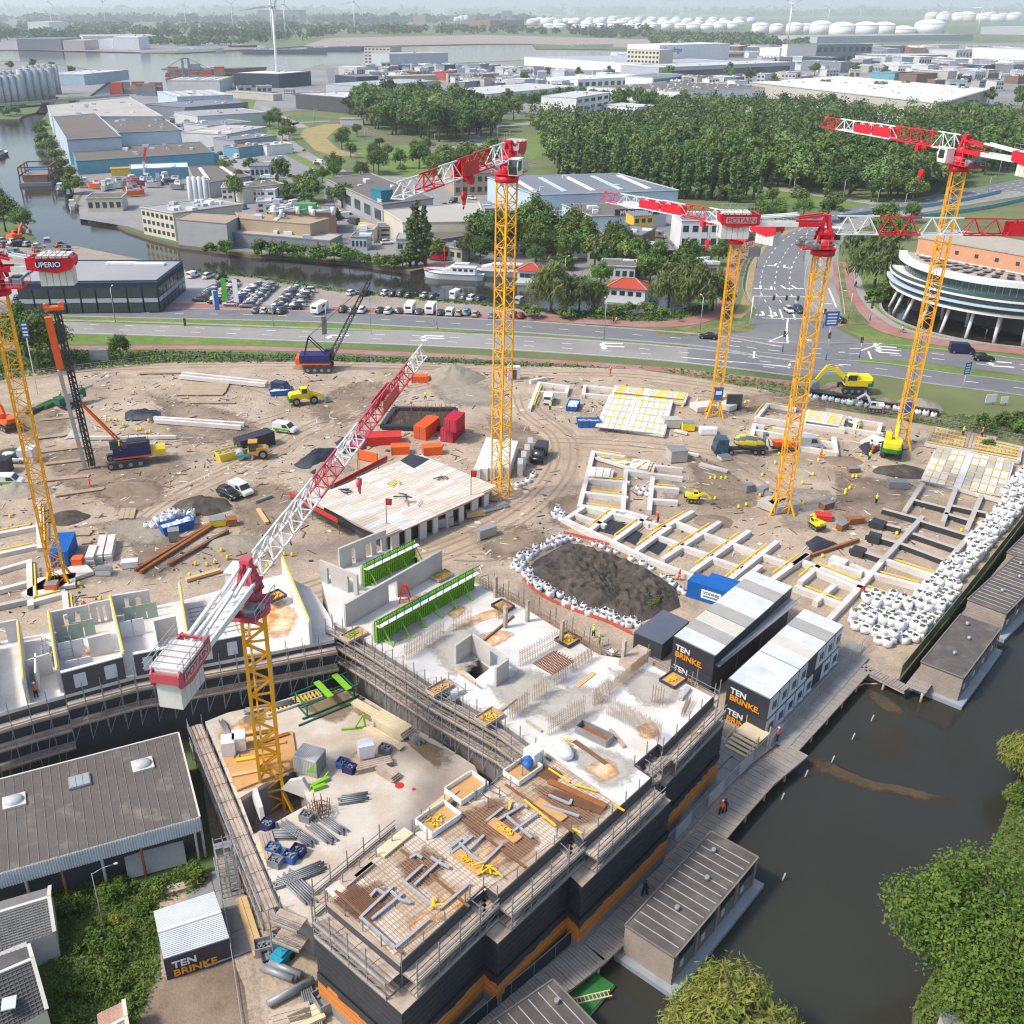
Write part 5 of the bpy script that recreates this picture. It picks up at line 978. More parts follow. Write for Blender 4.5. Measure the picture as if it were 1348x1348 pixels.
for px,py,rx,ry,h,m,lb in TB('595 498 7 5.5 3.2 soil_p grey sand heap near top fence beside jib tip|267 668 5.2 3.6 1.9 soil_d dark soil heap behind black car and white van|88 682 3.4 3 1.2 soil_d small dark soil heap beside left crane|170 645 6 3.8 .8 sand_d low brown soil mound in front of piling rig|1115 512 6 4 1.2 sand_d low brown mound right of yellow excavator|1210 535 5 4 1.6 soil_p grey heap by rough grass right of rightmost crane|1165 532 4 3 1.1 sand_d brown heap behind row of white bags|1185 622 5 3 1.3 soil_d dark spoil heap in front of green and yellow excavator|1110 608 4 3 .6 sand_d low sand mound right of silver van|25 648 6 3.4 1.6 soil_p grey sand bank at left edge|20 596 3.5 2.5 .7 soil_d heap of broken dark rubble at left edge|940 688 4 3 .5 sand_d low sand mound near small yellow digger|985 645 3 2.5 .4 sand_d low sand mound by yellow caps|430 618 5 3 1.3 soil_p grey mound under black foil below crane jib|312 716 6 3 1 soil_p rough grey bank beside long rusty beams|400 485 3 1.8 .8 sand_d rusty scrap mound behind crawler crane',6):
 heap(px,py,rx,ry,h,m,lb)
def bagmesh(s):
 g=RR(s);mb=MB();n=16;pr=XY('.42 0 .52 .07 .55 .4 .53 .68 .46 .82 .34 .86');vs=[];ph=[g.random()*6 for _ in rg(3)]
 for i,(r,z)in en(pr):
  for j in rg(n):a=2*pi*j/n;f=r/(abs(cos(a))**3.4+abs(sin(a))**3.4)**(1/3.4)*(1+.07*sin(3*a+ph[0]+i)+.05*sin(5*a+ph[1]-2*i)+.04*(g.random()-.5));vs.append((f*cos(a),f*sin(a),z+.06*sin(2*a+ph[2])*(i>2)))
 mb.add(vs,[(i*n+j,i*n+(j+1)%n,(i+1)*n+(j+1)%n,(i+1)*n+j)for i in rg(len(pr)-1)for j in rg(n)],0,True)
 for k in rg(4):a=pi/4+k*pi/2+g.random()*.4;x,y=.4*cos(a),.4*sin(a);mb.bar((x,y,.8),(x*1.1,y,.95+.12*g.random()),.06,.1);mb.bar((x*1.1,y,.95),(x*.6,y*.9,.84),.06,.1)
 return mb.mesh('bulk_bag',['bag_w'])
BAGS=[bagmesh(s)for s in rg(5)]
def fillmesh(s):g=RR(s);mb=MB();mb.ball((0,0,.8),(.36,.36,.13),0,8,4,.15,True,g);return mb.mesh('soil_fill',['weeds' if s%2 else 'soil_d'])
FILL=[fillmesh(s)for s in rg(4)]
def bag(x,y,z,i,label,group,s=1,fill=True):
 o=NO('bulk_bag',BAGS[i%5]);LK(o);o.location=(x,y,z);o.rotation_euler=((R0()-.5)*.15,(R0()-.5)*.15,R0()*6.28);q=s*(.93+.14*R0());o.scale=(q,q,q*(.9+.2*R0()));props(o,label,'bulk bag',group)
 if fill:f=NO('soil_fill',FILL[i%4]);LK(f);f.parent=o
 return o
BG=[(p[0],p[1])for p in PP(XY('1117 828 1137 785 1190 796 1232 762 1267 730 1288 696 1312 668 1330 640 1348 622 1380 600 1390 640 1348 668 1334 688 1302 728 1271 768 1242 808 1212 846 1165 853'))]
def fillbags():
 u,w=(cos(radians(48)),sin(radians(48))),(cos(radians(-42)),sin(radians(-42)));n=0;k=0;c=P(1200,800)
 for i in rg(-20,70):
  for j in rg(-16,16):
   x=c[0]+u[0]*i*1.12+w[0]*j*1.1+RU(-.16,.16);y=c[1]+u[1]*i*1.12+w[1]*j*1.1+RU(-.16,.16)
   if inp(x,y,BG):
    k+=1;near=i<2;hi=(k*7919)%10<(5 if near else 3)
    if hi:bag(x,y,.18,k,'white bulk bag under another one in long bag wall by canal','white bulk bags in bag wall',1.08,False);bag(x+.1,y,1.12,k+1,'white bulk bag on upper layer of long bag wall by canal','white bulk bags in bag wall',1.05)
    else:bag(x,y,.18,k,'white bulk bag filled with soil, lower layer of long bag wall by canal','white bulk bags in bag wall',1.1)
fillbags()
def rbags(pts,step,label,group,rows=1,s=.95,z=.15):
 l=curve(PP(pts),6);k=0
 for rr in rg(rows):
  for x,y,a in along(offset(l,rr*.95),step):k+=1;bag(x+RU(-.3,.3),y+RU(-.3,.3),z-.1*R0(),k*3+rr,label,group,s*RU(.7,1.1),k%3==0)if R0()<.9 else 0
rbags(XY('684 752 699 734 722 722 746 712'),1.0,'white bag in heaped bag ring at upper left of dark soil heap','white bags round soil heap',2);rbags(XY('750 712 790 722 830 738 872 760 904 786'),1.25,'white bag in single bag row behind dark soil heap','white bags round soil heap',1,.85);rbags(XY('688 758 702 774 728 788 752 802 790 814 836 830'),1.0,'white bag in double bag row in front of dark soil heap','white bags round soil heap',2)
rbags(XY('1066 523 1100 530 1140 536 1180 541 1232 550'),1.35,'white sandbag in long row in front of yellow excavator','white sandbags in a row below road verge',1,1.15);rbags(XY('684 642 697 636 702 624'),1.1,'white bag in short row beside dark pickup','white bags by pickup',1,1);rbags(XY('728 680 745 690 735 674'),1.0,'white bag at left corner of foil lined foundation','white bags by foundation corner',1,.9)
for i in rg(34):a=R0()*6.28;q=R0()**.5;p=P(230,692);bag(p[0]+cos(a)*q*4.2-1,p[1]+sin(a)*q*2.8+1,.15+.55*(i%2),i,'white bag in loose pile around blue skip','white bags around blue skip',.9,False)
for i,(px,py)in en(XY('843 652 852 654 848 647 857 648 840 646')):p=P(px,py);bag(p[0],p[1],.2,i,'white bag lying in a foundation cell of small frame','white bags in foundation cell',.8)
O('black_sheet',MB().add([P(1066,520,.1),P(1236,547,.1),P(1234,541,1.2),P(1066,515,1.2)],[(0,1,2,3)]).add([P(1066,515,1.2),P(1234,541,1.2),P(1236,537,.1),P(1068,511,.1)],[(0,1,2,3)]),'foil_b',None,label='long black plastic sheet behind row of white sandbags',cat='plastic sheet')
def netfence(pts,h,mat,label,name='net_fence',cat='fence',post='steel_g',z=.15,step=2.5):
 l=curve(PP(pts),4);c=l[0];r=T(name,label,cat,(c[0],c[1],z));mb=MB();pm=MB()
 for a,b in zip(l,l[1:]):mb.quad((a[0]-c[0],a[1]-c[1],.1),(b[0]-c[0],b[1]-c[1],.1),(b[0]-c[0],b[1]-c[1],h*.8),(a[0]-c[0],a[1]-c[1],h*.8))
 O('net',mb,mat,r)
 for x,y,a in along(l,step):O('post',MB().bar((0,0,0),(0,0,h),.06),post,r,(x-c[0],y-c[1],0))
 return r
mt('net_red',(.62,.1,.05),.8,.2,2)
netfence(XY('688 765 715 788 760 808 800 822 832 838'),.7,'net_red','low red safety net in front of bagged soil heap');netfence(XY('742 704 790 716 835 732'),.6,'net_red','low red safety net behind bagged soil heap')
HL=curve(PP(XY('380 790 480 755 560 735 620 712 680 680 722 645 742 610 738 575 700 545 690 520')))
def haul(line,w,ruts):
 c=[-w,-w*.8,-w*.3,w*.3,w*.8,w];ls=[offset(line,o)for o in c];n=len(line);mb=MB();mb.add([(p[0],p[1],zs(p[0],p[1])+(-.12 if k in(0,5)else.06))for k,l in en(ls)for p in l],[(k*n+i,k*n+i+1,(k+1)*n+i+1,(k+1)*n+i)for k in rg(5)for i in rg(n-1)],0,True);O('haul_road',mb,'haul_sand',kind='structure')
 for o in ruts:
  a,b=offset(line,o-.22),offset(line,o+.22);mb=MB();mb.add([(p[0],p[1],zs(p[0],p[1])+.085)for l in(a,b)for p in l],[(i,i+1,n+i+1,n+i)for i in rg(n-1)]);O('wheel_rut',mb,'rut',kind='structure')
mt('rut',(.31,.235,.165),.95,.15,.6,fine=.12)
haul(HL,3.6,(-2.2,-1,1,2.2));tr=lambda q:curve(PP(q),8)
haul(tr(XY('-60 505 60 492 200 484 380 481 560 485 700 492 840 496 960 512 1080 532')),3,(-1.2,.8));haul(tr(XY('130 740 230 660 330 610 420 560 520 520 600 500')),3.4,(-1.6,.4,1.8));haul(tr(XY('725 580 800 583 860 588 950 600 1020 640 1060 680')),3,(-1.2,.9))
for q in('60 640 160 600 280 575 380 545','90 700 200 690 300 700','300 500 360 520 420 545 480 540','110 660 240 640 330 600','620 560 700 575 730 600','880 640 960 640 1040 660 1130 690','760 700 860 760 910 790','560 730 640 735 700 720','920 520 1000 530 1080 545'):
 l=tr(XY(q))
 for o in(-1,.9):n=len(l);a,b=offset(l,o-.2),offset(l,o+.2);mb=MB();mb.add([(p[0],p[1],zs(p[0],p[1])+.05)for r in(a,b)for p in r],[(i,i+1,n+i+1,n+i)for i in rg(n-1)]);O('wheel_rut',mb,'rut',kind='structure')
for q in('60 600 130 585 240 600 210 640 100 650','110 640 200 630 215 660 160 672','400 530 480 500 520 520 440 560','620 700 690 690 720 715 650 735','930 525 1060 515 1100 535 1000 545','20 540 60 530 90 560 40 580','200 520 300 540 340 570 240 580','300 640 380 640 400 690 320 700','170 700 210 690 230 740 190 760','640 545 690 560 720 590 660 590','900 590 960 620 1000 660 930 660','1100 620 1190 640 1180 690 1110 680','720 660 760 650 770 690 730 690'):stain(XY(q),.33,'sand_d','damp_ground',None,zs)
for q in('120 690 180 680 240 690 190 720','460 740 540 730 560 750 480 760','1040 640 1100 650 1080 690 1030 690','860 620 900 640 880 660','560 500 640 505 660 530 590 530'):stain(XY(q),.33,'soil_p','damp_ground',None,zs)
LQ=[(p[0],p[1])for p in PP(XY('-40 505 200 485 560 482 840 498 1100 545 1330 600 1310 660 1130 780 1000 740 900 790 760 700 640 760 420 745 300 760 -40 850'))]
gl=RR(77);mb=MB();k=0
while k<3600:
 x,y=gl.uniform(-80,125),gl.uniform(90,205)
 if inp(x,y,LQ)and gl.random()<.35+.9*max(0,nz(x,y,.06,7)+.25):
  k+=1;a=gl.random()*pi;z=zs(x,y)+.04;t=gl.random()
  if t<.45:q=gl.uniform(.08,.3);mb.cb((x,y,z+q*.2),(q,q*.8,q*.7),gl.choice((0,0,1)),a)
  elif t<.85:l=gl.uniform(.5,2.2);mb.cb((x,y,z+.03),(l,gl.uniform(.08,.22),.07),gl.choice((2,2,3,4,5)),a)
  else:q=gl.uniform(.3,.9);mb.cb((x,y,z+.02),(q,q*gl.uniform(.5,1),.05),gl.choice((0,4,5,6)),a)
O('site_litter',mb,['fnd_gry','soil_d','planks','reb_r','fnd_wht','dmetal','timb_p'],kind='stuff')
def matpiece(px,py,rz,l,w,n,label,mat='timb_n',h=.14,name='timber_mat',cat='timber mat',group='timber mats on sand'):
 p=P(px,py);r=T(name,label,cat,(p[0],p[1],.3),rz,group);me=MB().box(-l/2,.02,0,l/2,w/n-.02,h).mesh('board',[mat])
 for i in rg(n):O('board',me,None,r,(.06*((i*3)%4),-w/2+i*w/n,.01*(i%3)))
 return r
mt('mat_brown',(.40,.30,.2),.9,.15,.8,fine=.1)
matpiece(268,514,.0,9.5,7.5,5,'big square timber mat of five broad boards','mat_brown')
for px,py,rz,l,w,lb in TB('280 532 0 9 .9 long narrow timber mat below big square one|78 553 .28 7 1 timber mat nearest green equipment, uppermost of row by left crane|67 577 .3 5 1 timber mat second in row by left crane|80 594 .33 8 1 timber mat third in row by left crane|88 610 .3 7 1 timber mat fourth in row by left crane|84 632 .25 8 1.2 pale timber mat fifth in row by left crane|105 650 .35 7.5 1 grey timber mat lowest in row by left crane|168 679 1.75 3.6 2.4 square timber mat on open sand in front of mound|100 704 .05 4.5 1.8 timber mat behind blue container|243 553 .7 4.5 .9 short board under middle of second concrete pile|300 562 .5 5 .8 short board under right end of second concrete pile|215 493 .05 10 .8 long thin board near top fence',5):matpiece(px,py,rz,l,w,3,lb,'mat_brown')
def pilebeam(a,b,w,label):
 p,q=P(*a,.5),P(*b,.5);L=dst(p,q);O('concrete_pile',MB().box(0,-w/2,0,L,w/2,w),'fnd_wht',None,(p[0],p[1],.32),ang(p,q),label,'concrete pile','long concrete piles laid on sand')
for a,b,lb in(((240,493),(352,505),'uppermost long concrete pile, behind big timber mat'),((237,497),(350,508),'long concrete pile touching uppermost one'),((203,552),(322,560),'long concrete pile below timber mat, farther of a pair'),((204,555),(318,564),'long concrete pile below timber mat, nearer of a pair'),((107,577),(232,576),'thin concrete pile crossing behind piling rig mast')):pilebeam(a,b,.75 if 'thin' not in lb else.55,lb)
pile('pale concrete slabs stacked beside blue container, rightmost stack',146,727,.15,1.77,1,5,6,1.1,.26,'fnd_wht','slab_stack','slab stack',part='slab');pile('pale concrete slabs stacked beside blue container, middle stack',134,728,.15,1.77,1,5,6,1.1,.26,'fnd_wht','slab_stack','slab stack',part='slab');pile('short stack of concrete slabs with orange straps, nearest blue container',122,738,.15,1.72,1,6,3.6,1.2,.26,'fnd_wht','slab_stack','slab stack',part='slab')
for a,b,lb,m,w in(((178,752),(296,680),'long rusty beam lying diagonally behind left wing, left one','rust_o',.5),((185,755),(285,690),'long rusty beam lying diagonally behind left wing, right one','rust_o',.5),((222,745),(300,700),'shorter rusty beam beside two long ones','reb_r',.5),((1054,737),(1130,712),'curved looking rusty pipe by far foundations','rust_o',.4),((340,672),(352,690),'pale timber beam beside red frame under jib','timb_n',.6),((336,662),(358,654),'grey pipe behind pale timber beam','steel_g',.5),((245,765),(290,752),'tan timber on bare ground behind left wing','timb_n',.7),((900,597),(920,601),'white concrete beam left of mixer truck','fnd_wht',.7),((921,612),(958,622),'white L shaped concrete beam in front of mixer truck','fnd_wht',.8),((888,568),(905,572),'white slab edge beam by yellow box','fnd_wht',.6)):lying('steel_beam' if 'rust' in m else 'beam',lb,'beam',(a,b),.3,w,.4,m)
pp=PP(XY('520 540 600 541 590 566 503 564'),.38);r=T('excavation_pit','rectangular excavation with rusty rebar and black foil round its rim','pit',(pp[0][0],pp[0][1],0));WO('pit_floor',MB().prism(pp,.2,.40),'soil_d',r)
for a,b in zip(pp,pp[1:]+pp[:1]):WO('pit_rim',MB().bar((a[0],a[1],.7),(b[0],b[1],.7),.9,.7),'foil_b',r)
mb=MB();g=RR(3)
for i in rg(120):t,s=g.random(),g.random();a=lerp(lerp(pp[0],pp[1],t),lerp(pp[3],pp[2],t),s);mb.bar((a[0],a[1],.4),(a[0]+g.uniform(-.1,.1),a[1],1.5+g.random()),.07)
WO('starter_bars',mb,'reb_r',r,kind='stuff')
def blocks(pts,label,group,s=(1.2,.8,.8),mat='fnd_gry'):
 for k,(px,py)in en(pts):p=P(px,py);O('concrete_block',MB().cb((0,0,s[2]/2),s),mat,None,(p[0],p[1],.3),.3+k*.4,label+', %s from left'%nth(k),'concrete block',group)
blocks(XY('985 648 1003 652 1010 660 1020 662'),'dark crane ballast block at base of middle crane','dark ballast by crane base',(1.6,1.2,1.2),'steel_g');blocks([(925,540),(960,538)],'white base block of slender crane','base blocks of slender crane',(4.2,3,1),'fnd_wht');blocks([(1030,672),(1015,668)],'sandy base block of middle crane','base blocks of middle crane',(4,2.6,1.1),'fnd_gry');blocks([(1175,590),(1150,585)],'white base slab beside rightmost crane','base slabs of rightmost crane',(4.5,3,.6),'fnd_wht');blocks(XY('75 772 95 760 60 780'),'pale base slab of left crane','base slabs of left crane',(5,3.4,.5),'fnd_wht')
CAP=MB().cyl((0,0,0),(0,0,.4),.22,8).ball((0,0,.4),.22,0,8,4,0,True).mesh('pile_cap',['cap_yel'])
for k,(px,py)in en(XY('130 556 140 556 154 555 163 561 196 556 181 568 186 567 140 567 198 570 193 572 146 554 918 529 934 531 950 526 958 528 955 522 985 538 981 532 898 538 921 533 935 632 941 632 949 632 955 632 1003 628 1007 596 1077 608 1056 638 1070 627 1025 600 1020 612 1084 600 1112 652 1118 645 1113 648 1173 640 1177 641 1133 602 1122 630 1127 630 972 670 982 667 934 659 941 659 1057 665 1000 655 292 727 283 743 273 746 258 745 300 737 375 732 385 733 356 745 352 748 333 783 185 786 133 791 250 760 268 760 90 740 105 772 14 683 26 728 1082 735 1180 705 1210 645 1265 701 1287 692')):
 p=P(px,py);o=O('pile_cap',CAP,None,None,(p[0],p[1],.15),0,'small round yellow cap on a pile head in bare ground','pile cap','yellow pile caps scattered over ground')
def tarp(px,label,mat='foil_b',h=.6,name='tarpaulin'):
 q=PP(px,.3);c=lerp(q[0],q[2],.5);n=len(q);mb=MB();g=RR(int(px[0][0]));N=10
 vs=[];
 for i in rg(N+1):
  for j in rg(N+1):a=lerp(lerp(q[0],q[1],i/N),lerp(q[3],q[2],i/N),j/N);e=min(i,N-i,j,N-j)/N*2;vs.append((a[0]-c[0],a[1]-c[1],h*min(1,e*2)*(.6+.8*g.random())))
 mb.add(vs,[(i*(N+1)+j,(i+1)*(N+1)+j,(i+1)*(N+1)+j+1,i*(N+1)+j+1)for i in rg(N)for j in rg(N)],0,True);return O(name,mb,mat,None,(c[0],c[1],.32),0,label,'tarpaulin')
tarp(XY('165 543 210 541 213 553 164 553'),'crumpled black plastic sheet behind yellow caps',h=1);tarp(XY('386 612 420 592 445 590 415 625'),'black foil over a mound left of jib','foil_b',1.2);tarp(XY('440 582 478 572 482 590 450 596'),'black foil beside red frame container','foil_b',.8);tarp(XY('1130 588 1150 575 1158 592 1142 600'),'black foil in dig beside green excavator','foil_b',.6);tarp(XY('92 570 105 555 108 575 85 578'),'grey plastic sheet by piling rig','concrete',.4);tarp(XY('1060 715 1075 705 1100 715 1070 728'),'black foil round a white pile head','foil_b',.4)
for k,(a,b,l,w,h,m,rz,lb)in en(TB('905 567 2.2 1.6 1.4 cap_yel 0 yellow box standing on sand left of mixer truck|883 563 3 2 1.6 fnd_gry 0 pale grey box beside large plank floor|890 607 3 2.4 2 fnd_gry .2 grey concrete box by bend of haul road|931 572 3 1.6 1 bag_w 0 white wrapped bundle behind mixer truck|953 606 2 1.5 .6 fnd_wht .3 white slab piece in front of mixer truck|230 712 1.6 1.5 1.6 steel_g .3 grey gas bottle cage in front of blue skip|287 692 2.4 1.8 1 cap_yel .3 bright yellow heap of formwork boxes beside rusty scrap|306 692 1.5 1.4 1 rust_o .2 rusty box right of yellow formwork|138 757 2 1.4 .8 fnd_wht 0 white tank on ground by concrete slab stacks|172 748 2.2 1.2 .9 bag_w .2 white sack bundle at end of long rusty beams|70 780 1.6 1.4 1.2 sf_org .1 orange box at foot of left crane|104 748 1.4 1.4 1.4 sf_org .1 small orange box right of left crane|133 475 4 2 2.4 steel_g .05 grey steel formwork panel standing on sand|484 608 4 .4 1.6 sf_org -.5 orange barrier board tilted beside timber pile|965 540 3 .3 3 glass 0 grey glazed panel leaning at slender crane base|1180 643 3 1.6 1.1 steel_g -.1 grey rusty trough by yellow caps|1087 670 2.2 1.2 .9 rust_o .5 rusty trench box, upper of two right of middle crane|1125 690 2.4 1 .8 rust_o .2 rusty trench box right of red tub|1108 697 2 1 .8 rust_o .7 small rusty trench box in front of other boxes|1083 684 2.4 1.6 .6 red_p -.3 flat red tub by rusty trench boxes|1123 622 2 1 .6 rust_o .1 rusty bucket on sand mid right|625 680 3 1.4 .7 timb_n .3 pale timber crate by pier side of low block|648 672 5 1.2 .5 fnd_wht .5 pale slab lying beside haul road|640 708 3 1.1 1.4 galv .6 grey mesh cage at edge of haul road|584 694 2.8 1.2 1.4 galv .4 grey rebar cage basket by pier side of low block|676 500 2.6 1.4 2.6 fnd_wht .1 white concrete doorway element near top fence|672 496 2 1 1.6 cont_red .8 red boards leaning near concrete doorway element',7)):
 if lb:
  p=P(a,b);r=T('site_box' if 'slab' not in lb and 'panel' not in lb else 'site_panel',lb,'box' if 'slab' not in lb and 'panel' not in lb else 'panel',(p[0],p[1],.3),rz);O('body',MB().cb((0,0,h/2),(l,w,h)),m,r);O('rim',MB().cb((0,0,h+.03),(l*1.03,w*1.03,.06)),m if k%2 else 'steel_g',r)
  if 'doorway' in lb:O('doorway',MB().cb((0,-w/2-.01,1.1),(1,.05,2)),'pan_dk',r)
found('pale foundation strips with yellow rails at left edge, under left crane','-20 705 48 692 y,-20 732 50 717 y,50 660 52 720 y,-20 755 38 738,38 738 40 795 y,40 792 85 780 y,-20 800 82 778 g,0 775 38 765,85 780 88 808 y',h=.8)
QL=PP(XY('560 1395 700 1288 762 1241 820 1188 898 1113 940 1065 985 1017 1030 981'))
def boards(line,w0,w1,z,name,label,step=.32,mat='t_deck',th=.08):
 c=line[0];r=T(name,label,'boardwalk',(c[0],c[1],z));mb=MB();k=0
 for x,y,a in along(line,step):k+=1;nx,ny=-sin(a),cos(a);mb.bar((x+nx*w0-c[0],y+ny*w0-c[1],-.02*(k%3)),(x+nx*w1-c[0],y+ny*w1-c[1],-.02*(k%3)),step-.05,th)
 O('deck_board',mb,mat,r,kind='stuff');mb=MB()
 for o in(w0+.2,w1-.2):
  l=offset(line,o)
  for a,b in zip(l,l[1:]):mb.bar((a[0]-c[0],a[1]-c[1],-.3),(b[0]-c[0],b[1]-c[1],-.3),.2,.3)
 O('joist',mb,'planks',r)
 for x,y,a in along(offset(line,w0+.3),4):O('pile',MB().cyl((0,0,-2.2),(0,0,-.1),.14,7),'planks',r,(x-c[0],y-c[1],0))
 return r
boards(QL,-2.9,-.1,.32,'boardwalk','wide grey timber boardwalk along canal in front of block');boards([P(1033,983),P(1132,877)],-1.5,.2,.3,'jetty','narrow timber jetty between cabins and canal');boards([P(1128,874),P(1196,908)],-1.1,.3,.3,'jetty','short timber jetty crossing to first far houseboat');boards([P(1192,905),P(1265,812),P(1348,708),P(1400,640)],-2.2,.1,.3,'boardwalk','timber boardwalk between bag wall fence and far houseboats')
PV=offset(QL,1.3)
mb=MB()
r=T('paved_walk','walk of large grey concrete slabs at foot of orange facade','paving',(PV[0][0],PV[0][1],.3));mt('slab_grey',(.27,.255,.235),.9,.14,.5,fine=.08,rnd=.1)
me=MB().box(-.98,-.98,0,.98,.98,.08).mesh('paving_slab',['slab_grey'])
for o in(0,2.05,4.1):
 for x,y,a in along(offset(PV,o),2.02):O('paving_slab',me,None,r,(x-PV[0][0],y-PV[0][1],.01*R0()),a)
r=T('paved_walk','row of concrete slabs on strip in front of nearer cabins','paving',(P(1015,985)[0],P(1015,985)[1],.3));c=r.location
for ln in([P(1018,972),P(1128,850)],[P(1030,978),P(1132,866)]):
 for x,y,a in along(ln,2.02):O('paving_slab',me,None,r,(x-c[0],y-c[1],.01*R0()),a)
def pfence(line,h,label,mat,name='fence',step=3.0,post='galv',z=.15,sheet_every=1,th=.04):
 c=line[0];r=T(name,label,'fence',(c[0],c[1],z));k=0
 for x,y,a in along(line,step):
  k+=1
  m_=MB();m_.bar((0,0,0),(0,0,h),.06);m_.bar((0,0,h-.05),(step,0,h-.05),.05);m_.bar((0,0,.15),(step,0,.15),.05)
  for t in(.25,.5,.75):m_.bar((step*t,0,.15),(step*t,0,h-.05),.025)
  for t in(.3,.55,.8):m_.bar((0,0,h*t),(step,0,h*t),.02)
  f=O('fence_panel',m_,post,r,(x-c[0],y-c[1],0),a)
  if mat and k%sheet_every==0:O('screen',MB().box(.05,-th/2,.15,step-.05,th/2,h-.1),mat,f)
 return r
pfence([P(575,1395),P(700,1290),P(816,1188)],1.7,'black screened fence between paved walk and boardwalk','foil_b',step=2.6);pfence([P(818,1186),P(905,1092),P(985,1012),P(1022,975)],1.9,'wire fence with pale sheets between paved walk and boardwalk','concrete',step=3,sheet_every=2);pfence([P(1012,990),P(1080,915),P(1134,860)],1.9,'bare wire fence in front of nearer cabins',None,step=3);pfence([P(1184,893),P(1262,797),P(1348,687),P(1400,615)],1.8,'dark wire fence between bag wall and far boardwalk','reedy_bank',step=3,sheet_every=1)
pfence([P(-60,513),P(60,497),P(220,478),P(400,476),P(560,481),P(700,484)],1.9,'thin wire fence along top of site below verge',None,step=3.4);pfence([P(1000,518),P(1100,538),P(1180,550),P(1290,574),P(1348,585)],1.6,'thin wire fence at top right of site',None,step=3.4)
p=P(980,985);r=T('wooden_stair','pale wooden stair beside end of orange facade','stair',(p[0],p[1],.2),UA)
for k in rg(5):O('step',MB().box(-2.2+k*.45,-1.4,k*.25,-1.8+k*.45,1.4,k*.25+.1),'timb_p',r)
O('landing',MB().box(.05,-1.4,1.2,2.4,1.4,1.3),'timb_p',r);mb=MB();[mb.bar((-2.2,s,.9),(0,s,2.1),.1)for s in(-1.4,1.4)];[mb.bar((x,s,0),(x,s,2.2),.1)for s in(-1.4,1.4)for x in(0,2.3)];O('handrail',mb,'timb_n',r)
mt('hb_roof',(.10,.088,.08),.9,.25,.8,col2=(.19,.165,.14),mix=.62,sc2=.35,fine=.12);mt('hb_wood',(.34,.28,.235),.85,.14,1,fine=.12);mt('hb_wd',(.2,.17,.15),.85,.15,1);mt('hb_float',(.3,.33,.35),.7,.12,.8);mt('seam',(.42,.4,.38),.8,.1,1)
def hboat(label,near,left,far,right,zt,seams=True,zb=-.75):
 N,Lf,Fa,Rt=(P(*q,zt)for q in(near,left,far,right));u=ang(N,Rt);w=ang(N,Lf);L=(dst(N,Rt)+dst(Lf,Fa))/2;W_=(dst(N,Lf)+dst(Rt,Fa))/2
 r=T('houseboat',label,'houseboat',(N[0],N[1],zb-.4),u,'wooden houseboats moored along boardwalk');sg=1 if(cos(u)*sin(w)-sin(u)*cos(w))>0 else-1;h=zt-zb+.4;Y=lambda y:sg*y
 def bx(x0,y0,z0,x1,y1,z1):a,b=sorted((Y(y0),Y(y1)));return MB().box(x0,a,z0,x1,b,z1)
 O('float',bx(-.7,-.75,0,L+.6,W_+.3,.55),'hb_float',r);
 O('wall',bx(.06,.06,.55,L-.06,W_-.06,h-.15),'hb_wd',r);O('roof',bx(-.02,-.02,h-.148,L+.02,W_+.02,h),'hb_roof',r)
 n=9;bh=(h-.75)/n
 for k in rg(n):O('cladding_board',bx(.0,-.0+.03*(k%2),.56+k*bh,.05,W_-.05,.56+(k+1)*bh-.03),'hb_wood',r)
 if seams:
  k=1.0
  while k<L-.3:O('roof_seam',bx(k,.25,h,k+.07,W_-.2,h+.05),'seam',r);k+=1.0
 mb=MB();a,b=sorted((Y(0),Y(W_)));[mb.bar(p_,q_,.14,.1)for p_,q_ in(((0,a,h+.03),(L,a,h+.03)),((0,b,h+.03),(L,b,h+.03)),((0,a,h+.03),(0,b,h+.03)),((L,a,h+.03),(L,b,h+.03)))];O('roof_edge',mb,'hb_wd',r)
 k=.9;i=0
 while k<L-2:
  wn=O('window',bx(k,-.02,h-1.25,k+2.3,.05,h-.4),'glass',r);O('post',bx(k+2.7,-.06,.56,k+2.95,.03,h-.15),'hb_wood',r);O('small_window',bx(k+.3,-.03,h-2.2,k+.8,.05,h-1.55),'win_wht',r);k+=3.4;i+=1
 for x,y in((L*.3,W_*.5),(L*.62,W_*.45),(L*.85,W_*.7)):O('roof_vent',MB().cyl((x,Y(y),h),(x,Y(y),h+.45),.2,9),'galv',r)
 return r
hboat('nearest whole houseboat with a seamed dark roof, above pale willow',(888,1261),(825,1216),(937,1093),(999,1128),2.6);hboat('houseboat with a plain dark roof opposite corner of jetties',(1268.5,893),(1217,869),(1267,805),(1317,828),2.6,False);hboat('houseboat cut by right edge, below bag wall',(1325,808),(1279,790),(1337,727),(1385,748),2.6,True);hboat('far houseboat cut by right edge, half hidden behind other one',(1372,742),(1338,724),(1380,672),(1420,690),2.6,True)
hboat('houseboat cut by bottom edge with only its dark roof corner in view',(690,1440),(600,1385),(709,1304),(790,1365),2.2,True)
p=P(772,1306,-.9);r=T('garden_raft','small raft with artificial green lawn beside boardwalk','raft',(p[0],p[1],-1.0),.85);O('lawn',MB().box(-1.9,-1.4,.2,1.9,1.4,.32),mt('raft_green',(.03,.17,.035),.95,.2,2),r);O('float',MB().box(-1.95,-1.45,0,1.95,1.45,.198),'planks',r);O('planter',MB().box(.6,.3,.32,1.2,.9,.8),'dmetal',r)
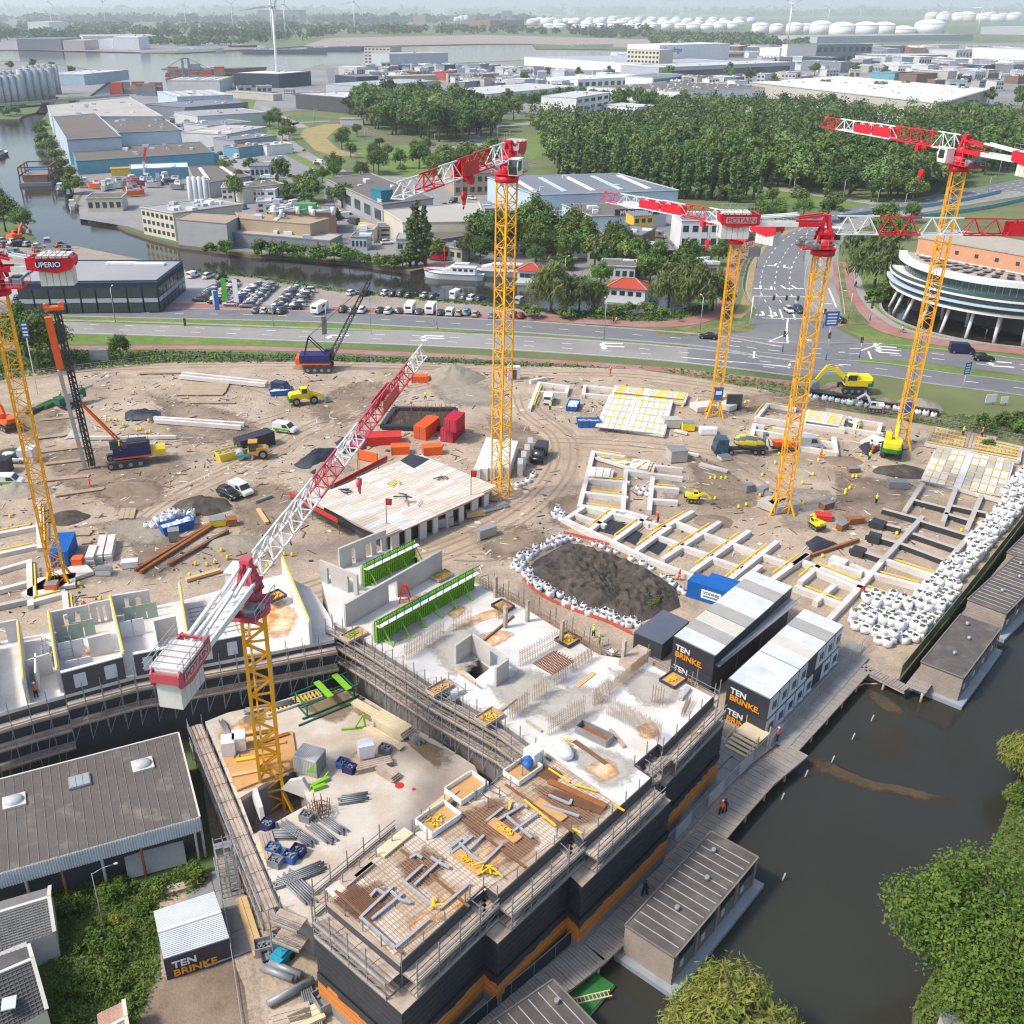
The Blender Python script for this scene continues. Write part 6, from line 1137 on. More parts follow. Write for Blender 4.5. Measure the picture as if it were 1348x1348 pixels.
p=P(778,1313,-.6);r=T('ladder','wooden ladder lying across green raft','ladder',(p[0],p[1],-.62),.25);O('rail',MB().bar((-1.7,-.25,.0),(1.7,-.25,.0),.1).bar((-1.7,.25,.0),(1.7,.25,.0),.1),'timb_p',r);mb=MB();[mb.bar((-1.5+i*.33,-.25,0),(-1.5+i*.33,.25,0),.06)for i in rg(10)];O('rung',mb,'timb_p',r)
for k,(px,py)in en(XY('1145 949 1120 973 1093 1003 1058 1022 1027 1052 1028 1158')):p=P(px,py,-1.1);O('mooring_stake',MB().cyl((0,0,-1),(.25,-.1,.9),.07,6),'seam',None,(p[0],p[1],-1.1),0,'thin pale stake standing in canal, %s from far end'%nth(k),'stake','stakes in canal')
mt('algae',(.07,.05,.025),.8,.4,.8)
for q in(XY('1055 1002 1075 995 1110 1012 1150 1028 1190 1035 1235 1046 1252 1053 1220 1056 1180 1045 1140 1040 1100 1025 1065 1012'),XY('1140 905 1160 912 1185 930 1190 942 1170 938 1145 920'),XY('1125 893 1138 900 1135 906 1122 903')):o=stain(q,-1.09,'algae','weed_patch');o['kind']='stuff'
l=PP(XY('1088 938 1105 925 1115 918 1125 905 1138 900 1165 900'),-1.05);O('floating_boom',MB().path(l,.09,6),'timb_p',None,label='thin pale floating boom near jetty corner',cat='boom')
mt('roof_brown',(.125,.108,.095),.95,.16,.4,col2=(.26,.22,.185),mix=.68,sc2=.5,fine=.12);mt('corr_w',(.55,.58,.59),.7,.15,.5,col2=(.33,.33,.27),mix=.7,sc2=.4);mt('tiles_dark',(.115,.11,.105),.85,.22,1.2);mt('tiles_grey',(.2,.195,.185),.85,.2,1.2);mt('cream_wall',(.6,.57,.5),.85,.1,.6);mt('dome',(.45,.47,.49),.25,.12,.8,spec=.6);mt('tiles_pink',(.5,.3,.22),.85,.15,1)
SZ=5.0;q=W2(XY('-70 1045 235 965 263 1076 -70 1170'),SZ);r=T('flat_roof_shed','large shed with a flat brown roof and three skylights, lower left','shed',(q[2][0],q[2][1],0));WO('roof',MB().prism(q,SZ-.25,SZ),'roof_brown',r)
pa,pb=q[3],q[2];n=22;L=dst(pa,pb)
for i in rg(1,26):
 a,b=lerp(q[0],q[1],i/26),lerp(q[3],q[2],i/26);WO('roof_seam',MB().bar((a[0],a[1],SZ+.02),(b[0],b[1],SZ+.02),.05,.06),'tiles_grey',r)
mb=MB();k=0
while k<L:t=k/L;x,y=pa[0]+(pb[0]-pa[0])*t,pa[1]+(pb[1]-pa[1])*t;mb.bar((x,y,SZ-1.6),(x,y,SZ+.05),.14,.14);k+=.22
mb.bar((*pa[:2],SZ-.75),(*pb[:2],SZ-.75),.06,1.6);WO('fascia',mb,'corr_w',r)
mb=MB();[mb.bar((*a[:2],SZ+.06),(*b[:2],SZ+.06),.16,.14)for a,b in((q[0],q[1]),(q[1],q[2]))];WO('roof_edge',mb,'cream_wall',r);WO('side_wall',MB().bar((q[1][0],q[1][1],2.3),(q[2][0],q[2][1],2.3),.2,4.4),'concrete',r);WO('back_wall',MB().bar((q[0][0],q[0][1],2.3),(q[1][0],q[1][1],2.3),.2,4.4),'concrete',r);ins=[lerp(a,b,.06)for a,b in zip(q,(q[2],q[3],q[0],q[1]))];WO('inner_wall',MB().bar(lerp(q[3],q[0],.1)[:2]+(2.2,),lerp(q[2],q[1],.1)[:2]+(2.2,),.2,4.2),'pan_dk',r)  # inner_wall is an added dark sheet standing for shade inside the open shed
for i,t in en((.28,.42,.58,.74,.97)):x,y,_=lerp(pa,pb,t);WO('column',MB().bar((x,y,.02),(x,y,SZ-1.5),.2),'rust_o' if i%2 else 'concrete',r)
for px,py,g_ in((19,1056,1),(105,1030,0),(188,1008,1)):
 p=P(px,py,SZ);an=ang(q[0],q[1]);s=O('skylight',MB().box(-1,-.85,.0,1,.85,.22),'cream_wall' if g_ else 'steel_g',r,(p[0]-r.location[0],p[1]-r.location[1],SZ+.003),an)
 if g_:O('dome',MB().ball((0,0,.22),(.88,.72,.45),0,14,5,0,True),'dome',s)
 else:
  for k in(-.62,0,.62):O('lid',MB().box(k-.29,-.8,.222,k+.29,.8,.3),'hb_float',s)
p=P(207,1142);O('leaning_sheet',MB().cb((0,0,.9),(5.2,.12,2.1),0,0,0,-.55),'concrete',None,(p[0],p[1],.1),.37,'large pale grey sheet leaning outside flat roofed shed','sheet')
for px,py,rz,lb,mat in((236,1172,.3,'narrow ladder-like trough lying in front of branded shed','planks'),):lying('trough',lb,'trough',((209,1178),(262,1163)),.1,.9,.35,mat)
SBZ=2.5;q=PP(XY('202 1200 282 1174 302 1235 215 1263'),SBZ);r=T('branded_shed','small shed with a ribbed pale roof and a dark branded front, lower left','shed',(q[3][0],q[3][1],0));WO('wall',MB().prism(q,.05,SBZ-.08),'cab_dk',r);mid=[lerp(q[0],q[3],.5),lerp(q[1],q[2],.5)];n=30
for i in rg(n):
 a,b=lerp(q[0],q[3],(i+.5)/n),lerp(q[1],q[2],(i+.5)/n);z=SBZ+.25*(1-abs(2*(i+.5)/n-1));WO('roof_rib',MB().bar((*a[:2],z),(*b[:2],z),dst(q[0],q[3])/n*.8,.12),'cab_rf',r)
WO('roof',MB().prism(q,SBZ-.078,SBZ+.02),'steel_g',r);WO('ridge',MB().bar((*mid[0][:2],SBZ+.36),(*mid[1][:2],SBZ+.36),.25,.08),'cr_wht',r)
brand(r,q[3],q[2],.28,SBZ,1.0,.55)
def gable(label,px,eave,ridge,roofm,wallm,sk=None,name='house',cat='house'):
 a,b,c,d=(P(*q,eave)for q in px);m0,m1=lerp(a,d,.5),lerp(b,c,.5);r=T(name,label,cat,(a[0],a[1],0));WO('wall',MB().prism([a,b,c,d],.05,eave-.03),wallm,r);mb=MB();
 for e0,e1 in((a,b),(d,c)):mb.add([(*e0[:2],eave),(*e1[:2],eave),(*m1[:2],ridge),(*m0[:2],ridge)],[(0,1,2,3)]if e0 is a else[(3,2,1,0)])
 WO('roof',mb,roofm,r);mb=MB();mb.add([(*a[:2],eave),(*m0[:2],ridge-.02),(*d[:2],eave)],[(0,1,2)]);mb.add([(*b[:2],eave),(*m1[:2],ridge-.02),(*c[:2],eave)],[(2,1,0)]);WO('gable_wall',mb,wallm,r)
 n=14;mb=MB()
 for(e0,e1)in((a,b),(d,c)):
  for i in rg(1,n):t=i/n;s,e=lerp((*e0[:2],eave),(*m0[:2],ridge),t),lerp((*e1[:2],eave),(*m1[:2],ridge),t);mb.bar((s[0],s[1],s[2]+.03),(e[0],e[1],e[2]+.03),.09,.07)
  L=dst(e0,e1);k=int(L/.32)
  for i in rg(1,k):t=i/k;s,e=lerp((*e0[:2],eave),(*e1[:2],eave),t),lerp((*m0[:2],ridge),(*m1[:2],ridge),t);mb.bar((s[0],s[1],s[2]+.03),(e[0],e[1],e[2]+.03),.06,.06)
 WO('roof_tile',mb,roofm,r,kind='stuff');mb=MB();
 for e,m_ in((b,m1),(c,m1)):mb.bar((*e[:2],eave+.12),(*m_[:2],ridge+.12),.3,.2)
 mb.bar((*m0[:2],ridge+.05),(*m1[:2],ridge+.05),.25,.15);WO('verge_trim',mb,'cream_wall',r)
 if sk:p=P(*sk,(eave+ridge)/2+.2);O('skylight',MB().cb((0,0,.1),(1,1.1,.12)),'win_wht',r,(p[0]-r.location[0],p[1]-r.location[1],(eave+ridge)/2+.2),.3)
 return r
gable('house with dark brown tiled roof and one skylight, in lower left corner',XY('-90 1290 38 1245 62 1330 -70 1400'),3.2,5.2,'tiles_dark','cream_wall',(12,1322));gable('house with grey ribbed tile roof, between flat shed and corner house',XY('-80 1210 66 1168 72 1228 -70 1275'),3,4.4,'tiles_grey','cream_wall')
flatshed('low annex with a pale flat roof and glazed doors between two houses',XY('-20 1262 34 1240 40 1268 -12 1295'),3.2,'concrete','pan_dk','annex','annex');gable('garden pavilion with a pinkish tiled roof cut by bottom edge',XY('128 1335 163 1318 172 1375 135 1398'),2.3,2.8,'tiles_pink','timb_n',None,'pavilion','pavilion')
q=PP(XY('1238 1335 1262 1322 1300 1360 1260 1390'),3);r=T('waterside_house','grey flat roofed house corner behind big tree, bottom right','house',(q[0][0],q[0][1],0));WO('wall',MB().prism(q,.05,2.9),'concrete',r);WO('roof',MB().prism(q,2.902,3.05),'steel_g',r)
r=T('material_pump','bright turquoise pump unit on ground by scaffold corner','pump',(*P(372,1265)[:2],.15),1);O('body',MB().box(-.9,-.6,.1,.9,.6,.9),'teal',r);O('hood',MB().box(-.5,-.45,.9,.6,.45,1.15),'teal',r);O('wheel',MB().cyl((.5,-.7,.3),(.5,.7,.3),.3,10),'black_rubber',r)
def rollup(a,b,label):p,q=P(*a,.3),P(*b,.3);mb=MB();[mb.cyl((p[0]+o*.3-p[0],p[1]+o*.2-p[1],.35+.15*abs(o)),(q[0]-p[0]+o*.3,q[1]-p[1]+o*.2,.35+.15*abs(o)),.32,9)for o in(-1,0,1)];return O('grey_roll',mb,'steel_g',None,(p[0],p[1],.15),0,label,'roll','long grey rolls by scaffold')
rollup((350,1274),(392,1290),'upper of two long grey rolls by scaffold corner');rollup((358,1322),(408,1296),'lower of two long grey rolls by scaffold corner')
pile('two long tan timbers on paved strip left of scaffold',330,1222,.1,-1.15,2,1,6.5,.5,.35,'timb_n','timber_pair','timber');pile('brown planks stacked at bottom edge below grey rolls',382,1342,.15,.3,3,2,3,.5,.3,'planks','plank_stack','plank stack');pile('pale planks stacked at bottom edge, right of brown planks',402,1345,.15,.5,3,2,2.6,.5,.3,'timb_p','plank_stack','plank stack')
crate(347,1252,.15,1.4,1.1,1,'galv','grey mesh crate at end of two long timbers',.3,group='crates by scaffold corner');crate(358,1263,.15,1.5,1,.7,'dmetal','dark crate of couplers next to turquoise pump',.4,group='crates by scaffold corner');crate(385,1245,.15,3,1.3,1.4,'galv','white and green rack of panels beside scaffold foot',.2,'sgn_wht','crates by scaffold corner')
rack(412,1330,.15,-1.2,4,1,6,'pale grey scaffold frames lying at bottom edge');crate(432,1322,.15,2,1.6,1.2,'steel_g','grey steel rack of couplings at bottom edge',.6,group='crates by scaffold corner');
r=T('paved_walk','strip of concrete slabs between branded shed and scaffold','paving',(*P(300,1200)[:2],.3));me=MB().box(-1.2,-1.2,0,1.2,1.2,.08).mesh('paving_slab',['slab_grey'])
for x,y,a in along([P(297,1160),P(312,1215),P(330,1268)],2.45):O('paving_slab',me,None,r,(x-r.location[0],y-r.location[1],0),a);O('paving_slab',me,None,r,(x-r.location[0]+2.3*cos(a-pi/2),y-r.location[1]+2.3*sin(a-pi/2),0),a)
pfence([P(284,1150),P(302,1235),P(318,1345),P(322,1400)],1.9,'wire fence between branded shed yard and scaffold',None,step=3)
CARC=[('white',(.72,.72,.72)),('black',(.012,.012,.014)),('dark grey',(.06,.062,.068)),('silver',(.38,.39,.4)),('grey',(.17,.175,.18)),('red',(.4,.012,.015)),('blue',(.02,.07,.28)),('dark blue',(.012,.022,.07)),('beige',(.45,.38,.28)),('light blue',(.12,.3,.45))]
CCOL={n:c for n,c in CARC}
for n,c in CARC:mt('paint_'+n.replace(' ','_'),c,.3,.03,1,spec=.6)
mt('tyre',(.018,.018,.018),.85,.1,2);mt('rim',(.3,.31,.32),.4,.05,1,metal=.5);mt('lamp_red',(.45,.01,.01),.3,0);mt('lamp_white',(.8,.8,.78),.2,0);mt('plate_yellow',(.75,.55,.04),.5,0);mt('reflect_green',(.1,.42,.03),.5,.05,1);mt('br_grn',(.03,.2,.03),.5,.08,1)
WHEEL=None
def wmesh(r=.33,w=.22):
 a=MB();a.cyl((0,-w/2,0),(0,w/2,0),r,12);b=MB();b.cyl((0,-w/2-.012,0),(0,w/2+.012,0),r*.6,10);return a.mesh('wheel',['tyre']),b.mesh('rim',['rim'])
WM=wmesh();WB=wmesh(.5,.35);WL=wmesh(.78,.55)
def wheels(r,pts,wm=WM,rad=.33):
 for x,y in pts:w=O('wheel',wm[0],None,r,(x,y,rad));O('rim',wm[1],None,w)
def loft(mb,secs,mi=0):
 n=8;vs=[]
 for x,h,z0,z1,t in secs:m=(z0+z1)/2;vs+=[(x,-h*.92,z0),(x,-h,z0+(z1-z0)*.35),(x,-h*.98,z0+(z1-z0)*.75),(x,-t,z1),(x,t,z1),(x,h*.98,z0+(z1-z0)*.75),(x,h,z0+(z1-z0)*.35),(x,h*.92,z0)]
 k=len(secs);fs=[(i*n+j,i*n+(j+1)%n,(i+1)*n+(j+1)%n,(i+1)*n+j)for i in rg(k-1)for j in rg(n)]+[tuple(rg(n-1,-1,-1)),tuple(rg((k-1)*n,k*n))]
 return mb.add(vs,fs,mi,True)
def carproto(kind,col):
 m='paint_'+col.replace(' ','_');r=T('parked_car','x','car')
 if kind=='suv':B_=[(-2.2,.78,.4,.75,.7),(-2.1,.88,.3,1.0,.8),(-1.3,.9,.28,1.05,.82),(.7,.9,.28,1.02,.82),(1.7,.88,.28,.92,.76),(2.15,.78,.32,.78,.66),(2.25,.6,.42,.65,.5)];G_=[(-2.05,.8,1.0,1.03,.72),(-1.75,.78,1.0,1.62,.6),(.2,.78,1.0,1.66,.6),(1.1,.79,1.0,1.03,.72)];R_=[(-1.72,.62,1.6,1.66,.55),(-.6,.64,1.62,1.72,.58),(.15,.62,1.62,1.69,.56)]
 elif kind=='hatch':B_=[(-1.85,.72,.4,.72,.66),(-1.78,.82,.28,.92,.76),(-.9,.84,.25,.94,.78),(.6,.84,.25,.9,.78),(1.45,.82,.25,.82,.7),(1.85,.72,.3,.7,.6),(1.93,.56,.4,.6,.48)];G_=[(-1.75,.76,.9,.95,.68),(-1.4,.72,.9,1.42,.54),(.1,.72,.9,1.46,.54),(.95,.74,.88,.92,.68)];R_=[(-1.38,.55,1.4,1.46,.5),(-.5,.57,1.42,1.51,.52),(.05,.55,1.42,1.48,.5)]
 else:B_=[(-2.2,.72,.42,.75,.66),(-2.12,.85,.3,.94,.76),(-1.3,.88,.25,.96,.8),(.6,.88,.25,.9,.8),(1.7,.86,.25,.82,.74),(2.15,.76,.3,.7,.62),(2.25,.58,.4,.6,.5)];G_=[(-1.7,.78,.9,.96,.68),(-1.05,.72,.9,1.38,.54),(.15,.72,.9,1.42,.54),(1.1,.76,.88,.92,.7)];R_=[(-1.02,.55,1.36,1.42,.5),(-.4,.58,1.38,1.47,.53),(.1,.55,1.38,1.44,.5)]
 O('body',loft(MB(),B_),m,r);O('window',loft(MB(),G_),'glass',r);O('roof',loft(MB(),R_),m,r)
 xf,xb=B_[-2][0],B_[1][0]
 for s in(-.6,.6):O('headlight',MB().cb((xf+.02,s,.66),(.12,.28,.14)),'lamp_white',r);O('tail_light',MB().cb((xb-.06,s,.8),(.1,.26,.16)),'lamp_red',r)
 O('number_plate',MB().cb((xb-.09,0,.62),(.06,.5,.12)),'plate_yellow',r)
 wheels(r,[(xf-.75,s)for s in(-.78,.78)]+[(xb+.75,s)for s in(-.78,.78)]);return r
def vanproto(col,l=5.2,h=2.2,stripe=None,low=False):
 m='paint_'+col;r=T('van','x','van');hw=.92;f=l/2;hh=h
 prof=[(-f,.35),(-f,hh-.1),(-f+.12,hh),(f-1.7,hh),(f-1.45,hh-.06),(f-.85,hh*.56),(f-.12,hh*.46),(f,hh*.36),(f,.35)]
 mb=MB();mb.lside([(x,z)for x,z in prof],-hw,hw);O('body',mb,m,r)
 O('windscreen',MB().add([(f-1.43,-hw+.12,hh-.1),(f-1.43,hw-.12,hh-.1),(f-.84,hw-.06,hh*.575),(f-.84,-hw+.06,hh*.575)],[(0,3,2,1)]),'glass',r)
 r.children[-1].location=(.03,0,.02)
 for s in(-1,1):
  mb=MB();mb.add([(f-2.4,s*(hw+.01),hh*.9),(f-1.6,s*(hw+.01),hh*.9),(f-1.1,s*(hw+.01),hh*.58),(f-2.4,s*(hw+.01),hh*.56)],[(0,1,2,3)if s<0 else(3,2,1,0)]);O('side_window',mb,'glass',r)
  O('headlight',MB().cb((f-.03,s*.68,hh*.36),(.12,.3,.18)),'lamp_white',r);O('tail_light',MB().cb((-f-.01,s*.82,hh*.5),(.06,.12,.4)),'lamp_red',r)
  if stripe:O('stripe',MB().cb((-.3,s*(hw+.012),.68),(l-1.0,.02,.42)),stripe,r)
 O('rear_window',MB().cb((-f-.012,0,hh*.75),(.03,1.3,.5)),'glass',r);wheels(r,[(f-.95,s)for s in(-.84,.84)]+[(-f+.95,s)for s in(-.84,.84)]);return r
PROTO={}
def car(px,py,rz,kind,col,label,group=None,name=None,z=.03,w=None,cat=None):
 k=(kind,col)
 if k not in PROTO:
  PROTO[k]=vanproto(col.replace(' ','_'),*((5.4,2.35)if kind=='van' else(4.4,1.85)),stripe='reflect_green' if kind=='striped van' else None)if 'van' in kind else carproto(kind,col)
 p=w or P(px,py);o=dup(PROTO[k],(p[0],p[1],z),rz,label,group);o.name=name or('van' if 'van' in kind else 'parked_car');
 if cat:o['category']=cat
 return o
g=RR(11)
def pick():return g.choices([c[0]for c in CARC],[26,16,17,16,12,6,4,5,2,1])[0]
def carrow(a,b,n,where,face,grp,kinds=('hatch','sedan','suv'),skip=()):
 p,q=P(*a),P(*b);an=ang(p,q);cnt={}
 for i in rg(n):
  if i in skip:continue
  t=(i+.5)/n;c=pick();k=g.choice(kinds);x,y=p[0]+(q[0]-p[0])*t,p[1]+(q[1]-p[1])*t
  word={'hatch':'small hatchback','sedan':'saloon car','suv':'tall estate car','car van':'small van'}[k]
  car(0,0,an+face+g.uniform(-.04,.04),k,c,'%s %s, %s %s'%(c,word,nth(i),where),grp,w=(x+g.uniform(-.15,.15),y+g.uniform(-.15,.15)),z=.035)
LOT='cars parked in dealer lot'
for a,b,n,w in(((262,398),(294,373),10,'from road, left row of first lot block'),((281,401),(309,373),11,'from road, right row of first lot block'),((303,404),(341,376),11,'from road, left row of second lot block'),((325,406),(358,377),12,'from road, right row of second lot block'),((365,408),(389,381),11,'from road, left row of third lot block'),((388,409),(406,384),8,'from road, right row of third lot block')):carrow(a,b,n,w,pi/2,LOT)
carrow((18,403),(212,406),13,'from left in front of showroom',.25,'cars in front of showroom');carrow((22,396),(205,399),12,'from left against showroom glass',.2,'cars in front of showroom')
carrow((332,411),(376,412),4,'from left in short line by road',pi/2,LOT)
carrow((455,388),(490,389),2,'from left at water side of gravel lot, below jib of crawler crane',1.0,'cars on gravel lot')
K_=dict(h='hatch',s='sedan',u='suv',v='van',c='car van');W_=dict(h='hatchback',s='saloon car',u='tall car',v='panel van',c='small van')
for sd,rz,ls in(('water',1.1,'508 388 h white,518 389 s black,529 389 u dark grey,539 391 s black,560 391 s silver,571 392 s dark grey,601 392 v white,611 394 h grey,622 395 u white,632 396 u dark blue,684 399 c silver'),('road',1.35,'452 410 u dark grey,465 411 u grey,477 411 u white,501 411 s black,512 412 u white,526 412 h dark grey,552 413 s dark grey,580 414 s dark blue,593 414 c white,604 415 h beige,614 414 u light blue,626 416 h beige,648 418 h light blue,677 417 h dark grey,685 418 h red'),('showroom corner',1.1,'255 365 c white,275 366 u white,291 367 u black')):
 for i,q in en(ls.split(',')):x,y,k,c=q.split(' ',3);car(float(x),float(y),rz,K_[k],c,'%s %s, %s from left on %s side of gravel lot'%(c,W_[k],nth(i),sd),'cars on gravel lot',z=.035)
def caravan(px,py,rz,l,label):
 p=P(px,py);r=T('caravan',label,'caravan',(p[0],p[1],.04),rz,'caravans on gravel lot');mb=MB();mb.lside([(-l/2,.5),(-l/2-.1,1.3),(-l/2+.2,2.5),(l/2-.4,2.6),(l/2,2.0),(l/2+.05,1),(l/2-.2,.5)],-1.1,1.1);O('body',mb,'cr_wht',r)
 for s in(-1.11,1.11):O('window',MB().cb((.2,s,1.7),(1.6,.03,.6)),'glass',r)
 O('rear_window',MB().cb((-l/2-.02,0,1.85),(.06,1.4,.6)),'glass',r);O('drawbar',MB().bar((l/2,0,.5),(l/2+1.1,0,.45),.12),'steel_g',r);wheels(r,[(0,-1),(0,1)]);return r
caravan(540,411,1.4,5.5,'larger white caravan on road side of gravel lot');caravan(567,412,1.4,5,'second white caravan on road side of gravel lot');caravan(421,411,1.2,6,'white motorhome at left end of gravel lot')
for px,py,rz,k,c,lb in((932,446,2.9,'sedan','black','black saloon on main road left of junction'),(1265,465,-.2,'van','dark blue','dark blue minivan on main road in front of round building'),(1294,475,-.2,'suv','black','black car on main road below dark blue minivan'),(1038,411,-1.5,'hatch','white','white car waiting at stop line of junction'),(1051,411,-1.5,'suv','dark grey','dark grey car waiting at stop line beside mast'),(1102,424,2.25,'sedan','black','black car turning out of junction')):car(px,py,rz,k,c,lb,None,'car' if 'van' not in k else 'van',z=.09)
for px,py,rz,k,c,lb in((376,570,-.35,'striped van','white','white and green van on sand behind dark hut'),(318,651,-.75,'striped van','white','white and green van beside a black car, near dark heap'),(302,656,-.7,'suv','black','black car next to white van near dark heap'),(372,516,-.45,'car van','dark blue','dark blue van in front of small blue skip'),(20,610,0,'suv','white','white and lime off-road car at left edge'),(14,640,.05,'striped van','white','white van with a green stripe on grey bank at left edge'),(722,530,1.35,'car van','white','white van parked inside top foundation frame'),(1062,592,-.06,'van','silver','silver van with an open side door behind middle mast')):car(px,py,rz,k,c,lb,None,'van' if 'van' in k else 'car',z=.3)
p=P(710,606);r=T('pickup_lorry','black pickup lorry with a covered bed parked on haul road bend','lorry',(p[0],p[1],.36),-1.85);O('body',loft(MB(),[(.4,.95,.5,1.2,.9),(1.2,.97,.45,1.25,.9),(2.4,.95,.45,1.15,.85),(2.75,.8,.5,1.0,.7)]),'paint_black',r);O('cab_glass',loft(MB(),[(.35,.9,1.1,1.9,.75),(1.1,.9,1.1,1.9,.75),(1.7,.85,1.1,1.2,.75)]),'glass',r);O('roof',loft(MB(),[(.35,.78,1.88,1.96,.7),(1.1,.78,1.88,1.95,.7)]),'paint_black',r);O('covered_bed',MB().box(-2.9,-1,.6,.25,1,2.3),'cab_dk',r);O('chassis',MB().box(-2.8,-.8,.4,.5,.8,.6),'dmetal',r);wheels(r,XY('1.9 -.9 1.9 .9 -1.8 -.9 -1.8 .9'),WB,.42)
p=P(975,598);r=T('mixer_lorry','concrete mixer lorry with a yellow and grey striped drum, blue cab to left','mixer lorry',(p[0],p[1],.3),pi+.03)
mt('mixer_blue',(.035,.1,.17),.4,.06,1);mt('mixer_grey',(.13,.17,.22),.45,.05,1)
O('chassis',MB().box(-4.6,-.55,.75,3.4,.55,1.05),'dmetal',r);mb=MB();mb.lside(XY('2.7 .6 2.7 2.95 4.5 2.95 4.85 1.9 4.95 .6'),-1.2,1.2);cb=O('cab',mb,'mixer_blue',r)
O('windscreen',MB().add([(4.55,-1.05,2.8),(4.55,1.05,2.8),(4.88,1.05,1.95),(4.88,-1.05,1.95)],[(0,3,2,1)]),'glass',cb,(.02,0,0));O('side_window',MB().cb((3.9,-1.21,2.3),(.9,.03,.7)),'glass',cb);O('side_window',MB().cb((3.9,1.21,2.3),(.9,.03,.7)),'glass',cb);O('bumper',MB().box(4.9,-1.2,.4,5.05,1.2,.9),'dmetal',cb)
n=24;prof=XY('.55 -3.4 .85 -2.9 1.1 -1.8 1.2 -.6 1.2 .4 1.0 1.4 .7 1.9 .2 2.0');mb=MB();vs=[(R*cos(2*pi*j/n),R*sin(2*pi*j/n),z)for R,z in prof for j in rg(n)];mb.v=vs
for i in rg(len(prof)-1):
 for j in rg(n):mb.f.append([i*n+j,i*n+(j+1)%n,(i+1)*n+(j+1)%n,(i+1)*n+j]);mb.m.append(((j+int(i*.6))//3)%2);mb.sm.append(True)
d=O('mixing_drum',mb,['cap_yel','mixer_grey'],r,(-.5,0,2.25));d.rotation_euler=(0,pi/2-.17,0)
O('drum_ring',MB().cyl((-3.9,0,2.85),(-3.75,0,2.83),.75,16),'mixer_grey',r);mb=MB();mb.bar((-4.1,-.6,1),(-3.8,-.6,2.6),.15);mb.bar((-4.1,.6,1),(-3.8,.6,2.6),.15);mb.bar((-4.6,0,2.4),(-5.0,0,1.2),.5,.12);mb.cb((-4.0,0,3.45),(.8,.9,.5));O('chute_frame',mb,'mixer_grey',r)
for s in(-1.15,1.15):O('mudguard',MB().box(-4.2,s-.25,1.05,-1.6,s+.25,1.15),'dmetal',r)
wheels(r,[(x,s)for x in(3.6,2.1,-2.2,-3.5)for s in(-1.0,1.0)],WB,.5)
p=P(1022,595);r=T('concrete_pump','orange concrete pump trailer between mixer lorry and mast','pump',(p[0],p[1],.3),.1);O('hopper',MB().add([(-1,-.8,1.9),(1,-.8,1.9),(1,.8,1.9),(-1,.8,1.9),(-.5,-.4,.7),(.5,-.4,.7),(.5,.4,.7),(-.5,.4,.7)],[(0,1,2,3),(4,7,6,5),(0,4,5,1),(1,5,6,2),(2,6,7,3),(3,7,4,0)]),'sf_org',r);O('engine_cover',MB().box(.8,-.7,.7,3.2,.7,1.6),'sf_org',r);O('chassis',MB().box(-1,-.6,.5,3.4,.6,.7),'dmetal',r);wheels(r,[(.8,-.8),(.8,.8)],WB,.5)
def tracks(r,l,w,tw,h,mat='dmetal'):
 for s in(-1,1):
  mb=MB();prof=[(-l/2+.25,0),(l/2-.25,0),(l/2,.3),(l/2,h-.3),(l/2-.25,h),(-l/2+.25,h),(-l/2,h-.3),(-l/2,.3)];mb.lside(prof,s*w/2-tw/2,s*w/2+tw/2)
  for k in rg(int(l/.3)):mb.box(-l/2+.2+k*.3,s*w/2-tw/2-.02,h-.005,-l/2+.36+k*.3,s*w/2+tw/2+.02,h+.04)
  t=O('track',mb,mat,r)
  for k in rg(4):x=-l/2+.5+k*(l-1)/3;O('roller',MB().cyl((x,s*(w/2)-tw/2-.03,h*.45),(x,s*(w/2)+tw/2+.03,h*.45),h*.3,10),'steel_g',t)
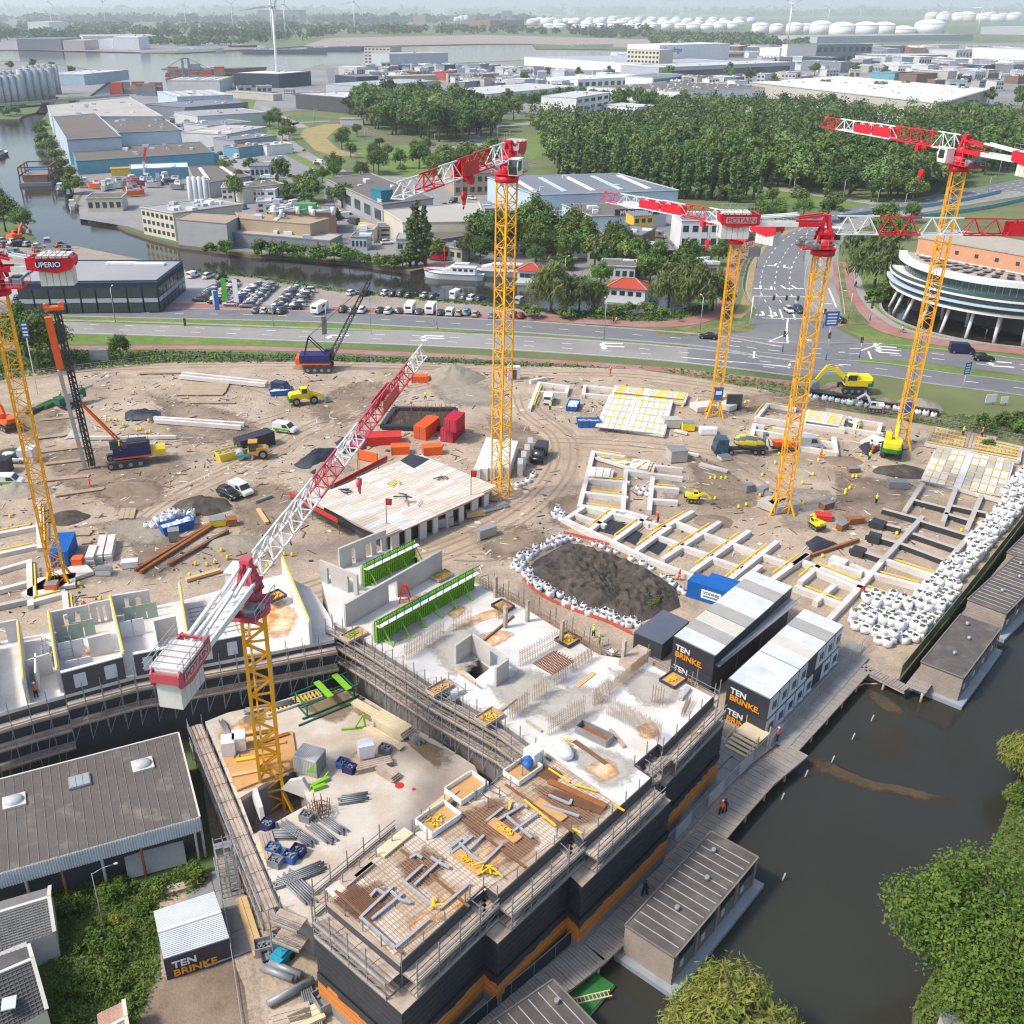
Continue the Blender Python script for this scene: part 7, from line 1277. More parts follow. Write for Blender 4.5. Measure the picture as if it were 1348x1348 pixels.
def digger(px,py,z,rb,sc,col,low,label,boom,bucket='bucket',base_rz=None,name='excavator',trk='dmetal'):
 p=P(px,py);r=T(name,label,'excavator',(p[0],p[1],z),rb);r.scale=(sc,sc,sc);tracks(r,4.2,2.6,.6,.95,trk);O('turntable',MB().cyl((0,0,.85),(0,0,1.2),.8,14),'dmetal',r)
 mb=MB();mb.prism(XY('-2.7 -.9 -2.4 -1.35 1.2 -1.35 1.6 -1.1 1.6 1.1 1.2 1.35 -2.4 1.35 -2.7 .9'),1.2,2.2);mb.prism(XY('-2.6 -1.2 -.6 -1.2 -.6 .2 -2.6 1.2'),2.2,2.6);O('upper_body',mb,col,r);O('counterweight',MB().prism(XY('-3.0 -.8 -2.6 -1.38 -1.9 -1.4 -1.9 1.4 -2.6 1.38 -3.0 .8'),1.15,1.75),low,r)
 cb=O('cab',MB().lside(XY('-.2 2.2 -.2 3.2 1.2 3.2 1.75 2.5 1.75 1.3 -.2 1.3'),.35,1.32),col,r);mb=MB();mb.cb((.7,1.335,2.55),(1.4,.03,.9));mb.add([(1.24,.42,3.12),(1.24,1.26,3.12),(1.77,1.26,2.5),(1.77,.42,2.5)],[(0,3,2,1)]);mb.cb((1.765,.84,2.0),(.03,.8,.8));mb.cb((.6,.34,2.6),(1.3,.03,.8));O('window',mb,'glass',cb)
 (ax,az),(bx,bz),(cx_,cz),(dx,dz)=boom;y=-.25
 O('boom',MB().bar((ax,y,az),((ax*.45+bx*.55),y,(az*.45+bz*.55)+.55),.5,.75).bar(((ax*.45+bx*.55),y,(az*.45+bz*.55)+.55),(bx,y,bz),.42,.6),col,r);O('arm',MB().bar((bx-.4*(cx_-bx)/3,y,bz-.25*(cz-bz)/3),(cx_,y,cz),.36,.55),col,r)
 mb=MB();mb.cyl((ax+.4,y,az-.3),((ax+bx)/2,y,(az+bz)/2+.3),.12,7);mb.cyl(((ax+bx)/2+.4,y,(az+bz)/2+1.1),(bx-.2,y,bz+.45),.11,7);O('ram',mb,'galv',r)
 mb=MB();
 if bucket:mb.lside([(dx-.7,dz-.3),(dx-.5,dz+.5),(dx,dz+.75),(dx+.55,dz+.5),(dx+.75,dz-.3),(dx+.3,dz-.7)],y-.6,y+.6);O('bucket',mb,'steel_g' if bucket=='bucket' else bucket,r)
 return r
digger(1121,517,.45,pi-.05,1.25,'cap_yel','br_grn','large yellow excavator with a green tail, its boom bent left over dark strip',XY('1.2 1.9 4.6 3.9 5.9 1.7 6.0 .8'));digger(1172,600,.45,1.15,1.1,'cap_yel','br_grn','yellow excavator with a green tail seen from behind, at foot of rightmost mast',XY('1.2 1.9 4.2 4.6 5.6 2.6 5.8 1.6'));digger(1150,543,.4,2.9,.62,'cr_wht','red_p','small white and red excavator on row of white bags',XY('1.2 1.9 3.4 5.2 5.6 3.4 5.8 2.4'),name='mini_excavator');digger(912,662,.4,-.25,.5,'cap_yel','dmetal','tiny yellow and black digger by white foundation grid',XY('1.2 1.9 4 3 5.4 1.4 5.5 .8'),name='mini_excavator');digger(12,566,.4,2.4,.95,'sf_org','dmetal','orange excavator cut by left edge',XY('1.2 1.9 3 4.6 4.4 3 4.5 2'))
digger(1074,697,.35,1.9,.5,'cap_yel','dmetal','small amber digger beside crane ballast blocks',XY('1.2 1.9 2.4 3.4 3.6 2.4 3.6 1.4'),name='mini_excavator');digger(1122,562,.4,2.2,.4,'cr_wht','cr_wht','tiny white digger between foundation frames',XY('1.2 1.9 2.4 3.4 3.6 2.4 3.6 1.4'),name='mini_excavator')
def loader(px,py,rz,label):
 p=P(px,py);r=T('wheel_loader',label,'wheel loader',(p[0],p[1],.35),rz);O('engine_cover',MB().lside(XY('-3.2 1.0 -3.3 2.0 -2.9 2.3 -1.0 2.35 -1.0 1.0'),-1.05,1.05),'cap_yel',r);O('rear_weight',MB().box(-3.5,-1.15,.7,-2.9,1.15,1.5),'br_grn',r);O('front_frame',MB().box(.2,-.7,.8,2.4,.7,1.5),'cap_yel',r)
 c=O('cab',MB().lside(XY('-1.0 1.1 -1.0 3.2 .35 3.2 .6 2.4 .5 1.1'),-.75,.75),'cap_yel',r);mb=MB();mb.cb((-.25,.76,2.6),(1.0,.03,.9));mb.cb((-.25,-.76,2.6),(1.0,.03,.9));mb.cb((-1.01,0,2.6),(.03,1.2,.8));mb.cb((.53,0,2.5),(.05,1.2,1.1));O('window',mb,'glass',c)
 for s in(-.55,.55):O('lift_arm',MB().bar((.6,s,2.1),(2.4,s,1.5),.25,.4).bar((2.4,s,1.5),(3.9,s,.7),.22,.35),'cap_yel',r)
 O('bucket',MB().lside(XY('3.6 .05 3.7 1.2 4.0 1.3 4.2 .6 5.1 .1'),-1.4,1.4),'steel_g',r);wheels(r,[(x,s)for x in(-2.1,1.4)for s in(-1.1,1.1)],WL,.78);return r
loader(403,532,.35,'yellow wheel loader with its bucket lowered, right of dark blue van')
p=P(334,604);r=T('soil_roller','tan and teal roller with a big front drum beside dark hut','roller',(p[0],p[1],.35),pi-.35+.5);mt('roller_tan',(.55,.3,.06),.5,.1,1);O('engine_cover',MB().lside(XY('-2.6 .8 -2.7 1.6 -2.2 1.9 -.6 2.0 -.6 .8'),-.95,.95),'roller_tan',r);O('roof',MB().box(-.9,-.9,2.9,.7,.9,3.05),'roller_tan',r);mb=MB();[mb.bar((x,s,1.3),(x,s,2.9),.1)for x in(-.8,.6)for s in(-.8,.8)];O('cab_post',mb,'dmetal',r);O('cab_glass',MB().box(-.75,-.75,1.4,.55,.75,2.85),'glass',r);O('deck',MB().box(-.8,-.9,.7,.9,.9,1.3),'roller_tan',r);O('drum_frame',MB().bar((.6,-1.15,.8),(3,-1.15,.75),.15,.4).bar((.6,1.15,.8),(3,1.15,.75),.15,.4).bar((.8,-1.15,.9),(.8,1.15,.9),.2,.4),'teal',r);O('drum',MB().cyl((2.2,-1.05,.75),(2.2,1.05,.75),.75,16),'seam',r);wheels(r,[(-1.7,-.95),(-1.7,.95)],WL,.78)
p=P(166,612);q=P(126,617);r=T('piling_rig','tall piling rig with a black leader, orange hammer and a dark blue crawler','piling rig',(p[0],p[1],.35),ang(p,q));r.scale=(1.1,)*3;tracks(r,5.4,3.4,.8,1.1);O('upper_body',MB().box(-4,-1.5,1.3,1.6,1.5,3.0),'navy',r);O('engine',MB().box(-3.6,-1.2,3.0,-.6,1.2,3.6),'dmetal',r);O('stripe',MB().box(-4.03,-1.53,1.3,1.63,1.53,1.55),'sf_org',r);O('rear_platform',MB().box(-6.2,-1.2,1.3,-4,1.2,2.1),'cap_yel',r);O('cab',MB().box(.2,.6,3.0,1.9,1.5,4.4),'glass',r);mb=MB()
for s in(-1.5,1.5):[mb.bar((x,s,3),(x,s,4),.06)for x in(-3.8,-2.4,-1,.4)];mb.bar((-3.8,s,4),(.4,s,4),.06)
O('railing',mb,'dmetal',r)
lt=HT(126,612,398)/1.1;x0=dst(p,q)/1.1;tx=x0+2.0;mb=MB()
for s in(-.45,.45):
 for o in(0,.9):mb.bar((x0+o,s,.3),(tx+o-1.0,s,lt-1),.16)
k=0
while k<lt-2:t=k/(lt-1);x=x0+(tx-1-x0)*t;mb.bar((x,-.45,k+.3),(x+.95,.45,k+1.2),.1);mb.bar((x,.45,k+.3),(x+.9,-.45,k+1.3),.1);mb.bar((x,-.45,k+.3),(x,.45,k+.3),.1);k+=.95
mb.box(x0+.2,-.3,.4,x0+.7,.3,1.2);O('leader_mast',mb,'dmetal',r);O('guide_plate',MB().bar((x0+.45,0,.3),(tx-.55,0,lt-1.2),.55,.35),'dmetal',r)
O('pile',MB().bar((x0+1.5,.1,0),(tx+.6,.1,lt*.62),.55,.55),'fnd_gry',r);O('hammer',MB().bar((tx+.35,.1,lt*.63),(tx+.75,.1,lt*.93),.9,1.0),'sf_org',r);mb=MB();mb.cb((tx-.3,0,lt-.6),(2.6,1.2,.5));mb.cyl((tx-1.2,-.4,lt-.2),(tx-1.2,.4,lt-.2),.4,10);mb.cyl((tx+.8,-.4,lt-.2),(tx+.8,.4,lt-.2),.4,10);O('mast_head',mb,'sf_org',r)
for s in(-.9,.9):O('stay',MB().bar((-.2,s,2.8),(x0+.6,s*.4,lt*.42),.25),'sf_org',r)
p=P(421,488);r=T('crawler_crane','dark blue crawler crane with a long thin black boom leaning over road','crawler crane',(p[0],p[1],.3),0);r.scale=(1.25,)*3;mb=MB();tracks(r,4.6,3.2,.7,1.0);r.children[0].rotation_euler=(0,0,0)
O('upper_body',MB().box(-3.2,-1.4,1.2,1.9,1.4,2.9),'navy',r);O('stripe',MB().box(-3.23,-1.43,1.2,1.93,1.43,1.5),'sf_org',r);O('counterweight',MB().box(-3.9,-1.3,1.2,-3.2,1.3,2.4),'sf_org',r);O('cab',MB().box(1.0,.6,1.5,2.5,1.5,3.4),'glass',r);O('mast_frame',MB().bar((-2.4,-.7,2.9),(-1.6,-.7,5.8),.2).bar((-2.4,.7,2.9),(-1.6,.7,5.8),.2).bar((-1.6,-.7,5.8),(1.3,-.6,2.9),.15).bar((-1.6,.7,5.8),(1.3,.6,2.9),.15),'navy',r)
bt=P(486,372,20);bx,by,bz=(bt[0]-p[0])/1.25,(bt[1]-p[1])/1.25,20/1.25;mb=MB();L=sqrt((bx-1.8)**2+by**2+(bz-1.8)**2);f0,f1=Vector((1.8,0,1.8)),Vector((bx,by,bz));dd=(f1-f0).normalized();sd=dd.cross(Vector((0,0,1))).normalized();up=sd.cross(dd);n=18;cs=[sd*.42+up*.42,sd*-.42+up*.42,sd*-.42-up*.42,sd*.42-up*.42]
for c in cs:mb.bar(f0+c,f1+c*.6,.1)
for i in rg(n):
 a,b=f0+(f1-f0)*(i/n),f0+(f1-f0)*((i+1)/n)
 for j in rg(4):mb.bar(a+cs[j]*(1-.4*i/n),b+cs[(j+1)%4]*(1-.4*i/n),.06)
O('lattice_boom',mb,'dmetal',r);mb=MB();[mb.bar((-1.6,s,5.8),f1,.05)for s in(-.6,.6)];mb.bar(f1,(bx,by,bz-9),.05);O('pendant_rope',mb,'rope',r)
p=P(92,536);r=T('drill_rig','silver and green tracked drill carrier by left mast','drill rig',(p[0],p[1],.35),.9);tracks(r,4.2,2.4,.5,.8);O('body',MB().box(-2.4,-1,.9,2.6,1,1.7),'galv',r);O('engine',MB().box(-2.6,-1.1,.9,-1,1.1,2.2),'dark_green',r);O('mast_rail',MB().bar((-1,0,2.1),(5.6,0,2.7),.6,.5),'galv',r);O('cab',MB().box(2.6,-.6,1,3.6,.6,2.8),'dark_green',r)
for k,(px,py,lb)in en(TB('58 535 left bundle of green steel drill rods by left mast|68 532 right bundle of green steel drill rods by left mast|48 540 dark bundle of drill parts nearest left mast',2)):rack(px,py,.35,1.2,5,1.4,6,lb,'br_grn' if k<2 else 'dmetal','drill rods',3)
mt('skin',(.42,.25,.17),.6,.05,2);mt('hv_org',(.9,.16,.03),.7,.05,1);mt('hv_yel',(.65,.8,.04),.7,.05,1);mt('c_navy',(.02,.03,.07),.9,.1,2);mt('helmet_w',(.8,.8,.8),.4,0);mt('helmet_y',(.8,.65,.03),.4,0);mt('hair_dark',(.03,.02,.015),.8,.1,2)
def person(px,py,z,rz,top,legs,head,label,stride=.18,bend=0.0,arm=.2,w=None,seat=False,name='person'):
 p=w or P(px,py,z);r=T(name,label,'person',(p[0],p[1],z),rz);hipz=.92 if not seat else.9;bx=sin(bend)*.5;bz=cos(bend)*.5
 V=[(0,0,hipz),(bx*.5,0,hipz+bz*.5),(bx,0,hipz+bz),(bx*1.1,0,hipz+bz+.1),(bx*1.25,0,hipz+bz+.24)];R=[.16,.15,.17,.07,.105];E=XY('0 1 1 2 2 3 3 4')
 def limb(par,pts,rad):
  i=par
  for q,rr in zip(pts,rad):V.append(q);R.append(rr);E.append((i,len(V)-1));i=len(V)-1
 for s,k in((-1,1),(1,-1)):
  st=stride*k
  if seat:limb(0,[(.05,s*.12,hipz-.05),(.42,s*.13,hipz-.1+.18*k*stride/.18),(.3,s*.13,hipz-.55+.15*k),(.42,s*.13,hipz-.6+.15*k)],[.1,.085,.06,.045])
  else:limb(0,[(0,s*.1,hipz-.1),(st*.6+.03,s*.11,.5),(st,s*.11,.08),(st+.16,s*.12,.04)],[.105,.08,.055,.045])
  sh=(bx,s*.22,hipz+bz-.03);limb(2,[sh,(bx+arm*-k*.4+arm*.3,s*.27,hipz+bz-.3),(bx+arm*1.2-k*arm*.5,s*.25,hipz+bz-.52+arm*.3),(bx+arm*1.5-k*arm*.5,s*.25,hipz+bz-.62+arm*.35)],[.065,.052,.042,.038])
 me=bpy.data.meshes.new('body');me.from_pydata(V,E,[]);o=NO('body',me);LK(o);o.parent=r;md=o.modifiers.new('skin','SKIN');md.use_smooth_shade=True
 for i,sv in en(me.skin_vertices[0].data):sv.radius=(R[i],R[i]);sv.use_root=(i==0)
 o.modifiers.new('sub','SUBSURF').levels=1;o.modifiers['sub'].render_levels=1;me.materials.append(MT[top])
 mb=MB();
 for s,k in((-1,1),(1,-1)):
  st=stride*k
  if seat:mb.cyl((0,s*.11,hipz),(.42,s*.13,hipz-.1+k*stride),.115,8);mb.cyl((.42,s*.13,hipz-.1+k*stride),(.32,s*.13,hipz-.5+.15*k),.09,8)
  else:mb.cyl((0,s*.09,hipz+.02),(st*.6+.03,s*.11,.5),.125,8,0,.1);mb.cyl((st*.6+.03,s*.11,.5),(st,s*.11,.1),.1,8,0,.075)
 O('trousers',mb,legs,r);hx,hz=bx*1.25,hipz+bz+.27;mb=MB();mb.ball((hx,0,hz),(.1,.085,.125),0,10,7);mb.cb((hx+.1,0,hz-.01),(.04,.03,.05));O('head',mb,'skin',r);mb=MB();mb.ball((hx-.01,0,hz+.03),(.125,.11,.12),0,10,6,0,True);mb.cb((hx+.08,0,hz+.035),(.12,.16,.02));O('helmet' if 'helmet' in head else 'hair',mb,head,r)
 for s in(-1,1):q=V[[i for i,v in en(V)if abs(v[1]-s*.25)<1e-6][-1]];O('hand',MB().ball(q,(.06,.035,.05),0,6,4),'skin',r)
 return r
for a in((118,640,.3,.4,'hv_org','hv_org','helmet_w','person in orange workwear standing on sand in front of piling rig'),(158,593,3.6,.2,'hv_yel','c_navy','helmet_w','person in a yellow vest on top of piling rig carrier'),(80,524,.3,1,'hv_yel','c_navy','helmet_y','person in a yellow vest by silver drill carrier'),(112,805,.3,2,'hv_org','c_navy','helmet_w','person in an orange vest behind roofless rooms'),(48,918,BZ,1,'hv_org','c_navy','helmet_w','person in orange at edge of left wing slab'),(781,838,.3,.5,'hv_yel','c_navy','helmet_w','person in a lime vest on far edge scaffold, left of two'),(789,850,.3,2.5,'hv_yel','br_grn','helmet_y','person in a lime vest and green trousers on far edge scaffold'),(894,763,.3,2.6,'hv_org','hv_org','helmet_w','person in orange walking along white foundation beam'),(866,688,.3,2,'red_p','c_navy','helmet_y','person in red kneeling in foundation cell'),(1135,785,.3,2,'red_p','red_p','helmet_w','person in red beside white bag wall'),(1153,663,.3,1.4,'hv_yel','c_navy','helmet_y','person in a lime vest standing among yellow caps'),(724,540,.3,1.3,'hv_yel','c_navy','helmet_w','person in a lime vest and navy trousers behind white van'),(803,494,.3,2,'hv_org','hv_org','helmet_w','person in orange by verge at top of site'),(1148,596,.35,1.6,'hv_org','hv_org','helmet_w','person in orange at dig by green tailed excavator'),(1144,606,.35,1.2,'hv_yel','c_navy','helmet_y','person in a lime vest at dig by green tailed excavator'),(1080,602,.3,.3,'hv_org','hv_org','helmet_w','person in orange in front of silver van'),(1267,573,1,.4,'hv_yel','c_navy','helmet_w','person in lime on brown formwork floor, leftmost of four'),(1292,575,1,3,'hv_org','c_navy','helmet_y','person in orange on brown formwork floor, rightmost of four'),(560,526,.4,1,'hv_yel','c_navy','helmet_y','person in yellow at rim of excavation pit, left of two'),(536,510,.3,2,'hv_org','hv_org','helmet_w','person in orange under tip of near crane jib'),(949,1072,.36,.9,'hv_org','c_navy','helmet_w','person in an orange vest walking on boardwalk, left of a pair'),(953,1070,.36,.9,'c_navy','c_navy','hair_dark','person in dark clothes walking on boardwalk, right of a pair'),(1023,975,.36,2,'hv_org','c_navy','helmet_w','person in orange at gate beside nearer cabins'),(848,1179,.36,.8,'c_navy','c_navy','hair_dark','person in dark clothes on boardwalk beside nearest houseboat'),(917,982,7.6,.8,'red_p','c_navy','helmet_w','person in red on canal side scaffold'),(508,745,DZ,.5,'hv_yel','c_navy','helmet_w','person in a lime vest on catwalk side of grey wall'),(548,742,DZ,3,'hv_yel','c_navy','helmet_w','person in a lime vest at far end of shorter green formwork'),(322,846,BZ-.8,.5,'red_p','red_p','helmet_w','person in red on left wing scaffold beside mast')):
 px,py,z,rz,t,l,h,lb=a;person(px,py,z,rz,t,l,h,lb,.22 if 'walk' in lb else.1,.6 if 'kneel' in lb else.05)
def cyclist(px,py,rz,top,label,z=.05):
 p=P(px,py);r=T('bicycle','bicycle ridden by %s'%label,'bicycle',(p[0],p[1],z),rz,None)
 for x in(-.52,.52):mb=MB();n=16;[mb.bar((x+.34*cos(2*pi*i/n),0,.34+.34*sin(2*pi*i/n)),(x+.34*cos(2*pi*(i+1)/n),0,.34+.34*sin(2*pi*(i+1)/n)),.05)for i in rg(n)];O('wheel',mb,'tyre',r)
 mb=MB();mb.bar((-.52,0,.34),(-.15,0,.85),.05);mb.bar((-.15,0,.8),(.4,0,.85),.05);mb.bar((-.05,0,.3),(.4,0,.8),.05);mb.bar((-.05,0,.3),(-.52,0,.34),.05);mb.bar((.52,0,.34),(.38,0,1.0),.05);O('frame',mb,'dmetal',r);O('saddle',MB().cb((-.18,0,.92),(.26,.14,.06)),'dmetal',r);O('handlebar',MB().bar((.36,-.28,1.02),(.36,.28,1.02),.04),'dmetal',r)
 return person(0,0,z+.02,rz,top,'c_navy','hair_dark',label,.12,.25,.35,w=(p[0]-cos(rz)*.15,p[1]-sin(rz)*.15),seat=True)
cyclist(806,426,0,'red_p','cyclist in red on red path, left of a pair by willow');cyclist(811,426,0,'win_wht','cyclist in white on red path, right of a pair by willow');cyclist(896,424,2.6,'c_navy','lone dark cyclist on red path by big willow');cyclist(1126,378,1.7,'c_navy','cyclist in dark clothes on red path behind junction island');cyclist(1187,438,-.4,'win_wht','cyclist in pale clothes on red path below round building')
def lamp(px,py,top,label,arms=1,rz=0,g_='street lamps along roads',r=.12):
 k_=r
 p=P(px,py);h=min(HT(px,py,top),18);r=T('street_lamp',label,'street lamp',(p[0],p[1],.02),rz,g_);O('pole',MB().cyl((0,0,0),(0,0,h),k_,8,0,k_*.6),'galv',r);O('foot',MB().cyl((0,0,0),(0,0,.5),k_*1.4,8),'steel_g',r)
 for s in((1,),(1,-1))[arms-1]:a=O('arm',MB().path([(0,0,h-.1),(s*.9,0,h+.25),(s*1.7,0,h+.3)],k_*.5,6),'galv',r);O('lantern',MB().cb((s*1.9,0,h+.3),(k_*6,k_*2.4,.12)),'cab_wht',a)
 return r
for k,(px,py,t,ar,rz)in en([[float(v)for v in q.split()]for q in '152 424 380 1 1.6|360 430 402 1 1.6|378 178 152 1 0|414 162 145 1 0|430 432 402 1 1.6|480 186 170 1 0|572 192 176 1 0|575 433 402 1 1.6|634 168 150 1 0|655 195 165 1 0|742 392 340 1 1|795 446 396 1 1.6|843 350 325 1 1.6|921 438 392 1 1.7|997 420 383 1 .3|1043 262 235 1 .5|1057 343 302 2 0|1108 271 236 1 .5|1116 423 385 1 2.9|1153 276 250 1 .5|1189 281 255 1 .5|1237 300 246 1 .4|1300 256 233 1 .4|1312 240 207 1 .4'.split('|')]):lamp(px,py,t,'tall grey street lamp beside a road, %s from left of all'%nth(k),int(ar),rz)
def tlight(px,py,h,label,rz=0):
 p=P(px,py);r=T('traffic_light',label,'traffic light',(p[0],p[1],.1),rz,'traffic lights at junction');O('pole',MB().cyl((0,0,0),(0,0,h),.09,7),'galv',r);O('foot',MB().cyl((0,0,0),(0,0,1.4),.13,7),'sgn_bl',r);hd=O('signal_head',MB().cb((0,0,h),(.4,.4,1.1)),'dmetal',r);
 for k,c in en(('lamp_red','tape_y','br_grn')):O('lens',MB().cyl((0,-.21,h+.33-k*.33),(0,-.19,h+.33-k*.33),.12,8),c,hd)
 O('back_board',MB().cb((0,.22,h),(.6,.04,1.35)),'dmetal',hd);return r
for a in TB('1030 463 4 traffic light on median tip, left of middle mast|1145 422 3.6 traffic light at cycle crossing on right island|1131 471 4 traffic light on right median tip|1087 474 5.5 double traffic light on a leaning white pole right of middle mast|1083 432 4 traffic light under blue direction board',3):tlight(*a)
a,b=P(987,428),P(1080,426);L=dst(a,b);r=T('signal_gantry','white overhead gantry with black signal heads across dark lanes','gantry',(a[0],a[1],.05),ang(a,b));O('post',MB().cyl((0,0,0),(0,0,7.2),.16,8),'cr_wht',r);O('beam',MB().bar((0,0,7.2),(L*.98,0,6.6),.22),'cr_wht',r);O('post',MB().cyl((L*.98,0,0),(L*.98,0,6.7),.16,8),'cr_wht',r)
for t in(.28,.46,.62,.76):O('signal_head',MB().cb((L*t,-.2,6.9-t*.5),(.45,.4,1.2)),'dmetal',r)
def signp(px,py,top,w,h,mat,label,rz=0,name='direction_sign',posts=1,mark_=None):
 p=P(px,py);H_=HT(px,py,top);r=T(name,label,'sign',(p[0],p[1],.05),rz);O('post',MB().cyl((0,0,0),(0,0,H_),.09,7),'cr_wht',r)if posts==1 else[O('post',MB().cyl((s*w*.35,0,0),(s*w*.35,0,H_),.08,7),'galv',r)for s in(-1,1)]
 b_=O('board',MB().cb((0,-.13,H_-h/2),(w,.07,h)),mat,r)
 if mark_:mb=MB();[mb.cb((0,-.172,H_-h*q),(w*.7,.02,h*.1))for q in(.2,.42,.64,.82)];O('lettering_bar',mb,mark_,b_)
 return r
signp(1089,455,410,3.2,3.4,'sgn_bl','blue direction board on a white pole right of middle mast',.1,mark_='sgn_wht');signp(1267,512,477,1.5,2.6,'sgn_bl','blue and white tall board on a leaning white pole in right verge',.3,mark_='sgn_wht');signp(50,520,423,1.3,3.4,'sgn_bl','blue and white banner board beside left mast',.2,mark_='sgn_wht');signp(990,353,325,4,3,'steel_g','grey back of a large road sign on dry bank',.2,posts=2);signp(428,455,417,1.2,4.2,'steel_g','narrow grey sign back on a white pole beside crawler crane boom',.5);signp(244,429,419,.6,2.2,'dmetal','dark post sign on median',0);signp(1302,533,519,2.4,1.7,'sgn_wht','white notice boards at site corner fence, left one',.2,posts=2);signp(1320,534,522,1.6,1.4,'sgn_wht','white notice board at site corner fence, right one',.2,posts=2);signp(284,405,382,1.2,3.8,'sgn_wht','white banner flag in dealer lot',0,'banner_flag');signp(297,402,366,1.3,6,'reflect_green','green banner flag in dealer lot',0,'banner_flag');signp(286+26,404,368,1.3,6,'sgn_wht','white banner flag right of green one in dealer lot',0,'banner_flag');signp(331-46+2,413,383,1.2,5,'sgn_bl','blue banner flag on a white mast in front of dealer lot',0,'banner_flag')
gl=offset(NL,8.9)[:26];r=T('guard_rail','green grown guard rail on outer edge of dark lanes','guard rail',(gl[0][0],gl[0][1],0));mb=MB()
for a,b in zip(gl,gl[1:]):mb.bar((a[0]-gl[0][0],a[1]-gl[0][1],.7),(b[0]-gl[0][0],b[1]-gl[0][1],.7),.12,.35)
O('rail',mb,'galv',r);pm=MB().bar((0,0,0),(0,0,.8),.1).mesh('post',['galv'])
for x,y,a in along(gl,3):O('post',pm,None,r,(x-gl[0][0],y-gl[0][1],0))
PAL=dict(white=(.72,.73,.73),pale=(.55,.555,.55),grey=(.34,.345,.35),dark=(.07,.075,.085),navyb=(.03,.05,.085),blue=(.13,.33,.42),teal=(.03,.2,.24),brick=(.2,.12,.09),tan=(.4,.31,.21),cream=(.58,.54,.43),red=(.45,.06,.04),slate=(.2,.22,.25),brown=(.17,.14,.12),steel=(.4,.43,.46),green=(.1,.28,.12),beige=(.45,.42,.37),rust=(.3,.19,.12),sky=(.45,.55,.62),yellow=(.7,.45,.05),orange=(.72,.36,.22))
for k,c in PAL.items():mt('wall_'+k,c,.75,.09,.25,fine=.05);mt('top_'+k,tuple(v*.96 for v in c),.85,.14,.12,col2=tuple(v*.78 for v in c),mix=.58,sc2=.06)
mt('glass_far',(.04,.055,.065),.15,.2,.5,spec=.7)
def bld(label,a,b,depth,h,wall,roof,win=None,sky_=0,vents=0,cat='building',name='industrial_building',group=None,para=True,lean=0,door=0,z=0.0):
 p,q=P(*a),P(*b);L=dst(p,q);an=ang(p,q);r=T(name,label,cat,(p[0],p[1],z),an,group);g=RR(int(a[0]*7+a[1]*13))
 O('wall',MB().prism([(0,0),(L,0),(L+lean,depth),(lean,depth)],0,h-.25),'wall_'+wall,r);rf=O('roof',MB().prism([(-.15,-.15),(L+.15,-.15),(L+lean+.15,depth+.15),(lean-.15,depth+.15)],h-.248,h),'top_'+roof,r)
 if para:
  mb=MB();q4=[(-.1,-.1),(L+.1,-.1),(L+lean+.1,depth+.1),(lean-.1,depth+.1)]
  for i in rg(4):mb.bar((*q4[i],h+.12),(*q4[(i+1)%4],h+.12),.3,.3)
  O('parapet',mb,'wall_'+wall,r)
 for i in rg(sky_):
  t=(i+.5)/sky_;O('skylight',MB().box(L*t-.9+lean*.5,depth*.12,h,L*t+.9+lean*.5,depth*.88,h+.35),'wall_white' if i%2==0 else 'wall_sky',rf)
 for i in rg(vents):x,y=L*(.08+.84*g.random())+lean*.5,depth*(.15+.7*g.random());s=.6+g.random()*1.3;O('roof_unit',MB().box(x-s,y-s*.6,h,x+s,y+s*.6,h+.5+g.random()*.9),g.choice(['wall_pale','wall_white','wall_steel']),rf)
 if win:
  rows,cols=win;fh=(h-.8)/rows
  for i in rg(rows):
   z0=.5+i*fh+fh*.22
   if cols<=1:O('window_band',MB().box(L*.04,-.05,z0,L*.96,.05,z0+fh*.5),'glass_far',r)
   else:
    w=L/cols
    for j in rg(cols):O('window',MB().box(j*w+w*.2,-.05,z0,j*w+w*.8,.05,z0+fh*.5),'glass_far',r)
 for i in rg(door):t=(i+.5)/door;O('gate',MB().box(L*t-1.6,-.06,.05,L*t+1.6,.05,min(4,h*.7)),'wall_slate' if i%2 else 'wall_white',r)
 return r
def roofq(label,px,h,wall,roof,sky_=0,vents=0,win=0,cat='building',name='industrial_building',z0=0):
 q=PP(px,h);r=T(name,label,cat,(q[0][0],q[0][1],z0));WO('wall',MB().prism(q,z0,h-.25),'wall_'+wall,r);c=(sum(p[0]for p in q)/len(q),sum(p[1]for p in q)/len(q));rf=WO('roof',MB().prism([(c[0]+(p[0]-c[0])*1.008,c[1]+(p[1]-c[1])*1.008)for p in q],h-.248,h),'top_'+roof,r)
 mb=MB()
 for i in rg(len(q)):mb.bar((*q[i][:2],h+.12),(*q[(i+1)%len(q)][:2],h+.12),.35,.3)
 WO('parapet',mb,'wall_'+wall,r)
 g=RR(int(px[0][0]))
 for i in rg(sky_):
  t=(i+.5)/sky_;a=lerp(q[0],q[1],t);b=lerp(q[3],q[2],t);s,e=lerp(a,b,.12),lerp(a,b,.88);WO('skylight',MB().bar((*s[:2],h+.2),(*e[:2],h+.2),1.4,.35),'wall_white',r)
 for i in rg(vents):a=lerp(lerp(q[0],q[1],g.uniform(.08,.92)),lerp(q[3],q[2],g.uniform(.08,.92)),g.uniform(.1,.9));WO('roof_unit',MB().cb((a[0],a[1],h+.5),(1.2+g.random()*2,1+g.random(),1)),g.choice(['wall_pale','wall_white','wall_steel']),r)
 return r
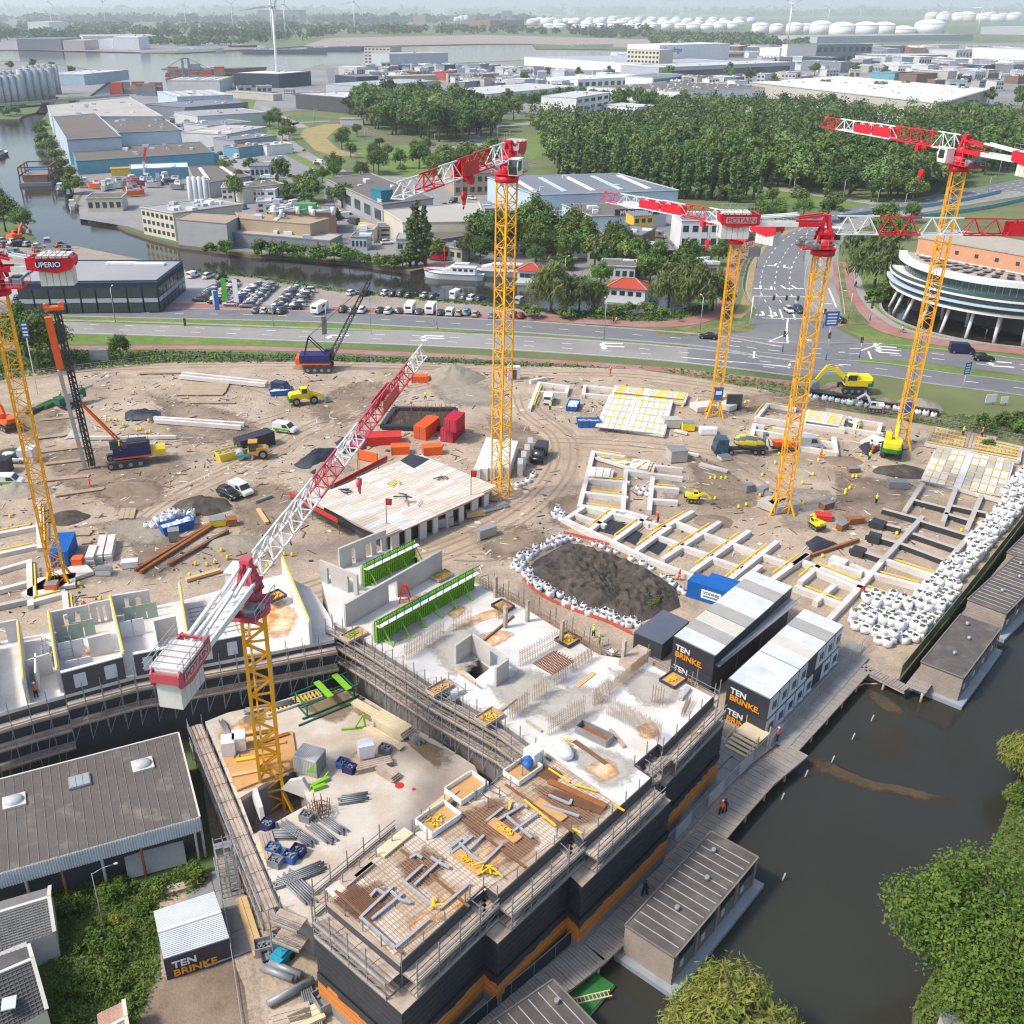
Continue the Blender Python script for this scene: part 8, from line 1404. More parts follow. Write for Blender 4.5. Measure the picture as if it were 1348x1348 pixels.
SHZ=8;q=PP(XY('20 373 206 371 240 344 60 344'),SHZ);r=roofq('glass fronted car showroom with a flat grey roof, left, behind line of cars',XY('22 372 206 370 240 344 62 343'),SHZ,'navyb','grey',0,0,name='car_showroom');a,b,c=q[0],q[1],q[2]
def fac(a,b,n,r):
 L=dst(a,b);an=ang(a,b);ox,oy=sin(an)*.12,-cos(an)*.12
 for i in rg(n):
  s=lerp(a,b,(i+.06)/n);e=lerp(a,b,(i+.94)/n)
  for z0,z1,m in TB('.3 2.6 glass_far|2.8 3.9 wall_steel|4.1 6.6 glass_far',2):WO('window' if 'glass' in m else 'spandrel_panel',MB().bar((s[0]+ox,s[1]+oy,(z0+z1)/2),(e[0]+ox,e[1]+oy,(z0+z1)/2),.12,z1-z0),m,r)
fac(a,b,9,r);fac(b,c,7,r)
for px,py in((160,348),(198,349)):p=P(px,py,SHZ);WO('skylight',MB().cb((p[0],p[1],SHZ+.3),(8,2.2,.5)),'wall_white',r)
def ringmesh(r0,r1,z0,z1,n=72,a0=-pi,a1=pi):
 mb=MB();
 for i in rg(n):
  t0,t1=a0+(a1-a0)*i/n,a0+(a1-a0)*(i+1)/n;f=lambda R,t,z:(R*cos(t),R*sin(t),z)
  mb.add([f(r0,t0,z0),f(r1,t0,z0),f(r1,t1,z0),f(r0,t1,z0),f(r0,t0,z1),f(r1,t0,z1),f(r1,t1,z1),f(r0,t1,z1)],[(3,2,1,0),(4,5,6,7),(1,2,6,5),(3,0,4,7)]+([(0,1,5,4)]if i==0 else[])+([(2,3,7,6)]if i==n-1 else[]),0,False)
 return mb
RC=(139.5,250.5);r=T('round_office','round glass office on white stilts over a dark pond, right edge','office building',(RC[0],RC[1],0));mt('or_brk',(.6,.3,.17),.85,.08,.3,fine=.08);mt('bnd_wht',(.72,.72,.72),.5,.05,.5);mt('rf_grv',(.4,.36,.3),.95,.1,.5,fine=.1);mt('solar',(.06,.07,.13),.25,.15,1);mt('pond',(.03,.024,.02),.08,.1,.2);mt('glass_green',(.05,.10,.10),.12,.25,.4,spec=.7)
A0,A1=radians(-205),radians(20);RG=lambda nm,m,*q:O(nm,ringmesh(*q,72,A0,A1),m,r)
RG('roof','rf_grv',9,25,13.6,14);RG('roof_ring','bnd_wht',24.6,26.6,13.1,14.3);RG('terrace_ring','bnd_wht',23.5,28.2,9.9,10.4);RG('belly_ring','bnd_wht',9,27.6,6.4,7.0);RG('terrace_ring','wall_sky',26,28.6,8.3,8.6);RG('inner_ring','bnd_wht',8.6,9.3,13,15);RG('railing','glass_green',28,28.1,10.4,11.2);n=64
for R1,z0,z1 in((24.6,10.4,13.1),(26.6,8.6,9.9),(26.4,7.0,8.3)):
 w=2*R1*math.tan((A1-A0)/n/2);me=MB().box(-.12,-w/2+.07,z0,.0,w/2-.07,z1).mesh('glass_panel',['glass_green'])
 for i in rg(n):a=A0+(A1-A0)*(i+.5)/n;O('glass_panel',me,None,r,(R1*cos(a),R1*sin(a),0),a)
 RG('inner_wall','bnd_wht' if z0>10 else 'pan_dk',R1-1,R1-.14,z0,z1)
for i in rg(17):a=A0+(A1-A0)*(i+.5)/17;O('column',MB().cyl((26.6*cos(a),26.6*sin(a),-.3),(24.6*cos(a),24.6*sin(a),6.4),.4,9),'bnd_wht',r)
for i in rg(9):a=A0+(A1-A0)*(i+.5)/9;O('column',MB().cyl((17*cos(a),17*sin(a),-.3),(17.5*cos(a),17.5*sin(a),6.4),.36,8),'bnd_wht',r)
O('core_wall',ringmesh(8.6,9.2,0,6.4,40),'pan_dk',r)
for i in rg(26):
 a=A0+(A1-A0)*(i+.5)/26
 for R_ in(13.5,17.3,21.1):
  for dz in(-.045,.045):O('solar_panel',MB().cb((R_,0,14.25),(3.4,.95,.08),0,0,-.12),'solar',r,(0,0,0),a+dz*1.3)if not(R_<15 and dz>0)else None
w0,w1=P(1205,336,14),P(1348,363,14);an=ang(w0,w1);L=dst(w0,w1)+34;r2=T('brick_slab_building','long orange brick slab building behind round office','office building',(w0[0],w0[1],0),an);O('wall',MB().box(0,0,6.4,L,16,18.4),'or_brk',r2);O('shaded_lower_wall',MB().box(.5,.5,0,L-.5,15.5,6.39),'pan_dk',r2);O('roof',MB().box(-.2,-.2,18.402,L+.2,16.2,18.7),'rf_grv',r2);O('coping',MB().box(0,-.12,14.2,L,0,14.5),'bnd_wht',r2)  # lower wall of the slab: overhang shade put into its dark colour
for k in rg(10):O('window',MB().box(5+k*5,-.07,16,5.9+k*5,.05,16.9),'glass_far',r2)
O('pond',ringmesh(0.1,28.4,-.2,.09,64),'pond',None,(RC[0],RC[1],0),kind='structure');O('pond_rim',ringmesh(28.4,29,0,.35,64),'pavement',None,(RC[0],RC[1],0),kind='structure')
p=P(1298,440);r=T('fountain','white bird like fountain sculpture in dark pond','fountain',(p[0],p[1],.1));mb=MB();mb.cyl((0,0,0),(0,0,1.2),.15,7);O('stem',mb,'bnd_wht',r);O('wings',MB().add([(-2,0,1.8),(0,.3,1.1),(2,0,1.8),(0,-.3,1.3)],[(0,1,2,3)]),'bnd_wht',r)
roofq('huge warehouse with a beige flat roof beyond dark roofed halls, left bank',XY('68 153 214 153 170 128 62 139'),11,'sky','beige',0,10);roofq('tall hall with a near black roof and pale blue walls at river, left bank',XY('88 184 159 180 126 149.5 69.5 154'),12,'sky','brown',0,0);roofq('dark brown roofed hall with one dark gate facing yard, left bank',XY('156 175 239 171.5 211 153 135 157'),9,'sky','brown',0,8);r=roofq('long turquoise walled shed with a brown roof beside boat yard',XY('100.6 212.6 281 201 264 187 94 196.5'),6,'blue','brown',0,12)
a,b=P(110,226),P(280,214)
bld('turquoise shed with two white roof strips, right of red crane arm',(173,238),(249,235),16,5,'blue','white',None,2);roofq('brown roofed workshop with grey walls and white skylight strips, in front of turquoise sheds',XY('258 243 330 232 301 217 248 220'),6,'grey','brown',2,0);bld('cream walled long shed with a brown roof among trees, mid left',(321,268),(375,262),12,6,'cream','brown',None,0,3,z=0)
r=T('cement_silo_group','four white silos with a ladder tower beside boat yard','silos',(*P(262,268)[:2],0),.1)
for k in rg(4):O('silo',MB().lathe(XY('.4 10.6 .95 10 .95 1.2 .3 .2'),(k*2-3,0,0),12),'wall_white',r)
O('access_stair',MB().bar((4.6,0,0),(4.6,0,10),.6).bar((3.4,0,9.8),(4.6,0,9.8),.5),'wall_pale',r)
bld('yellow striped factory building with window rows on canal, left of big brown block',(190,308),(232,317),26,9,'cream','grey',(3,7),0,16,lean=4);roofq('tall grey and tan industrial block with graffiti on canal bank, left part',XY('298 294.5 231.6 288.7 250 281 316 285'),8.3,'grey','tan',0,0);r=roofq('long low brown roofed block on canal bank, right of graffiti block',XY('434 317.6 298 306 312 299 450.5 309'),4.5,'slate','beige',0,3)
a,b=P(258,322.5),P(284,323.5);o=text('lettering','MSTRPH',2.4,'red_p',None,(a[0],a[1]-.35,1.2),(pi/2,0,ang(a,b)),'LEFT',.03,1.05,.06);props(o,'red and white graffiti letters on grey canal wall','graffiti')
roofq('middle tan roofed block with a long white skylight behind low brown roof',XY('408 295.5 316 287.5 310 280 433 288'),8.3,'tan','tan',1,3);roofq('dark brick hall behind a pipe yard, left of parked cars alley',XY('442 281 355 279 362 270 442 271'),7,'brick','slate',0,14)
r=T('pipe_yard','pipes, white tanks and a green box crowded on roof yard behind tan block','pipe yard',P(392,281,9.4));gg=RR(8)
for k in rg(10):x,y=gg.uniform(-10,12),gg.uniform(-4,4);O('tank',MB().cyl((x,y,0),(x,y,1.5+gg.random()*1.5),.7,9),'wall_white',r)
for k in rg(14):x,y=gg.uniform(-12,9),gg.uniform(-4,4);O('pipe',MB().path([(x,y,1),(x+4,y,1.4),(x+4,y+2,1.4)],.25,6),'wall_sky' if k%2 else 'wall_cream',r)
O('box',MB().box(-1,0,0,6,4,3),'wall_green',r)
bld('long grey building with garages facing parked cars, below teal tower',(430,262),(505,300),22,8,'grey','brown',(1,6),0,5,lean=-6);bld('slanted teal corner tower in front of grey building',(489,292),(503,296),5,12,'teal','teal',None,0,0,'tower','corner_tower',para=False);bld('white signboard wall beside teal tower',(503,296),(523,292),2,9,'white','white',None,0,0,'wall','sign_wall',para=False)
r=roofq('old hall with a pale corrugated double roof left of tall mast',XY('640 292 530 293 505 277 630 266'),8,'cream','beige',0,0);roofq('dark lean-to of old hall facing canal',XY('652 305 572 317 560 300 640 290'),5,'slate','brown');bld('tan flat roofed block behind jib of tallest crane mast',(598,258),(655,256),20,9,'tan','brown',(2,6),0,4);bld('low grey offices behind tall mast',(690,262),(760,262),16,6,'sky','brown',None,0,3);r=bld('broad pale blue hall with a dark roof and white roof stripes, behind round tree clump',(705,290),(890,283),46,9,'sky','slate',None,5,4,lean=-8);O('gable_window',MB().box(18,-.1,1,26,.0,5),'glass_far',r)
r=bld('pale blue supermarket hall with a dark signboard, in front of striped roof hall',(778,308),(850,306),24,6,'sky','brown',None,0,3,lean=-5);pl=O('sign_panel',MB().box(8,-.3,6.1,24,.0,8.2),'dmetal',r);text('lettering','MUNCKHOF',2,'letter_white',pl,(16,-.34,6.4),(pi/2,0,0),'CENTER',.02,1.1,.02)
bld('grey barrel roofed depot beside supermarket hall',(852,300),(876,298),20,6,'pale','white',None,4,0,lean=-6);r=bld('brick house with an orange clad top floor and flat roofs, right of gardens',(806,336),(842,340),14,7,'brick','slate',(2,5),0,2);bld('orange clad attic storey on brick house',(832,322),(857,321),8,3.4,'yellow','slate',(1,3),0,0,para=False,z=6.0);bld('brick annex with a white door below orange attic',(845,350),(888,350),12,4.5,'brick','slate',(1,4),1,0);bld('plain white house with two small windows right of brick house',(894,328),(944,328),16,9,'white','slate',(2,4),0,2)
bld('white gabled bungalow behind red hip roofed houseboat',(790,368),(835,370),9,4,'pale','brown',(1,5));bld('low brown garden house with red awning by canal',(820,362),(845,365),6,3.2,'beige','red',(1,3));bld('low dark summer house by moored barges',(575,340),(608,345),8,4,'cream','slate',(1,4))
def hiphouse(label,a,b,d,h,rh,roofm='top_red',group='houseboats with red roofs'):
 p,q=P(*a,-.6),P(*b,-.6);L=dst(p,q);an=ang(p,q);r=T('floating_house',label,'houseboat',(p[0],p[1],-1.2),an,group);O('float',MB().box(-.6,-.8,0,L+.6,d+.8,.7),'wall_grey',r);O('wall',MB().box(0,0,.7,L,d,h),'wall_white',r);mb=MB();e=.5;i=d/2;mb.add([(-e,-e,h),(L+e,-e,h),(L+e,d+e,h),(-e,d+e,h),(i,d/2,h+rh),(L-i,d/2,h+rh)],[(0,1,5,4),(1,2,5),(2,3,4,5),(3,0,4),(3,2,1,0)]);O('roof',mb,roofm,r)
 mb=MB();mb.bar((i,d/2,h+rh+.08),(L-i,d/2,h+rh+.08),.35,.2)
 for c,w in(((-e,-e,h),i),((-e,d+e,h),i),((L+e,-e,h),L-i),((L+e,d+e,h),L-i)):mb.bar((c[0],c[1],h+.08),(w,d/2,h+rh+.08),.3,.15)
 O('ridge',mb,'wall_tan',r)
 for k in rg(4):O('window',MB().box(L*(.1+.22*k),-.06,h-2.0,L*(.1+.22*k)+1.4,.04,h-.8),'glass_far',r)
 return r
mt('top_red',(.55,.09,.05),.8,.1,1);hiphouse('white floating house with a red hip roof in gap between willows',(799,397),(848,401),6.5,4.6,2.0);hiphouse('white floating house with an orange red roof half behind willow, right of mast',(681,372),(712,374),6,4.2,1.6)
def boat(px,py,rz,l,w,label,hull='wall_white',deck='wall_white',cabin=.5,trim='red_p',z=-1.1,name='barge',cat='boat',hh=1.6,mast=False,group=None,cover=None):
 p=P(px,py,-1);r=T(name,label,cat,(p[0],p[1],z),rz,group);mb=MB();N=12;top=[];bot=[]
 for i in rg(N+1):t=i/N;x=-l/2+l*t;k=w/2*(1-max(0,(t-.72)/.28)**2*.97)*(1-max(0,(.12-t)/.12)**2*.35);top.append((x,k,hh+.5*max(0,t-.6)*hh));bot.append((x*.96,k*.8,0))
 vs=[(x,-k,z_)for x,k,z_ in top]+[(x,k,z_)for x,k,z_ in top]+[(x,-k,z_)for x,k,z_ in bot]+[(x,k,z_)for x,k,z_ in bot];n=N+1
 mb.add(vs,[(2*n+i,2*n+i+1,i+1,i)for i in rg(N)]+[(n+i,n+i+1,3*n+i+1,3*n+i)for i in rg(N)]+[(0,n,3*n,2*n)]);O('hull',mb,hull,r);O('deck',MB().add([(x,-k*.97,z_-.12)for x,k,z_ in top]+[(x,k*.97,z_-.12)for x,k,z_ in top],[(i,i+1,n+i+1,n+i)for i in rg(N)]),deck,r)
 mb=MB()
 for s in(-1,1):
  for i in rg(N):mb.bar((top[i][0],s*top[i][1],top[i][2]+.03),(top[i+1][0],s*top[i+1][1],top[i+1][2]+.03),.14,.14)
 O('rubbing_strake',mb,trim,r)
 if cabin:c=O('cabin',MB().lside([(-l*.36,hh-.1),(-l*.36,hh+1.9),(-l*.36+l*cabin*.7,hh+1.9),(-l*.36+l*cabin,hh+1.0),(-l*.36+l*cabin,hh-.1)],-w*.34,w*.34),'wall_white',r);O('cab_rf',MB().box(-l*.37,-w*.37,hh+1.9,-l*.35+l*cabin*.72,w*.37,hh+2.02),cover or 'wall_pale',c);[O('window',MB().box(-l*.33+k*l*cabin*.17,s*w*.345-.02,hh+.9,-l*.33+k*l*cabin*.17+l*cabin*.11,s*w*.345+.02,hh+1.6),'glass_far',c)for k in rg(4)for s in(-1,1)]
 if mast:O('mast',MB().cyl((l*.1,0,hh),(l*.1,0,hh+7),.12,7),trim,r)
 return r
boat(592,361,2.95,16,4.2,'pale blue hulled barge with a red strake and mast, behind white motor yacht','wall_sky','wall_pale',.35,mast=True);boat(598,366,2.95,18,4.4,'white motor yacht moored in front of barges',cabin=.55,trim='wall_navyb');boat(655,362,2.98,20,4.6,'long blue hulled barge with white cabin, half behind tall mast','wall_sky','wall_pale',.6)
for px,py,rz,l,lb,h in((96,274,1.9,9,'white cabin cruiser at left river jetty','wall_white'),(91,259,1.9,6,'small dark sloop above white cruiser','wall_navyb'),(82,251,1.8,13,'grey covered barge beside bushes, left river','wall_slate'),(0,205,1.7,22,'pale ship bow cut by left edge on river','wall_slate')):boat(px,py,rz,l,l*.3,lb,h,'wall_pale',.45,'wall_slate')
p=P(53,240,-1);r=T('floating_dock','rusty floating work platform with a blue tarpaulin on left river','work platform',(p[0],p[1],-1.1),1.75);O('pontoon',MB().box(-11,-7,0,11,7,1.4),'wall_slate',r);mb=MB();[mb.bar((x,y,1.4),(x,y,8),.5)for x in(-10,-3,4,10)for y in(-6.5,6.5)];[mb.bar((-10,y,z),(10,y,z),.5)for y in(-6.5,6.5)for z in(4.5,8)];[mb.bar((x,-6.5,z),(x,6.5,z),.5)for x in(-10,10)for z in(4.5,8)];O('frame',mb,'reb_r',r);O('tarpaulin',MB().box(3,-6,5,9.5,6,5.3),'sgn_bl',r);O('deck_house',MB().box(-9,-5,1.4,2,5,4.4),'wall_rust',r)
gb=RR(21)
for k,(px,py,c)in en(TB('163 250 sgn_bl|171 249 sgn_bl|180 246 wall_white|188 247 wall_navyb|196 244 wall_white|203 250 sgn_bl|209 243 sgn_bl|216 242 wall_white|222 245 sgn_bl|228 246 wall_navyb|233 253 wall_slate|150 252 wall_white|140 254 wall_pale|126 252 sf_org|178 262 sf_org|118 250 wall_white',2)):boat(px,py,gb.uniform(0,3.1),gb.uniform(6,9),2.6,'boat ashore in boat yard, %s from left, %s'%(nth([118,126,140,150,163,171,178,180,188,196,203,209,216,222,228,233].index(px)),{'sgn_bl':'under a blue cover','wall_white':'with a white hull','wall_navyb':'with a dark hull','wall_slate':'with a grey hull','wall_pale':'with a pale hull','sf_org':'with an orange hull'}[c]),c if c!='sgn_bl' else 'wall_pale',c,.4,'wall_slate',.6,'boat_ashore','boat',1.8,group='boats ashore in yard',cover=c)
p=P(190,240);r=T('mobile_crane','crane with a white mast and red tip standing in boat yard','mobile crane',(p[0],p[1],0));O('mast',MB().bar((0,0,0),(1,0,9),.9),'wall_pale',r);O('jib',MB().bar((1,0,9),(2.6,0,15),.9),'red_p',r);O('base',MB().box(-2,-1.5,0,2,1.5,2),'wall_steel',r)
p=P(176,256);r=T('boat_lift','red lattice boat lift in boat yard','boat lift',(p[0],p[1],0),.4);mb=MB();[mb.bar((x,y,0),(x*.7,y,6),.4)for x in(-4,4)for y in(-3,3)];[mb.bar((-2.8,y,6),(2.8,y,6),.4)for y in(-3,3)];mb.bar((0,-3,6),(0,3,6),.4);O('frame',mb,'red_p',r)
bld('old grey roofed house with a pale wall at tip of boat yard',(116,279),(162,278),12,5,'cream','brown',(1,5));bld('yellow orange workshop containers in front of turquoise shed',(147,232),(171,231),5,3.2,'yellow','yellow',None,0,0,'containers','container_row');bld('blue container pair with a red lorry beside it, above brown roofed workshop',(258,216),(289,213),4,4,'blue','blue',None,0,0,'containers','container_row')
for k,(lb,a,b,d,h,w,rf,sk)in en((('white ribbed roof port shed farthest up industrial street',(222,121),(290,121),60,10,'pale','beige',7),('pale roofed twin shed with light blue walls, second up industrial street',(235,144),(308,141),70,9,'sky','beige',5),('grey flat roofed office shed with window band, third up industrial street',(245,160),(328,152),45,9,'slate','slate',0),('long white walled shed with a rounded end, middle of industrial street',(262,173),(352,167),40,9,'pale','grey',0),('shed with a dark roof in front of rounded end shed',(275,182),(332,176),25,7,'pale','slate',0),('white gabled shed among parked lorries',(300,197),(352,186),30,8,'pale','beige',2),('grey shed with a rust edge in front of gabled shed',(310,203),(365,196),18,7,'grey','slate',0),('deep blue fronted shed facing storage yard',(315,208),(352,203),12,5,'blue','rust',0),('long white shed beside storage yard',(352,205),(386,202),12,5,'white','pale',0))):bld(lb,a,b,d,h,w,rf,(1,1)if 'window' in lb else None,sk,4)
for k in rg(18):t=k/17;p=lerp(P(246,164),P(345,262),t);car(0,0,.9 if k%3 else 2.4,gb.choice(['hatch','suv','car van','van']),gb.choice(['white','white','silver','dark grey','black','blue']),'vehicle parked along industrial street, %s from far end'%nth(k),'vehicles along industrial street',w=(p[0]+gb.uniform(-5,5),p[1]+gb.uniform(-4,4)))
bld('dark flat warehouse with a pale roof behind far bend',(390,143),(470,151),60,11,'dark','pale',None,0,14,lean=20);bld('dark blue hall at foot of nearest wind turbine',(368,116),(410,112),50,13,'navyb','white',None,2,2,lean=-10);bld('concrete viaduct over railway cutting',(298,128),(360,133),10,5,'beige','beige',None,0,0,'bridge','viaduct');bld('small grey railway bridge left of tree clump',(448,165),(478,165),8,4,'pale','grey',None,0,0,'bridge','viaduct')
r=T('quay_bridge','pale road bridge across left river below silver tanks','bridge',(*P(40,140)[:2],0),ang(P(0,143),P(112,134)));L=dst(P(-60,147),P(170,130));O('deck',MB().box(-L*.35,-6,2.4,L*.6,6,3.4),'wall_beige',r);O('parapet',MB().box(-L*.35,-6.2,3.4,L*.6,-5.8,4.4),'wall_beige',r);[O('pier',MB().box(x,-6,-2,x+3,6,2.4),'wall_grey',r)for x in(-60,-25,14,40)]
k=0
for row,(y,x0,x1,n,h)in en(((139,-6,30,5,22),(136,33,70,5,25),(131,-4,34,6,22),(127,40,78,6,24))):
 for i in rg(n):
  k+=1;px=x0+(x1-x0)*i/(n-1);p=P(px,y-(0.06*(px-20)));d=dst(P(x0,y),P(x1,y))/(n-1)*.47;r=T('silver_tank','tall silver storage tank, %s from left in %s row'%(nth(i),ORD[row]),'tank',(p[0],p[1],0),0,'silver tanks by left river');O('shell',MB().cyl((0,0,0),(0,0,h),d,16),'wall_steel',r);O('roof',MB().lathe([(d*1.02,h),(d*.6,h+.9),(.1,h+1.4)],(0,0,0),16),'wall_white',r);O('roof_rail',MB().lathe([(d*.95,h+.1),(d*.95,h+1.2)],(0,0,0),14),'wall_pale',r)
bld('long brown roofed quay shed behind silver tanks',(-20,118),(48,115),40,8,'slate','brown',None,0,6);bld('pale grey roofed quay shed right of brown one',(52,112),(112,112),90,10,'sky','pale',None,0,8,lean=20)
p=P(247,116);r=T('container_crane','dark ship to shore container crane on river quay','quay crane',(p[0],p[1],0),.1);mb=MB();[mb.bar((x,y,0),(x,y,27),1.2)for x in(-3,3)for y in(0,8)];mb.bar((-24,4,17),(26,4,17),1.6);mb.bar((-3,4,27),(-20,4,18),.5);mb.bar((3,4,27),(22,4,18),.5);[mb.bar((-3,y,27),(3,y,27),1)for y in(0,8)];O('frame',mb,'wall_slate',r);O('machine_house',MB().box(4,0,17,14,7,22),'wall_slate',r)
for k in rg(26):p=P(gb.uniform(220,308)if k<18 else gb.uniform(152,208),gb.uniform(99,107)if k<18 else gb.uniform(122,127));c=gb.choice(['wall_rust','wall_brick','wall_red','wall_slate','wall_tan','wall_blue']);r=T('quay_container','%s container stack at river terminal'%{'wall_rust':'rust coloured','wall_brick':'dark brown','wall_red':'red','wall_slate':'slate grey','wall_tan':'tan','wall_blue':'blue'}[c],'container',(p[0],p[1],-.5),.05,'containers at river terminal');hh=gb.choice([2.6,5.2,7.8]);O('body',MB().box(-6,-2.5,0,6,2.5,hh),c,r);O('body',MB().box(-5,-2.5,hh+.05,6,2.5,hh+2.6),gb.choice(['wall_rust','wall_red','wall_brick']),r)
r=bld('pale seven storey office block by river, with a longer low hall on its right',(480,84),(514,85),30,22,'beige','brown',(5,7));bld('long grey flat hall right of pale office block by river',(513,88),(590,86),60,16,'steel','beige',None,0,4);
r=bld('huge low white distribution hall left of cream office tower',(690,86),(845,97),150,11,'white','steel',None,0,10,lean=40);r=bld('cream office tower with rows of windows, mid right',(824,95),(866,97),30,26,'cream','pale',(5,9));r=bld('tall white cold store with blue lettering on its wall, mid right',(866,90),(958,86),60,28,'white','white',None);text('lettering','Eurofrigo',9,'sgn_bl',r,(9,-.6,19),(pi/2,0,0),'LEFT',.1);r=bld('white annex of cold store on its left',(812,84),(864,84),70,13,'white','pale');r=bld('long grey hall with a dark window band right of cream tower',(866,106),(1045,97),60,13,'steel','pale',(1,1),0,8);bld('white office with three window bands in front of cream tower',(858,118),(898,113),30,11,'white','slate',(2,1));r=bld('wide dark roofed hall with many roof lights right of white office',(898,136),(1030,128),90,9,'white','brown',None,0,40,lean=-30)
roofq('very long pale roofed hall with roof lights across right distance',XY('1238 136 1303 117 1105 100 988 108'),12,'beige','white',0,26);roofq('white ribbed roof factory in front of wood, right',XY('1185 162 1240 153 1220 139 1060 152'),9,'slate','white',5,0);roofq('grey ribbed roof factory left of white ribbed one',XY('985 150 1120 141 1100 133 975 139'),9,'steel','pale',8,4);bld('white cubic hall beside a tall white silo block, right distance',(1025,78),(1052,77),40,16,'white','white');bld('taller white silo block right of white cubic hall',(1052,80),(1075,79),35,22,'white','white');bld('steel and glass block with a green top floor, right distance',(1072,84),(1145,82),60,25,'slate','green',(2,9));bld('brown flat hall right of green topped block',(1146,86),(1245,86),60,13,'brown','pale');bld('pale ribbed hall at right edge of distance',(1278,76),(1360,80),60,15,'white','pale',None,8);bld('bright blue shed in right distance',(1176,109),(1205,107),30,9,'blue','blue');bld('red brick shed right of bright blue one',(1205,110),(1240,107),30,9,'brick','brick');bld('blue walled water tank block behind ribbed factories',(1125,124),(1142,124),20,9,'sky','steel');bld('white villa shaped institute with roof terraces in wood, centre',(757,167),(800,158),26,18,'white','pale',(4,5),0,3);bld('lower wing of white institute in wood',(793,160),(838,164),20,11,'white','pale',(2,9));bld('yellow topped row of workshops in front of dark hall, centre distance',(508,112),(577,110),24,8,'tan','beige');bld('dark blue low hall left of yellow topped workshops',(470,114),(508,112),40,9,'navyb','slate');bld('grey rounded roof hall behind tree clump',(480,128),(575,120),50,9,'steel','steel');bld('red fronted small shop among grey sheds',(586,106),(600,105),18,8,'red','red');bld('wide pale flat hall behind poplars',(640,140),(760,128),60,9,'pale','pale',(1,14),0,4);bld('white flat hall behind poplars, right one',(760,118),(858,113),50,9,'white','white',(1,12),0,3)
WORD={'white':'white','pale':'pale grey','grey':'grey','slate':'slate grey','steel':'steel grey','beige':'beige','brick':'brown','navyb':'dark blue','tan':'tan','brown':'brown','red':'red'}
kk=0
for y,x0,x1,n,ds,hs,zone in TB('96 470 690 15 30 8 left estate, farthest row|102 452 700 15 34 8 left estate, second row|108 600 815 12 34 9 left estate, third row|117 600 760 9 34 8 left estate, nearest row|90 1000 1345 15 60 11 right estate, farthest row|95 1085 1350 13 50 10 right estate, second row|101 1180 1350 9 46 10 right estate, third row|108 1245 1350 6 42 9 right estate, fourth row|116 880 985 6 34 8 right estate, row by dark hall|122 1160 1230 4 30 7 right estate, row before long pale hall|76 865 1345 16 70 12 far row behind cold store|71 900 1345 12 80 12 farthest row behind cold store|131 1020 1180 7 24 7 row in front of long pale hall',6):
 for i in rg(n):
  gg=RR(kk*17+3);kk+=1;px=x0+(x1-x0)*(i+.12*gg.random())/n;w=(x1-x0)/n*gg.uniform(.6,.92);wl=gg.choice(['white','pale','grey','slate','steel','beige','pale','brick','white','steel','navyb','red' if gg.random()<.25 else 'pale']);rf=gg.choice(['pale','beige','grey','steel','white','slate','brown','steel']);yy=y+gg.uniform(-1.2,1.2)
  bld('%s shed with %s roof, %s from left, %s'%(WORD[wl],WORD[rf],nth(i),zone),(px,yy),(px+w,yy-gg.uniform(-.6,.9)),ds*gg.uniform(.6,1.2),hs*gg.uniform(.65,1.3),wl,rf,(1,gg.choice([1,5,7]))if gg.random()<.5 else None,gg.choice([0,0,3,4]),gg.choice([2,4,6]),group='sheds of industrial estate',door=gg.choice([0,0,2]))
gc=RR(99)
for zone,poly,n,hh in(('in boat yard quarter',XY('300 215 345 215 420 290 330 285 270 262'),9,4.5),('behind canal blocks',XY('430 300 520 300 535 345 470 338'),6,3.5),('between canal and poplars',XY('580 270 700 262 800 300 790 355 640 340'),12,4),('in gardens by white house',XY('800 345 930 335 925 365 820 368'),8,3),('along industrial street',XY('200 150 226 152 300 215 280 212'),7,5),('by railway cutting',XY('300 120 440 122 430 142 340 140'),6,6),('in left estate',XY('470 92 700 92 800 110 700 124 560 122 480 118'),30,7),('in right estate',XY('880 112 1000 104 1345 92 1345 120 1240 120 1040 132 900 132'),30,7)):
 q=[]
 while len(q)<n:
  x,y=gc.uniform(min(p[0]for p in poly),max(p[0]for p in poly)),gc.uniform(min(p[1]for p in poly),max(p[1]for p in poly))
  if inp(x,y,poly):q.append((x,y))
 for k,(x,y)in en(sorted(q)):w=gc.uniform(.5,1.6)*hh*1310/P(x,y)[1]*1.8;wl=gc.choice(['white','pale','grey','beige','brick','cream','steel']);rf=gc.choice(['brown','slate','grey','pale','red' if hh<4.1 else 'beige']);bld('small %s building with %s roof, %s from left %s'%(WORD.get(wl,wl),WORD.get(rf,rf),nth(k),zone),(x,y),(x+w,y+gc.uniform(-.8,.8)),hh*gc.uniform(1.4,3),hh*gc.uniform(.7,1.3),wl,rf,(gc.choice([1,2]),gc.choice([2,3,4])),0,2,group='small buildings of town')
